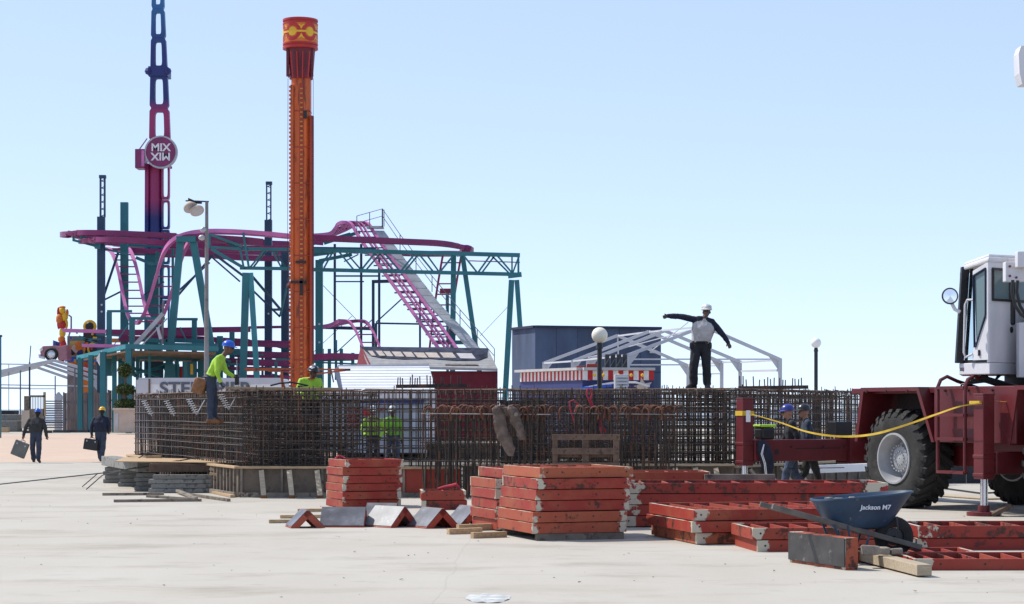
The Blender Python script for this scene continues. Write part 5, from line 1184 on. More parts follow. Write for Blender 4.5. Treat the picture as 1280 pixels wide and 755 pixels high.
q=MB(); q.lathe([(.01,wz(25)),(rz_,wz(25)),(rz_,wz(27.5)),(rz_-.08,wz(27.6)),(rz_-.08,wz(30)),(rz_,wz(30.2)),(rz_,wz(31.5))],40,dc); q.lathe([(rz_,wz(55)),(rz_,wz(57)),(rz_-.08,wz(57.2)),(rz_-.08,wz(59)),(rz_,wz(59.2)),(rz_,wz(62)),(.01,wz(62))],40,dc); q.lathe([(rz_,wz(31.5)),(rz_-.08,wz(31.6)),(rz_-.08,wz(54.9)),(rz_,wz(55))],40,dc); dr_=q.build('drum',M['ride_red'],dt,smooth=True)
mk('drum_orange',(.62,.16,.012),.5,var=.12)
q=MB(); q.lathe([(rz_-.03,wz(31.6)),(rz_-.03,wz(54.9))],40,dc); q.build('drum_band',M['drum_orange'],dr_,smooth=True)
def onc(u,zz,rr_): a=u/rr_; return dc+Vector((rr_*math.sin(a),-rr_*math.cos(a),zz))
def disc(q,u0,z0,r0,r1,rr_,n=24,a0=0,a1=2*math.pi):
    vs=[];
    for k in range(n+1):
        a=a0+(a1-a0)*k/n
        for r_ in(r0,r1): vs.append(onc(u0+r_*math.cos(a),z0+r_*math.sin(a),rr_))
    q.add(vs,[(2*k,2*k+1,2*k+3,2*k+2) for k in range(n)])
zm=wz(42.5); qy=MB(); qr=MB()
for k in range(6):
    u=(k-.35)*2*math.pi*rz_/6*1.0
    disc(qr,u,zm,.40,.66,rz_-.015); disc(qy,u,zm,.01,.32,rz_-.012)
    a,b=u+.30,u+2*math.pi*rz_/6-.30
    n=8; vs=[]
    for i in range(n+1):
        uu=a+(b-a)*i/n; vs+=[onc(uu,zm-.07,rz_-.008),onc(uu,zm+.07,rz_-.008)]
    qy.add(vs,[(2*i,2*i+1,2*i+3,2*i+2) for i in range(n)])
    um=(a+b)/2
    for i,sg in((0,1),(1,-1)):
        qy.add([onc(um-.28,zm+sg*.50,rz_-.01),onc(um+.28,zm+sg*.50,rz_-.01),onc(um,zm+sg*.16,rz_-.01)],[(0,1,2)])
qr.build('ring_pattern',M['ride_red'],dr_); qy.build('dot_pattern',M['yellow'],dr_)
for px,y0 in((360,98),(391.5,98)): q=MB(); q.cyl(P(px,y0,D-.5),P(px-1*(px<370),470,D-.5),.018,n=5); q.build('cable',M['dark_steel'],dt)
for (x0,y0,x1,y1) in((371,327,384,330),(365,352,384,355),(376,350,380,370),(381,140,385,150)): q=MB(); q.bb(P(x0,0,D).x,P(x1,0,D).x,D-.85,D-.705,wz(y1),wz(y0)); q.build('bracket',M['black'],dt)
for py in (140,185,230,275,320,365,410,450):
    q=MB(); z=wz(py); q.bb(cx_-w/2-.03,cx_+w/2+.03,D-.63,D+.62,z-.03,z+.03); q.build('flange',M['orange_dark'],dt)
q=MB(); q.sphere(P(362.5,357,D-.5),.25,8); q.build('pulley',M['ride_maroon'],dt)
# ---- coaster
co_=thing('roller_coaster','teal-legged roller coaster with pink tracks across the background','roller coaster',(P(340,0,158).x,158,0))
def smooth_pts(pts,n=6):
    V4=[Vector((*P(x,y,d),a)) for x,y,d,a in pts]; out=[]
    for i in range(len(V4)-1):
        a=V4[max(i-1,0)];b=V4[i];c=V4[i+1];d=V4[min(i+2,len(V4)-1)]
        for k in range(n):
            t=k/n; out.append(.5*((2*b)+(c-a)*t+(2*a-5*b+4*c-d)*t*t+(3*b-a-3*c+d)*t**3))
    out.append(V4[-1]); return out
def track(pts,m,gauge=1.2,w=.13,h=.40,tie=.9,n=6,ties=True,chain=False,tiem=None,label=None,round_=False):
    pp=smooth_pts(pts,n); r=thing('track_section',None,None); r.parent=co_; r.matrix_basis=W(co_).inverted()
    if label: r['label']=label
    for s in((-1,1) if not chain else(-1,1,-.22,.22)):
        line=[Vector(p[:3])+Vector((math.cos(p[3]),math.sin(p[3]),0))*gauge/2*s for p in pp]
        ww=w if abs(s)==1 else w*.5
        q=MB()
        if round_: q.tube(line,ww*.62,8)
        else:
            vs=[]
            for i,p in enumerate(line):
                t=(line[min(i+1,len(line)-1)]-line[max(i-1,0)]).normalized(); la=Vector((math.cos(pp[i][3]),math.sin(pp[i][3]),0)); la=(la-t*la.dot(t)).normalized(); u=la.cross(t)
                if u.z<0: u=-u
                vs+=[p+la*a*ww/2+u*b for a,b in((-1,0),(1,0),(1,-h),(-1,-h))]
            N_=len(line); fs=[(i*4+k,i*4+(k+1)%4,(i+1)*4+(k+1)%4,(i+1)*4+k) for i in range(N_-1) for k in range(4)]+[(0,1,2,3),(N_*4-4,N_*4-3,N_*4-2,N_*4-1)]
            q.add(vs,fs)
        q.build('rail',M[m],r,smooth=True)
    if ties:
        acc=0; nt_=0
        for i in range(len(pp)-1):
            a,b=Vector(pp[i][:3]),Vector(pp[i+1][:3]); L=(b-a).length; d=0
            while acc<=L-d+1e-6 and acc>=0:
                d+=acc; t=d/L; p=a.lerp(b,min(1,t)); an=pp[i][3]*(1-t)+pp[i+1][3]*t; la=Vector((math.cos(an),math.sin(an),0)); q=MB(); q.beam(p-la*gauge/2-Vector((0,0,h*.4)),p+la*gauge/2-Vector((0,0,h*.4)),.10,.10); q.build('cross_tie',M[tiem or m],r); acc=tie
            acc-= (L-d)
            if acc<0: acc=0
    return r
hp=math.pi/2
track([(362,302,171,hp),(300,300,170,hp),(220,298,168,hp),(150,295,165,hp),(108,293,162,hp*1.0),(88,291.5,160,hp*.5),(83,290,158,0),(90,288.5,155.6,-hp*.5),(115,288,154.5,-hp),(155,289,154.5,-hp),(222,292,155,-hp)],'pink',gauge=.9,label='uppermost left loop of pink track')
track([(362,313,171,hp),(300,312,170,hp),(220,308,168,hp),(160,303,164,hp),(122,300,160,hp*.7),(106,298.5,157,0),(116,297,154.3,-hp*.6),(145,297,153,-hp),(180,298.5,153,-hp),(225,302,154,-hp),(290,307,155,-hp),(362,308,156,-hp)],'pink',gauge=.9,label='second left loop of pink track')
track([(165,310.5,160,-hp),(225,313,160,-hp),(300,319,161,-hp),(362,320,161,-hp)],'pink',gauge=.9)
track([(137,310,160.5,.15),(143,309,160,.12),(150,311,159.3,.08),(156,325,158,.05),(161,345,157,.0),(166,370,156,0),(171,390,155,0),(177,399,154,0),(184,401,153.4,0),(190,396,153,.05),(198,378,152.5,.1),(208,345,152,.15),(217,315,151.5,.3),(226,299,151,.8),(238,291,150.6,1.3),(258,287.5,150.3,hp),(290,287.5,150,hp),(330,290,150,hp),(372,294,150.3,hp)],'pink_sunlit',gauge=1.5,w=.25,h=.30,tie=.8,tiem='pink',n=8,label='steep dipping left track, sunlit tone painted in as pale pink')
track([(222,298,150.2,-hp),(240,293,149.9,-hp),(300,296,149.8,-hp),(330,299,150,-hp)],'pink',gauge=.6,ties=False,h=.5)
track([(392,294,151,hp),(450,296.5,151,hp),(510,299,151,hp),(550,301,151.3,hp),(575,305,152,hp*.8),(584,310,154,0),(578,314,157,-hp*.5),(560,314,159,-hp),(520,314,160,-hp),(470,312,160,-hp),(450,310,160,-hp)],'pink',gauge=.9,label='long right upper track ending in a hairpin')
track([(392,299,156,hp),(404,300,156,hp)],'pink',gauge=.6,ties=False)
track([(392,311,158,hp),(420,311,158,hp),(448,313,158,hp)],'pink',gauge=.8,ties=False,h=.25)
track([(566,314,157.5,0),(563,330,157.4,0),(558,360,157.2,0),(553,395,157,0),(548,440,156.8,0)],'pink_red',gauge=1.45,w=.16,h=.2,tie=.85,label='dark red ladder-like vertical drop at the right hairpin')
q=MB(); q.bb(P(550,0,157).x,P(566,0,157).x,156.6,156.9,P(0,367,157).z,P(0,361,157).z); q.build('brake_plate',M['pink_red'],co_)
track([(392,293,157,hp),(412,291,156.8,hp),(424,285,156.4,1.1),(432,279,156,.6),(441,276,155.4,.25),(450,279,154.8,.1),(458,292,154.2,.05),(475,317,153,0),(505,358,151.2,0),(535,400,149.4,0),(570,449,147.4,0)],'pink_sunlit',gauge=1.35,w=.20,h=.26,tie=.62,chain=True,tiem='pink',n=8,label='long straight lift hill with centre chain')
track([(392,408,156,hp),(412,405,155.8,hp),(428,400.5,155.4,hp*.6),(437,399,155,.3),(447,401,154.4,.1),(455,412,153.7,0),(462,428,153,0),(468,442,152.5,0)],'pink_sunlit',gauge=1.3,w=.15,h=.25,tie=.8,tiem='pink',n=8,label='small lower hump track')
track([(392,443,150,hp),(420,441.5,150,hp),(450,442.5,150,hp)],'pink',gauge=.9,h=.45)
for i,(x0,y0,x1,y1,D_,h_) in enumerate([(80,411,134,412.5,152,.25),(134,412,262,413,155,.42),(195,410,312,408.5,158,.4),(150,420,230,421,158,.42),(312,408,372,407,164,.18),(205,418,312,424,157,.4),(300,424.5,372,427,156,.42),(104,430,162,431,150,.22),(270,427,372,430,155,.3),(290,438,372,441,155,.5),(268,447,372,451,154,.5),(255,458,375,460,153,.25),(290,468,395,470,152,.25)]):
    track([(x0,y0,D_,hp),((x0+x1)/2,(y0+y1)/2,D_,hp),(x1,y1,D_,hp)],'pink' if i not in(0,7) else 'pink_sunlit',gauge=.9,h=h_,ties=(i<3),n=3)
# steel work (x0,y0,x1,y1,D,width px,material,name)
cols=[(126.5,271,126.5,545,156,9,'navy_steel'),(155.5,253,155.5,545,158,9,'teal'),(191,315,191,545,160,16,'teal'),(216,303,216,430,157,3,'teal'),
(226,298,203,545,149.5,8.5,'teal'),(241,298,283,545,149.5,8.5,'teal'),(307.5,341,302,545,149,8.5,'teal'),(313,341,326,545,149,6.5,'teal_light'),
(335.5,275,335.5,545,163,9,'navy_steel'),(356.5,312,356.5,545,160,9.5,'navy_steel'),(399,325,399,545,154,9,'teal'),(418.5,305,418.5,442,160,3,'navy_steel'),(451.5,305,451.5,445,161,3,'navy_steel'),(474,318,474,440,162,3,'navy_steel'),(466.5,350,466.5,440,158,3.5,'navy_steel'),(525,360,525,440,158,2.6,'navy_steel'),
(567,316,565,545,150,6.5,'teal'),(559.5,366,559.5,545,156,3.5,'teal'),(578,318,611,545,150,6,'teal'),(639.5,350,630,520,149,7,'teal'),(646,350,660,545,149,6,'teal'),
(136.5,390,136.5,470,152,6,'teal'),(165,398,165,470,150,6.5,'teal'),(243,399,243,470,152,6,'teal'),(275,420,275,545,152,7,'teal'),(290,415,290,545,154,6,'teal'),(420,425,420,475,152,3,'teal'),(441,441,441,460,151,4,'teal'),(390,440,390,475,151,5,'teal'),(470,404,470,440,158,3,'navy_steel')]
for x0,y0,x1,y1,D_,w_,m in cols:
    q=MB(); a=P(x0,y0,D_); b=P(x1,y1,D_)
    if y1>=540: b=a+(b-a)*(a.z/(a.z-b.z)); b.z=0
    q.beam(a,b,S(w_,D_),S(w_,D_)*.8,up=(0,1,0)); q.build('column',M[m],co_)
beams=[(221,299,245,299,149.2,7,'teal'),(262,293,262,310,149,2.6,'teal'),(262,293,303,308,149,3,'teal'),(262,293,300,311,150.5,3,'teal'),(264,309,300,311,149,3,'teal'),(264,311,305,335,149,4,'teal'),(268,318,307,347,150,3,'navy_steel'),(262,319,300,352,152,2,'navy_steel'),
(300,311,305,336,149,2.4,'teal'),(304,291,311,334,149,2.6,'teal'),(302,311,372,312,149.2,4,'teal'),(300,335,372,336,149.2,4,'teal'),(312,335,330,313,149.2,2,'teal'),(316,335,333,313,150.4,2,'teal'),(340,313,352,335,149.2,2,'teal'),(344,313,356,334,150,2,'teal'),(360,334,372,322,149.2,2.2,'teal'),
(315,345,350,386,151,3.2,'navy_steel'),(315,362,350,396,152,2.4,'navy_steel'),(222,370,266,319,156,2.4,'navy_steel'),(200,385,262,328,157,2.2,'navy_steel'),(180,369,205,352,158,2.2,'navy_steel'),(126,377,160,360,158,2,'navy_steel'),(128,375,148,315,157,2.6,'navy_steel'),
(92,293,92,301,156,2.6,'teal'),(101,291,101,299,155,2.2,'teal'),(91,300,122,308,156,3,'teal'),(118,308,160,318,156,2.5,'teal'),(100,296,128,300,156,2,'teal'),(122,303,122,311,155,6,'teal'),(150,306,290,311,161,3.5,'teal'),(165,318,372,322,162,2.6,'teal'),(170,322,190,330,158,4,'teal'),(185,330,205,330,157,2.5,'teal'),(196,314,196,331,157,3,'teal'),(202,316,202,327,157,7,'teal'),
(372,312,392,313,149,4,'teal'),(350,395,362,345,152,2.4,'teal'),
(392,312.5,650,319,149,5,'teal'),(392,337,650,343,149,4.5,'teal'),(392,310,470,311,151,3,'navy_steel'),(648,318,648,342,149,2.6,'teal'),(640,320,640,342,150,2,'teal'),
(405,335,416,315,149,2,'teal'),(398,337,412,316,150.3,2,'teal'),(424,315,442,337,149,2.2,'teal'),(432,315,451,337,150.3,2,'teal'),(452,337,469,316,149,2.2,'teal'),(458,337,476,316,150.3,2,'teal'),(480,316,500,339,149,2.2,'teal'),(474,316,492,339,150.3,2,'teal'),(501,339,518,318,149,2.2,'teal'),(506,339,523,318,150.3,2,'teal'),(524,318,542,340,149,2.2,'teal'),(533,318,549,340,150.3,2,'teal'),(550,340,566,320,149,2.2,'teal'),(580,320,596,340,149,2.2,'teal'),(598,340,613,319,149,2.2,'teal'),(603,340,618,320,150.3,2,'teal'),(622,320,640,341,149,2.2,'teal'),(615,320,636,341,150.3,2,'teal'),(641,341,648,322,149,2,'teal'),
(586,326,650,328,156,1.2,'pink'),(635,345,652,343,149,6,'teal'),(392,305,438,292,156,3,'teal'),(405,304,450,290,156,4,'teal'),(388,318,420,314,153,6,'teal'),(399,326,440,318,153,4,'teal'),
(418,345,475,345,161,2,'navy_steel'),(418,352,455,352,161,1.6,'navy_steel'),(392,409,470,411,157,4,'navy_steel'),(466,352,510,351,158,4,'navy_steel'),(470,404,525,405,158,2.2,'navy_steel'),(470,403,505,371,159,1.6,'navy_steel'),(418,443,468,397,160,1.2,'navy_steel'),(430,327,448,318,160,1.4,'navy_steel'),(392,440,440,395,161,.6,'dark_steel'),(404,357,445,399,157,.7,'dark_steel'),(600,420,638,380,150,.5,'dark_steel'),
(456,319,475,319,158,1.6,'navy_steel'),(467,332,490,332,157,1.6,'navy_steel'),(477,345,500,345,156,1.6,'navy_steel'),(493,366,520,366,154,1.8,'navy_steel'),(504,381,525,381,153,1.8,'navy_steel'),(509,387,540,387,152,1.8,'navy_steel'),(520,402,560,402,151,2.4,'teal'),(532,418,570,418,150,2.4,'teal'),(540,428,580,428,149,5,'teal'),
(134,389,165,389,152,3,'teal'),(162,398,206,398,150,3.5,'teal'),(216,399,247,399,152,3.2,'teal'),(140,435,163,402,151,1,'teal_light'),(208,425,262,427,151,5,'teal'),(205,433,272,434,149.5,9,'teal'),(180,424,210,427,151,5,'teal'),(192,445,272,446,151,3,'teal'),(225,409,232,424,150,1.5,'teal'),(262,440,300,440,153,8,'teal'),
(120,418,150,420,154,1.8,'teal'),(93,424,126,424,154,1.8,'teal'),(99,420,122,430,154,1.8,'teal'),(296,450,296,470,151,1.2,'galv'),(296,470,308,470,151,1.2,'galv'),
(340,387,372,387,158,3,'navy_steel'),(340,450,372,452,156,2,'teal'),(328,428,372,440,158,3,'teal'),(372,452,470,456,152,2,'teal'),(392,450,440,449,151,4,'teal'),(205,462,262,462,150,2,'teal'),(336,460,400,462,150,2,'teal')]
for x0,y0,x1,y1,D_,w_,m in beams:
    q=MB(); q.beam(P(x0,y0,D_),P(x1,y1,D_),S(w_,D_),S(w_,D_),up=(0,1,0)); q.build('truss_member',M[m],co_)
for x,y,d in((127,389.5,155.2),(127,381,155.2),(155,382,157.3),(335.5,382,162.2),(335.5,392,162.2),(399,428,153.2),(399,405,153.2)):
    q=MB(); c=P(x,y,d); q.lathe([(.001,0),(.08,0),(.08,.05),(.001,.05)],10,c,'y'); q.build('bolt_plate',M['white_metal'],co_)
for px,yt,yb,D_ in((127.5,221,271,156),(335.5,229,276,163)):
    q=MB(); w_=S(2.6,D_); x=P(px,0,D_).x; zt_,zb_=P(0,yt,D_).z,P(0,yb,D_).z
    for dx in(-w_,w_): 
        for dy in(0,.4): q.bb(x+dx-.035,x+dx+.035,D_+dy,D_+dy+.07,zb_,zt_)
    z=zb_
    while z<zt_: q.beam((x-w_,D_,z),(x+w_,D_,z+.15),.06); q.beam((x-w_,D_+.4,z+.1),(x+w_,D_+.4,z),.06); z+=.55
    q.box((x+.05,D_,zt_),(.5,.4,.25)); q.build('ladder_mast',M['navy_steel'],co_)
rr=random.Random(44)
for x in (176,184,198,210,222,236,250,268,284,298,318,330,344,404,412,428):
    D_=rr.uniform(151,160); q=MB(); a=P(x+rr.uniform(-2,2),rr.choice((436,444,452,430)),D_); q.beam(a,(a.x,a.y,0),S(rr.choice((2.5,3,4)),D_),.3,up=(0,1,0)); q.build('column',M['teal' if rr.random()<.7 else 'teal_light'],co_)
for i in range(16):
    D_=rr.uniform(150,159); x=rr.uniform(175,345); y=rr.uniform(440,468); q=MB(); q.beam(P(x,y,D_),P(x+rr.uniform(18,50),y+rr.choice((0,0,1,-10,10)),D_),S(rr.uniform(1.6,3),D_),.2,up=(0,1,0)); q.build('truss_member',M['teal'],co_)
# lift-hill stairway
stw=thing('stairway',None,None); stw.parent=co_; stw.matrix_basis=W(co_).inverted()
path=[(466,288,154.5),(500,334,152.5),(535,379,150.5),(570,416,148.8),(592,443,147.6)]
pts=[P(*a) for a in path]
for i in range(4):
    q=MB(); a,b=pts[i],pts[i+1]; n=5
    for k in range(n): 
        c0=a.lerp(b,k/n); c1=a.lerp(b,(k+.90)/n); q.add([c0,c1,c1+Vector((.85,.25,0)),c0+Vector((.85,.25,0)),c0-Vector((0,0,.16)),c1-Vector((0,0,.16)),c1+Vector((.85,.25,-.16)),c0+Vector((.85,.25,-.16))],[(0,1,2,3),(7,6,5,4),(0,4,5,1),(1,5,6,2),(2,6,7,3),(3,7,4,0)])
    q.build('tread_flight',M['galv'],stw)
q=MB(); a=P(452,287,154.5); q.bb(P(458,0,154.5).x,P(479,0,154.5).x,154.4,155.6,P(0,285,154.5).z,P(0,282.5,154.5).z); q.build('platform',M['galv'],stw)
q=MB()
rail=[(446,276,154),(446,270,154),(478,261,154),(500,293,152.6),(540,345,150.5),(575,387,149),(618,436,147.6)]
def rl(off): return [P(x,y+off,d) for x,y,d in rail[1:]]
for off in(0,9): q.tube(rl(off),.03,5)
for i in range(1,len(rail)-1):
    a,b=rail[i],rail[i+1]; n=max(1,int(math.hypot(b[0]-a[0],b[1]-a[1])/(12 if i==1 else 22)))
    for k in range(n+1):
        t=k/n; x,y,d=[a[j]+(b[j]-a[j])*t for j in range(3)]; hh=20 if i>1 else 22-t*3; q.cyl(P(x,y,d),P(x,y+hh,d),.035,n=5)
q.tube([P(446,276,154),P(446,270,154)],.03,5); q.build('handrail',M['fence_grey'],stw)
q=MB(); pbeam(q,478,261,478,284,154,1.6); pbeam(q,480,262,480,283,154,1); q.build('gate_post',M['dark_steel'],stw)
# support struts of the lift hill
# inclined maintenance chute at left
q=MB(); pbeam(q,166,435,204,392,149,5); pbeam(q,172,437,209,398,149,1.5); o=q.build('conveyor_chute',M['galv'],co_)
q=MB(); pbeam(q,204,376,203,430,149,2.4); q.build('post',M['fence_grey'],co_)
q=MB(); pbeam(q,197,409,201,424,148.5,3.5); q.build('panel',M['white_metal'],co_)
# ---- pergola / station in teal
pg=thing('station_canopy','teal steel station canopy with brown deck in front of the coaster','canopy',(P(150,0,142).x,142,0))
for i,(x,yt,D_,w_) in enumerate([(100.5,447,149.5,6),(113.5,444,147.5,5.5),(129,440,145.5,7),(143,437,148,5),(150,440,152,4),(161,434,143,7),(172,440,150,4),(187,440,146,3),(260,445,145,5),(232,452,146,4),(222,450,149,3)]):
    q=MB(); a=P(x,yt,D_); q.beam(a,(a.x,a.y,0),S(w_,D_),S(w_,D_),up=(0,1,0)); q.build('column',M['teal'],pg)
q=MB(); q.beam(P(98,447,150),P(160,433,143),S(5,146),.3); q.build('front_beam',M['teal_light'],pg)
q=MB(); q.beam(P(158,433,143),P(272,436,142),S(7,143),.35); q.build('side_beam',M['teal'],pg)
q=MB(); q.add([P(103,449,151),P(160,438,144),P(270,440,142.5),P(262,452,152),P(150,452,156)],[(0,1,2,3,4)]); q.prism([P(103,449,151),P(160,438,144),P(270,440,142.5),P(262,446,152),P(150,446,156)],(0,0,-.12)); q.build('deck',M['deck_brown'],pg)
q=MB(); q.prism([P(120,448,147),P(127,438,146),P(130,438,146),P(130,462,146),P(127,462,146)],(0,.1,0)); q.build('sign_panel',M['galv'],pg)
for i,(x0,x1,y0,y1,D_,m,nm) in enumerate([(206,219,455,475,148,'teal','cabin_door'),(221,224,455,475,148.5,'teal_light','cabin_door'),(228,246,452,478,149,'teal','cabin_door'),(247,256,450,478,149.3,'teal','cabin_door'),(182,204,452,478,152,'navy_steel','cabin_wall'),(224,228,458,474,149,'ride_red','red_panel'),(238,241,455,468,148.2,'yellow','notice')]):
    q=MB(); q.bb(P(x0,0,D_).x,P(x1,0,D_).x,D_,D_+.15,P(0,y1,D_).z,P(0,y0,D_).z); q.build(nm,M[m],pg)
for i,(x0,y0,x1,y1) in enumerate([(170,447,250,449),(165,460,200,470),(170,466,210,458),(150,452,170,470)]):
    q=MB(); q.beam(P(x0,y0,148),P(x1,y1,150),.22); q.build('brace',M['teal'],pg)
# ---- carnival funhouse front at far left
fh=thing('funhouse','colourful funhouse front with painted panels behind the teal canopy','funhouse',(P(100,0,165).x,165,0))
def panel(x0,x1,y0,y1,D_,m,nm,par,th=.3):
    q=MB(); q.bb(P(x0,0,D_).x,P(x1,0,D_).x,D_,D_+th,P(0,y1,D_).z,P(0,y0,D_).z); return q.build(nm,M[m],par)
panel(84,128,420,545,166,'fence_grey','back_wall',fh,2); mu_=panel(87,106,426,446,165,'mural','painted_panel',fh); panel(81,120,446,452,164.4,'hat_blue','blue_fascia',fh); panel(86,118,452,456,164.6,'drum_orange','orange_fascia',fh)
panel(104,126,412,446,165.2,'black','black_panel',fh); panel(93,98,456,478,164.2,'fence_grey','mauve_panel',fh); panel(103,112,455,470,164,'ride_red','red_sign',fh); panel(102,110,471,500,164.2,'drum_orange','orange_panel',fh); panel(140,172,423,428,164.5,'drum_orange','yellow_stripe',fh); panel(150,168,414,424,165,'yellow','yellow_panel',fh)
rr=random.Random(8)
for k,(x,y,rx,m) in enumerate([(94,436,.30,'planter'),(91,440,.22,'black'),(98,433,.35,'drum_orange'),(100,441,.25,'stand_blue')]):
    q=MB(); q.sphere(P(x,y,164.95),rx,12,sc=(1,.1,1.2)); q.build('painted_shape',M[m],mu_,smooth=True)
for x,y in((112,408),(117,436)):
    q=MB(); q.lathe([(.001,-.1),(.42,-.08),(.55,0),(.55,.2)],20,P(x,y,165),'y'); q.build('rosette',M['yellow'],fh,smooth=True)
    q=MB(); q.lathe([(.001,-.2),(.3,-.16),(.36,-.08)],16,P(x,y,165),'y'); q.build('rosette_centre',M['black'],fh,smooth=True)
tt=thing('jester_figure','yellow and red carnival figure standing on the funhouse roof edge','statue',P(78,455,163))
for (x,y,r_,m,sc) in [(78,388,.28,'yellow',(1,1,1.1)),(78,384,.2,'drum_orange',(1.4,1,.6)),(75,399,.34,'drum_orange',(1,.8,1.5)),(81,396,.28,'yellow',(1,.8,1.4)),(78,406,.34,'ride_red',(1.2,.8,1)),(73.5,404,.2,'ride_red',(.8,.8,2.6)),(83,405,.18,'yellow',(.8,.8,2.4)),(78,416,.28,'yellow',(1,.8,1.5)),(77,424,.26,'drum_orange',(1.2,.8,1.2)),(79,433,.30,'ride_red',(1,.8,2)),(77,445,.3,'orange_dark',(1.1,.8,2)),(73,390,.16,'ride_red',(.8,.8,2.6)),(84,391,.16,'drum_orange',(.8,.8,2))]:
    q=MB(); q.sphere(P(x,y,163),r_,10,sc=sc); q.build('body_section',M[m],tt,smooth=True)
q=MB(); q.tube([P(86,420,163.3),P(89,410,163.3),P(89,396,163.3),P(86,394,163.3)],.07,6); q.build('hoop_frame',M['fence_grey'],tt)
q=MB(); q.tube([P(74,432,163.4),P(71,427,163.4),P(71,440,163.4)],.35,8); q.build('cloak',M['hat_navy'],tt,smooth=True)
# half car
cr2=thing('car_front','pink vintage car front sticking out of the funhouse','car',P(65,450,163))
q=MB(); prof=[(51,434),(54,432.5),(66,432),(77,432.5),(83,431),(84,450),(74,450),(73,446),(70,440),(64,436.5),(58,440),(56,447),(51,446),(50,440)]
q.prism([P(x,y,162.2) for x,y in prof],(0,1.7,0)); q.build('body',M['car_pink'],cr2,bevel=.06)
q=MB(); wc_=P(64,443,162.1); 
for pr,m,nm in(([(.32,-.05),(.50,-.05),(.56,.05),(.50,.25),(.32,.25)],'rubber','tyre'),([(.30,-.06),(.33,-.07),(.33,.1)],'awn_white','whitewall'),([(.001,-.04),(.2,-.04),(.3,0)],'chrome','hubcap')):
    q=MB(); q.lathe(pr,24,wc_,'y'); q.build(nm,M[m],cr2,smooth=True)
q=MB(); q.tube([P(49.5,443,162),P(49.5,446,162),P(56,447.5,162)],.12,8); q.build('bumper',M['chrome'],cr2,smooth=True)
q=MB(); q.sphere(P(51.5,436.5,162.1),.17,8); q.build('headlight',M['globe_white'],cr2,smooth=True)
# ---- tents
def portal(name,label,frames,w,m,loc,extra=()):
    r=thing(name,label,'tent frame',loc)
    for (el,rg,er,D_) in frames:
        f_=thing('portal_frame',None,None); f_.parent=r; f_.matrix_basis=W(r).inverted()
        a,b,c=P(*el,D_),P(*rg,D_),P(*er,D_)
        for s,e_,nm in((a,b,'rafter'),(c,b,'rafter')): q=MB(); q.beam(s,e_,w,w*1.3,up=(0,1,0)); q.build(nm,M[m],f_,bevel=.01)
        for s in(a,c): 
            q=MB(); q.beam(s+Vector((0,0,.05)),(s.x,s.y,0),w*1.1,w*1.1,up=(0,1,0)); q.build('leg',M[m],f_)
            q=MB(); d_=(b-s).normalized(); q.prism([s+Vector((0,-.02,.06)),s+d_*w*4+Vector((0,-.02,-.02)),s+Vector((w*.6*(1 if d_.x>0 else -1),-.02,-w*3.0)),s+Vector((0,-.02,-w*3.2))],(0,.06,0)); q.build('knee_plate',M[m],f_)
    for x0,y0,d0,x1,y1,d1,ww in extra: q=MB(); q.beam(P(x0,y0,d0),P(x1,y1,d1),ww,ww); q.build('purlin',M[m],r)
    return r
FR=[((680,454),(772,419.5),(860,457),90),((716,451.5),(811,414.5),(902,453),86),((735,451),(831,413.5),(925,452.5),84.5),((785,444),(880,408),(975,449.5),80)]
ex=[(680,454,90,716,451.5,86,.07),(716,451.5,86,785,444,80,.07),(772,420,90,811,415,86,.07),(811,415,86,880,408,80,.07),(860,457,90,902,453,86,.07),(902,453,86,925,452.5,84.5,.07),(925,453,84.5,975,450,80,.07),(785,449,85,975,449,85,.06),(785,456,89,860,456,89,.06),(860,458,90,900,457,86.2,.06),(925,464,84.5,972,463,80,.09),(902,467,88,860,468,90,.06),(816,437,88,860,403,80,.03),(745,439,89,811,415,86,.04),(735,447,87,880,408,80,.035),(772,421,90,773,444,90,.06),(765,444,89,782,444,89,.08)]
portal('tent_frame','bare white marquee frame right of the blue building','x' and FR,.135,'white_metal',(P(830,0,85).x,85,0),ex)
FL=[((-120,500),(46,459),(118,484),168),((-112,494),(54,455.5),(124,479),164),((-100,488),(60,453),(128,474),160),((-86,482),(67,450.5),(132,468),156)]
ex=[(46,459,168,67,450.5,156,.1),(0,455,160,37,455.5,160,.09),(0,481,162,130,483,162,.09),(0,485,160,37,485.5,160,.14),(37,486,160,70,486,160,.07)]
portal('tent_frame','x',FL,.22,'white_metal',(P(50,0,160).x,160,0),ex)['label']='white tent rafters behind the wooden gate at far left'
for i,(x,y0,D_,w_,m,l) in enumerate([(37,453,158,2.2,'dark_steel','dark post with thin aerial in front of the left tent frame'),(25.5,463,159,1.8,'fence_grey','slim grey post left of the aerial post'),(69,470,159,1.6,'fence_grey','slim grey post right of the aerial post'),(11,455,160,.9,'fence_grey','thin pole nearest the left edge'),(93.5,458,158,2,'fence_grey','grey post next to the funhouse')]):
    q=MB(); a=P(x,y0,D_); q.cyl((a.x,a.y,0),a,S(w_,D_)/2,n=8)
    if i==0: q.cyl(a,P(38.5,432,D_),.04,n=6)
    o=q.build('post',M[m],smooth=True); tag(o,l,'post')
q=MB(); a=P(-1.5,421,120); q.beam(a,(a.x,a.y,0),S(5,120),.3,up=(0,1,0)); r=thing('sign_post','teal post cut by the left edge of the view','post',(a.x,a.y,0)); q.build('post',M['teal'],r); q=MB(); q.box(a+Vector((0,0,.05)),(S(7,120),.35,.12)); q.build('cap',M['dark_steel'],r)
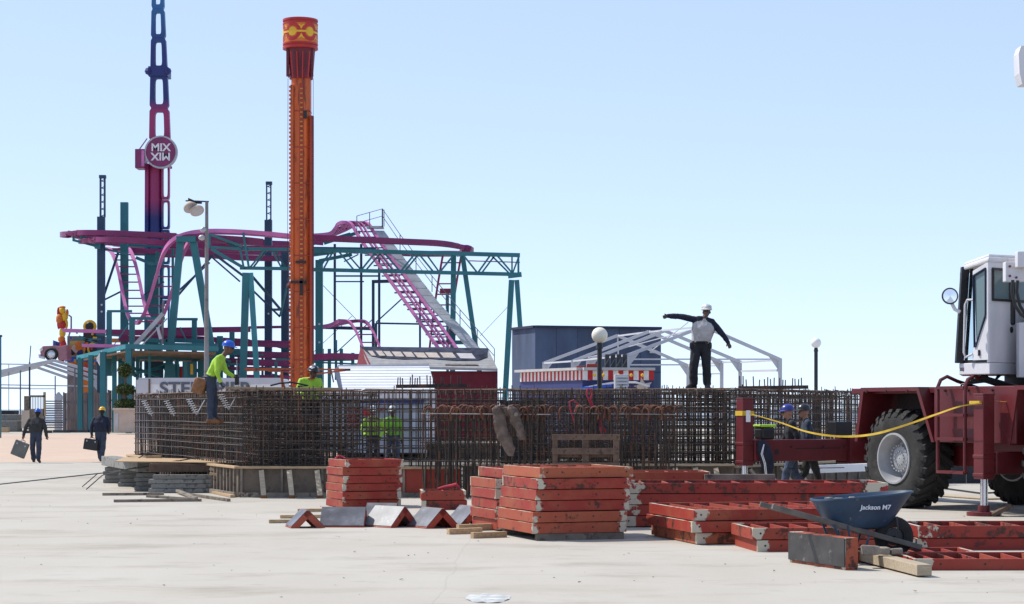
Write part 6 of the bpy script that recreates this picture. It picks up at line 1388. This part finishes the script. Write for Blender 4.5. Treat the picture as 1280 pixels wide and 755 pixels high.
# ---- fences, gate
def fence(name,label,x0,x1,yt,D_,m,kind='board',gap=.02,bw=.2,cat='fence'):
    r=thing(name,label,cat,G(x0,D_)); a=G(x0,D_).x; b=G(x1,D_).x; zt_=P(0,yt,D_).z
    if kind=='board':
        x=a; q=MB(); rr=random.Random(x0)
        while x<b: q.bb(x,min(b,x+bw),D_,D_+.04,.08,zt_+rr.uniform(-.03,.03)); x+=bw+gap
        q.build('boards',M[m],r)
    else:
        z=.3; q=MB()
        while z<zt_: q.bb(a,b,D_,D_+.03,z,z+.09); z+=.18
        q.build('slats',M[m],r)
    for z in(zt_*.3,zt_*.75): q=MB(); q.bb(a,b,D_-.05,D_-.002,z,z+.09); q.build('rail',M['fence_grey'],r)
    n=max(1,round((b-a)/1.6))
    for i in range(n+1): q=MB(); x=a+(b-a)*i/n; q.bb(x-.06,x+.06,D_-.12,D_-.051,0,zt_+.05); q.build('post',M['fence_grey'],r)
    return r
gt=thing('wooden_gate','wooden gate with a white barred upper half at far left','gate',G(30,150))
for (x0,x1,y0,y1,m,nm) in [(30,36,495,537,'wood_grey','gate_post'),(36,56,494,496.5,'wood_grey','top_rail'),(36,55,511,537,'wood_grey','lower_boards'),(28,38,513,535,'planter','meter_box'),(54,57,490,520,'wood_tan','gate_post')]:
    q=MB(); dy=-.3 if nm=='meter_box' else 0; q.bb(G(x0,150).x,G(x1,150).x,150+dy,150.1+dy,max(.02,P(0,y1,150).z),P(0,y0,150).z); q.build(nm,M[m],gt)
for x in range(38,55,2): q=MB(); q.bb(G(x,150).x,G(x+.7,150).x,150,150.05,P(0,511,150).z,P(0,496,150).z); q.build('bar',M['wood_grey'],gt)
fence('slat_fence','grey horizontal slat fence right of the wooden gate',56,80,501,151,'fence_grey','slat')
fence('board_fence','tall weathered board fence behind the teal canopy columns',80,136,491,152,'fence_wood')
fence('board_fence','mauve-grey board fence between the canopy and the topiary planter',136,176,488,153,'fence_wood')
fence('board_fence','dark board fence behind the cage left end',176,260,500,140,'sheet_dark')
q=MB(); q.prism([P(68,500,155),P(68,495,155),P(72.5,490,155),P(77,495,155),P(77,500,155)],(0,.4,0)); q.bb(P(68.5,0,155).x,P(76.5,0,155).x,155.05,155.35,0,P(0,500,155).z); o=q.build('ticket_hut',M['white_metal']); tag(o,'small white gabled hut by the slat fence','hut')
for i,(x0,x1,y0,y1,D_) in enumerate([(-12,22,526,533,152),(-12,21,518,526,154),(-6,18,513,518,156)]):
    q=MB(); q.bb(G(x0,D_).x,G(x1,D_).x,D_,D_+1.5,P(0,y1,D_).z if i else .0,P(0,y0,D_).z); o=q.build('timber_stack',M['conc_block' if i<2 else 'sheet_dark'],bevel=.05); tag(o,['lowest layer of grey bundled boards at the left edge','middle layer of grey bundled boards at the left edge','dark top layer of bundled boards at the left edge'][i],'board bundle')
timber('timber_beam',G(-8,142)+Vector((0,0,.25)),G(11,142)+Vector((0,0,.25)),.5,.35,M['wood_tan'],'brown timber baulk lying at the left edge beyond the sandy deck','timber')
for i,(x0,x1,D_) in enumerate([(28,40,143),(57,64,144),(66,86,146),(86,110,147),(115,138,148)]):
    q=MB(); q.bb(G(x0,D_).x,G(x1,D_).x,D_,D_+.4,0,.2); o=q.build('kerb_block',M['dark_steel']); tag(o,['first','second','third','fourth','fifth'][i]+' dark kerb block from the left along the fence foot','block')
# topiary in planter
tp_=thing('planter','square beige planter with mesh-like sides behind the left cage corner','planter',G(157,137))
q=MB(); q.bb(G(142,137).x,G(170,137).x,137,138.8,.12,P(0,512,137).z); q.build('box',M['planter'],tp_,bevel=.05)
q=MB(); q.bb(G(141,137).x,G(171,137).x,136.9,138.9,P(0,513,137).z,P(0,511,137).z+.05); q.build('rim',M['planter'],tp_,bevel=.03)
q=MB(); q.bb(G(143.5,137).x,G(148,137).x,136.95,137,.3,P(0,516,137).z); q.build('side_panel',M['galv'],tp_)
tr=thing('topiary_tree','three-tiered clipped topiary growing in the square planter','topiary',P(157,511,137.9))
q=MB(); q.cyl(P(157,511,137.9),P(157,460,137.9),.12,.06,n=8); q.build('trunk',M['wood_brown'],tr,smooth=True)
rr=random.Random(2)
for (cx1,cy1,rx,ry) in [(156,463,9,9),(157,487,13,7),(157,505,15,7)]:
    c=P(cx1,cy1,137.9); q=MB()
    for k in range(750):
        d=Vector((rr.gauss(0,1),rr.gauss(0,1),rr.gauss(0,1))).normalized(); rad=rr.uniform(.55,1.0)**.5*rr.uniform(.88,1.12)
        p=c+Vector((d.x*S(rx,138)*rad,d.y*S(rx,138)*rad,d.z*S(ry,138)*rad)); s=.07
        u=Vector((rr.uniform(-1,1),rr.uniform(-1,1),rr.uniform(-1,1))).normalized(); v=u.cross(Vector((rr.random(),rr.random(),1))).normalized()
        q.add([p-u*s-v*s*.5,p+u*s-v*s*.5,p+u*s+v*s*.5,p-u*s+v*s*.5],[(0,1,2,3)])
    cw_=q.build('crown',M['leaf_mid'],tr)
    q=MB(); q.sphere(c,S(rx,138)*.72,12,sc=(1,1,ry/rx)); q.build('inner_twigs',M['leaf_dark'],cw_)
# ---- trailers
def trailer(name,label,x0,x1,yt,D_,depth,zb,wall='white_paint'):
    r=thing(name,label,'trailer',G(x0,D_)); a=G(x0,D_).x; b=G(x1,D_).x; zt_=P(0,yt,D_).z
    q=MB(); q.bb(a,b,D_,D_+depth,zb,zt_); bd=q.build('body',M[wall],r,bevel=.06)
    q=MB(); q.bb(a-.02,b+.02,D_-.03,D_-.002,zt_-.20,zt_+.02); q.build('top_rail',M['white_metal'],r)
    q=MB(); q.bb(a-.02,b+.02,D_-.03,D_-.002,zb,zb+.12); q.build('bottom_rail',M['galv'],r)
    for xx in(a+1.2,a+2.2,b-1.5):
        q=MB(); q.lathe([(.2,0),(.42,0),(.46,.06),(.46,.26),(.42,.3),(.2,.3)],20,(xx,D_+.15,.46),'y'); wl_=q.build('wheel',M['rubber'],r,smooth=True); q=MB(); q.lathe([(.001,.05),(.2,.02),(.24,0)],16,(xx,D_+.13,.46),'y'); q.build('rim',M['rim'],wl_,smooth=True)
    return r,bd,a,b,zt_
t1,bd,a,b,zt_=trailer('box_trailer','long white box trailer lettered STEEL PIER behind the left cage',174,352,473,72,2.4,.62)
q=MB(); q.bb(G(172,72).x-.04,G(186,72).x,71.95,72,.65,zt_-.05); q.build('end_frame',M['white_metal'],t1)
q=MB(); q.bb(G(186,72).x,G(188,72).x,71.93,71.99,.65,zt_-.02); q.build('corner_post',M['wood_brown'],t1)
text('STEEL PIER',Vector((G(257,72).x,71.95,P(0,486.5,72).z)),.64,M['grey_text'],bd,bold=.016,ext=.008,sx=1.1)
t2,bd,a,b,zt_=trailer('site_trailer','white site trailer with red emblem seen through the open cage',398,530,498,66,2.4,.3,'trailer_shaded')
q=MB(); q.bb(G(398,66).x,G(530,66).x,65.93,65.96,P(0,504,66).z,P(0,500,66).z); q.build('blue_stripe',M['blue_trim'],t2)
q=MB()
for (x0,x1,y0,y1) in[(435,450,510,514),(435,450,517,521),(435,450,524,528),(435,450,531,535),(446,450,510,535),(454,462,510,520),(462,482,510,513)]: q.bb(G(x0,66).x,G(x1,66).x,65.93,65.955,P(0,y1,66).z,P(0,y0,66).z)
q.build('red_emblem',M['red_text'],bd)
q=MB(); q.bb(G(515,66).x,G(522,66).x,65.9,65.95,P(0,538,66).z,P(0,508,66).z); q.build('door_strip',M['white_metal'],t2)
# ---- sheds
D_=104; sh=thing('white_shed','white ribbed low shed roof left of the dark red barn','shed',G(480,D_))
q=MB(); ftl,ftr,fbl,fbr=P(423,457,D_+2.2),P(536,456.5,D_+2.2),P(404,489,D_),P(545,489,D_)
n=9
for i in range(n):
    v0,v1=i/n,(i+.80)/n
    q.prism([ftl.lerp(fbl,v0) if False else ftl.lerp(P(429,489,D_),v0),ftr.lerp(fbr,v0),ftr.lerp(fbr,v1),ftl.lerp(P(429,489,D_),v1)],(0,.08,.02))
q.build('ribbed_roof',M['white_paint'],sh)
q=MB(); q.prism([ftl+Vector((0,.1,-.02)),ftr+Vector((0,.1,-.02)),fbr+Vector((0,.1,-.02)),P(429,489,D_)+Vector((0,.1,-.02))],(0,.05,-.03)); q.build('rib_backing',M['lampgrey'],sh)
q=MB(); q.prism([P(417,462,D_+2),P(423,457,D_+2.2),P(429,489,D_),P(424,489,D_+2)],(0,.1,0)); q.build('end_panel',M['blue_wall'],sh)
q=MB(); q.prism([P(422,458.5,D_+2.15),P(422,456,D_+2.15),P(536,455,D_+2.15),P(536,458,D_+2.15)],(0,.2,0)); q.build('ridge_cap',M['white_metal'],sh)
q=MB(); q.bb(G(405,D_).x,G(545,D_).x,D_+.1,D_+.2,0,P(0,489,D_).z); q.build('wall',M['white_metal'],sh)
D_=109; bn=thing('barn','dark red barn with patched grey shingle roof','barn',G(540,D_))
rl_,rr_,el_,er_=P(451,434,D_+2.6),P(610,436,D_+2.6),P(461,457,D_),P(622,461,D_)
def shingle():
    m=mat('shingle',(.36,.35,.35),1,spec=.05,var=.12,scale=3,bump=.2); nt=m.node_tree; b=nt.nodes['Principled BSDF']; N=nt.nodes; L=nt.links
    src=b.inputs['Base Color'].links[0].from_socket
    tc=N.new('ShaderNodeTexCoord'); sp=N.new('ShaderNodeSeparateXYZ'); L.new(tc.outputs['Object'],sp.inputs[0])
    w=N.new('ShaderNodeTexWave'); w.bands_direction='Z'; w.inputs['Scale'].default_value=3.2; L.new(tc.outputs['Object'],w.inputs['Vector'])
    mx=N.new('ShaderNodeMix'); mx.data_type='RGBA'; mx.blend_type='MULTIPLY'; mx.inputs[0].default_value=.25; L.new(src,mx.inputs[6]); L.new(w.outputs[0],mx.inputs[7]); L.new(mx.outputs[2],b.inputs['Base Color']); return m
M['shingle']=shingle()
q=MB(); q.prism([rl_,rr_,er_,el_],(0,.02,-.12)); q.build('roof',M['shingle'],bn)
def rpt(u,v,o=.03): 
    a=rl_.lerp(el_,v); b=rr_.lerp(er_,v); return a.lerp(b,u)+Vector((0,-.02,o))
mk('tar',(.055,.06,.085),1,var=.4,scale=2,spec=0); mk('bare_ply',(.42,.36,.31),.85,var=.2)
q=MB(); q.prism([rpt(0,0),rpt(1,0),rpt(.98,.18),rpt(.96,.45),rpt(.88,.62),rpt(.70,.66),rpt(.5,.60),rpt(.3,.66),rpt(.12,.60),rpt(.05,.5)],(0,0,.01)); ptch=q.build('tar_paper_patch',M['tar'],bn)
rr=random.Random(6)
for i,(u,v,w_) in enumerate([(.04,.25,.035),(.10,.24,.05),(.16,.26,.05),(.225,.27,.07),(.31,.28,.07),(.395,.30,.08),(.485,.29,.09),(.60,.28,.10),(.73,.30,.12)]):
    q=MB(); q.prism([rpt(u,v,.05),rpt(u+w_,v,.05),rpt(u+w_+.012,v+.26,.05),rpt(u+.015,v+.26,.05)],(0,0,.01)); q.build('bare_patch',M['bare_ply' if i<8 else 'roof_grey'],bn)
q=MB(); q.prism([rpt(.60,.85,.04),rpt(.86,.83,.04),rpt(.86,.88,.04),rpt(.60,.90,.04)],(0,0,.01)); q.build('roof_strip',M['wood_grey'],bn)
q=MB(); q.bb(el_.x,er_.x,D_+.2,D_+.4,0,er_.z-.12); q.build('front_wall',M['barn_red'],bn)
q=MB(); q.prism([P(450.5,434,D_+2.6),P(446,456,D_+5),P(447,489,D_+5),P(461,489,D_),P(462,457,D_)],(.1,0,0)); q.build('gable_wall',M['barn_red'],bn)
q=MB(); q.beam(el_+Vector((0,-.02,-.05)),er_+Vector((0,-.02,-.05)),.10,.12); q.build('eave_board',M['roof_grey'],bn)
# ---- blue building
bl=thing('blue_building','large windowless blue building behind the striped stand','building',(3,102,0))
A_=Vector((1.16,100,0)); B_=Vector((0,103,0)); C_=Vector((7.6,102,0)); E_=Vector((7,110,0)); Ht=H+102*100/F
q=MB(); q.prism([A_,C_,E_,B_+Vector((0,6,0)),B_],(0,0,Ht)); q.build('wall',M['blue_wall'],bl)
q=MB(); 
for a,b in((B_,A_),(A_,C_)): q.beam(a+Vector((0,-.05,Ht+.03)),b+Vector((0,-.05,Ht+.03)),.25,.12)
q.build('parapet_cap',M['blue_trimdark'],bl)
q=MB(); q.bb(7.0,7.25,101.6,101.8,P(0,441,101).z,P(0,437,101).z); q.build('wall_lamp',M['galv'],bl)
# striped stand
ks=thing('striped_stand','blue concession stand with red and white striped awning band','stand',(P(730,0,76).x,76,0))
a,b,c=P(650,478,80.6),P(728,475,75.6),P(817,475,76.1)
za,zb_=(P(0,463,75.6).z,P(0,475,75.6).z)
for (p,q_,n) in((a,b,34),(b,c,14)):
    w=MB(); w.prism([Vector((p.x,p.y,0)),Vector((q_.x,q_.y,0)),Vector((q_.x,q_.y,zb_-.01)),Vector((p.x,p.y,zb_-.01))],(0,.3,0)); w.build('wall',M['stand_blue'],ks)
    for i in range(n):
        s=Vector((p.x,p.y,0)).lerp(Vector((q_.x,q_.y,0)),i/n); e2=Vector((p.x,p.y,0)).lerp(Vector((q_.x,q_.y,0)),(i+1)/n); off=Vector((0,-.12,0))
        st_=MB(); st_.prism([s+off+Vector((0,0,zb_)),e2+off+Vector((0,0,zb_)),e2+off+Vector((0,0,za)),s+off+Vector((0,0,za))],(0,.08,0)); st_.build('awning_stripe',M['awn_white' if i%2==0 else 'awn_red'],ks)
    t=MB(); t.beam(Vector((p.x,p.y,za+.06)),Vector((q_.x,q_.y,za+.06)),.5,.10); t.build('roof_edge',M['roof_grey'],ks)
q=MB(); q.tube([P(730,485,75.38),P(750,481,75.38),P(770,478,75.38),P(795,478,75.38),P(812,483,75.38)],.045,6); q.build('painted_swoosh',M['awn_white'],ks)
q=MB(); q.tube([P(726,486,75.38),P(745,483.5,75.38),P(765,482,75.38)],.06,6); q.build('painted_swoosh',M['hat_blue'],ks)
q=MB(); c=P(804,484,75.36); pts=[]
for k in range(10): rr_2=.16 if k%2 else .38; an=math.pi/2+k*math.pi/5+.2; pts.append(c+Vector((rr_2*math.cos(an),0,rr_2*math.sin(an))))
q.prism(pts,(0,.04,0)); q.build('painted_star',M['planter'],ks)
for px in(743,754,773,789,803): q=MB(); c=P(px,469,75.35); q.sphere(c,.07,6); q.build('gold_star',M['yellow'],ks)
q=MB(); q.bb(P(769,0,73.5).x,P(786,0,73.5).x,73.5,74.5,P(0,506,73.5).z,P(0,468,73.5).z); lb=thing('louvred_cabinet','grey louvred metal cabinet before the striped stand','cabinet',(P(777,0,73.5).x,73.5,0)); q.build('body',M['galv'],lb,bevel=.02)
for i in range(5): q=MB(); z=P(0,471+i*4,73.5).z; q.beam((P(770.5,0,73.5).x,73.46,z),(P(784.5,0,73.5).x,73.46,z),.10,.05); q.build('louvre',M['white_metal'],lb)
q=MB(); q.bb(P(770,0,73.5).x,P(785,0,73.5).x,73.6,74.4,0,P(0,506,73.5).z); q.build('plinth',M['galv'],lb)
for i in range(4):
    x=757+i*7.5; q=MB(); q.bb(P(x,0,76).x,P(x+5.2,0,76).x,76.3,76.8,P(0,463,76).z+.1,P(0,442.5,76).z); q.beam(P(x-3,461,76),P(x+4,449,76.2),.03); o=q.build('speaker_panel',M['dark_steel'],bevel=.02); tag(o,['leftmost','second','third','rightmost'][i]+' dark upright panel in the row on the striped stand roof','panel','dark panels standing on the stand roof')
for x0,x1 in((721,732),(734,747)): q=MB(); q.bb(P(x0,0,76).x,P(x1,0,76).x,76.4,76.9,P(0,462,76).z+.08,P(0,454.5 if x0>730 else 457,76).z); o=q.build('roof_crate',M['orange_dark'],bevel=.02); tag(o,('left low' if x0<730 else 'right taller')+' rust-orange crate on the striped stand roof','crate')
# ---- lamps
def globe(px,py,r_,D_,m,label):
    r=thing('globe_lamp',label,'street lamp',G(px,D_)); c=P(px,py,D_); R_=S(r_,D_)
    q=MB(); q.sphere(c,R_,24); q.build('globe',M[m],r,smooth=True)
    q=MB(); q.lathe([(.01,0),(R_*.45,0),(R_*.38,.12),(.07,.2)],16,c-Vector((0,0,R_+.17))); q.build('collar',M['black'],r,smooth=True)
    q=MB(); q.cyl((c.x,c.y,0),(c.x,c.y,c.z-R_-.05),.075*(D_/62)**.4,n=12); q.cyl((c.x,c.y,0),(c.x,c.y,.6),.14,n=12); q.build('pole',M['black'],r,smooth=True)
globe(749.5,419,10,62,'globe','black lamp post with large cream globe before the blue building'); globe(1020,428.5,6.5,96,'globe_white','black lamp post with small white globe against the open sky')
D_=75; fl=thing('floodlight_pole','tall grey pole with two white floodlights on top','floodlight',G(258,D_)); t=P(258.5,252,D_)
q=MB(); q.cyl((t.x-.02,D_,0),t,.105,.06,n=12); q.build('pole',M['lampgrey'],fl,smooth=True)
q=MB(); q.beam(P(232,251,D_),P(261,252,D_),.05); q.build('cross_arm',M['dark_steel'],fl)
for px,py,rx in((238,259,1),(246,263,.9)):
    q=MB(); c=P(px,py,D_-.1); ax=Vector((.35,-.55,-.75)).normalized(); q.cyl(c-ax*.22,c+ax*.0,.10,.27,n=20,cap=True); q.cyl(c,c+ax*.05,.27,.27,n=20); h=q.build('lamp_head',M['planter'],fl,smooth=True)
    q=MB(); q.cyl(c+ax*.051,c+ax*.056,.235,n=20); q.build('lens',M['galv'],h,smooth=True)
    q=MB(); q.tube([c-ax*.2,c-ax*.28+Vector((0,0,.1)),P(px+6,253,D_)],.06,8); q.build('ballast',M['black'],fl,smooth=True)
for px,py in((254.5,287),(252.5,297)): q=MB(); q.sphere(P(px,py,D_),.12,10,sc=(1.2,1,.9)); q.build('small_floodlight',M['galv'],fl,smooth=True)
# ---- orange lifting frame hanging across, near the drop tower
D_=60; of=thing('lifting_beam','slender orange spreader frame standing up behind the cage','lifting frame',G(372,D_))
for (x0,y0,x1,y1,w_) in [(305,461,438,462,2),(308,463.5,352,462,1.6),(392,468,438,462,2),(335,464,392,466,1.3),(352,465,354,489,3),(350,468,358,489,1.6),(414,463,417,478,1.6)]:
    q=MB(); q.beam(P(x0,y0,D_),P(x1,y1,D_),S(w_,D_),S(w_,D_),up=(0,1,0)); q.build('tube',M['orange' if w_!=1.6 or x0<400 else 'ride_maroon'],of)
q=MB(); a=P(354,480,D_); q.beam(a,(a.x,a.y,0),.08); q.build('post',M['orange'],of)

# ---- crane cab and body fittings
def strip_on(fn,pts,w,m,name,par): 
    q=MB()
    for a,b in zip(pts[:-1],pts[1:]): q.beam(fn(*a),fn(*b),w,.006)
    q.build(name,M[m],par)
strip_on(lambda u,y:sp(u,y,.004),[(.0,380),(1,380)],.012,'fence_grey','panel_seam',fr_)
q=MB(); p=sp(.30,405,.012); q.box(p,(.12,.02,.05)); q.build('vent_handle',M['black'],fr_,bevel=.005)
q=MB(); p=sp(.80,440,.010); q.box(p,(.10,.012,.07)); q.build('warning_plate',M['tape'],fr_)
q=MB(); p=sp(.78,462,.012); q.box(p,(.09,.014,.05)); q.build('reflector',M['ride_maroon'],cs)
q=MB(); p=dp(.72,441,.04); q.box(p,(.03,.05,.10)); q.build('door_handle',M['black'],dr,bevel=.008)
q=MB(); p=K(1205,461.5); p.y=33.3; q.box(p,(.07,.012,.06)); q.build('nameplate',M['fence_grey'],cs)
q=MB(); 
for k in range(4): q.tube([C(5.0+k*.05,1.0,1.98),C(5.2+k*.1,.9,2.16+.04*k),C(5.7,.95,2.2+.03*k),C(6.1+.05*k,1.2,2.13)],.018,6)
q.build('hydraulic_hose',M['black'],cr,smooth=True)
for t_ in (2.75,3.3,3.9,4.9,5.5,6.1):
    q=MB(); q.cyl(C(t_,.79,2.06),C(t_,.765,2.06),.022,n=8); q.build('bolt',M['crane_dark'],cr)
for t_ in(.0,): 
    for w_ in(.95,1.7,2.2):
        q=MB(); q.cyl(C(.17,w_,1.02),C(.185,w_,1.02),.018,n=8); q.build('bolt',M['crane_dark'],cr)
q=MB(); q.add([C(.172,1.05,.98),C(.172,2.1,.98),C(.172,2.1,1.0),C(.172,1.05,1.0)],[(0,1,2,3)]); q.prism([C(.171,.9,.60),C(.171,2.2,.60),C(.171,2.2,.615),C(.171,.9,.615)],U*.006); q.build('weld_strip',M['crane_dark'],cr)
# seams of the blue building
for k in range(1,6):
    q=MB(); p=A_.lerp(C_,k/6); q.box(Vector((p.x,p.y-.008,Ht/2)),(.012,.008,Ht-.02)); q.build('panel_seam',M['blue_trimdark'],bl)
q=MB(); p=A_.lerp(C_,.5); q.beam(A_+Vector((0,-.012,Ht*.62)),C_+Vector((0,-.012,Ht*.62)),.012,.03); q.build('panel_seam',M['blue_trimdark'],bl)

rr=random.Random(21)
for k in range(14):
    x=rr.uniform(86,124); y=rr.choice((415,421,428,433,440,449)); w_=rr.uniform(2,5); m=rr.choice(('yellow','ride_red','drum_orange','hat_blue','mural','pink_red','teal_light','awn_white'))
    panel(x,x+w_,y,y+rr.uniform(2,6),164.3-k*.01,m,'painted_board',fh,.08)
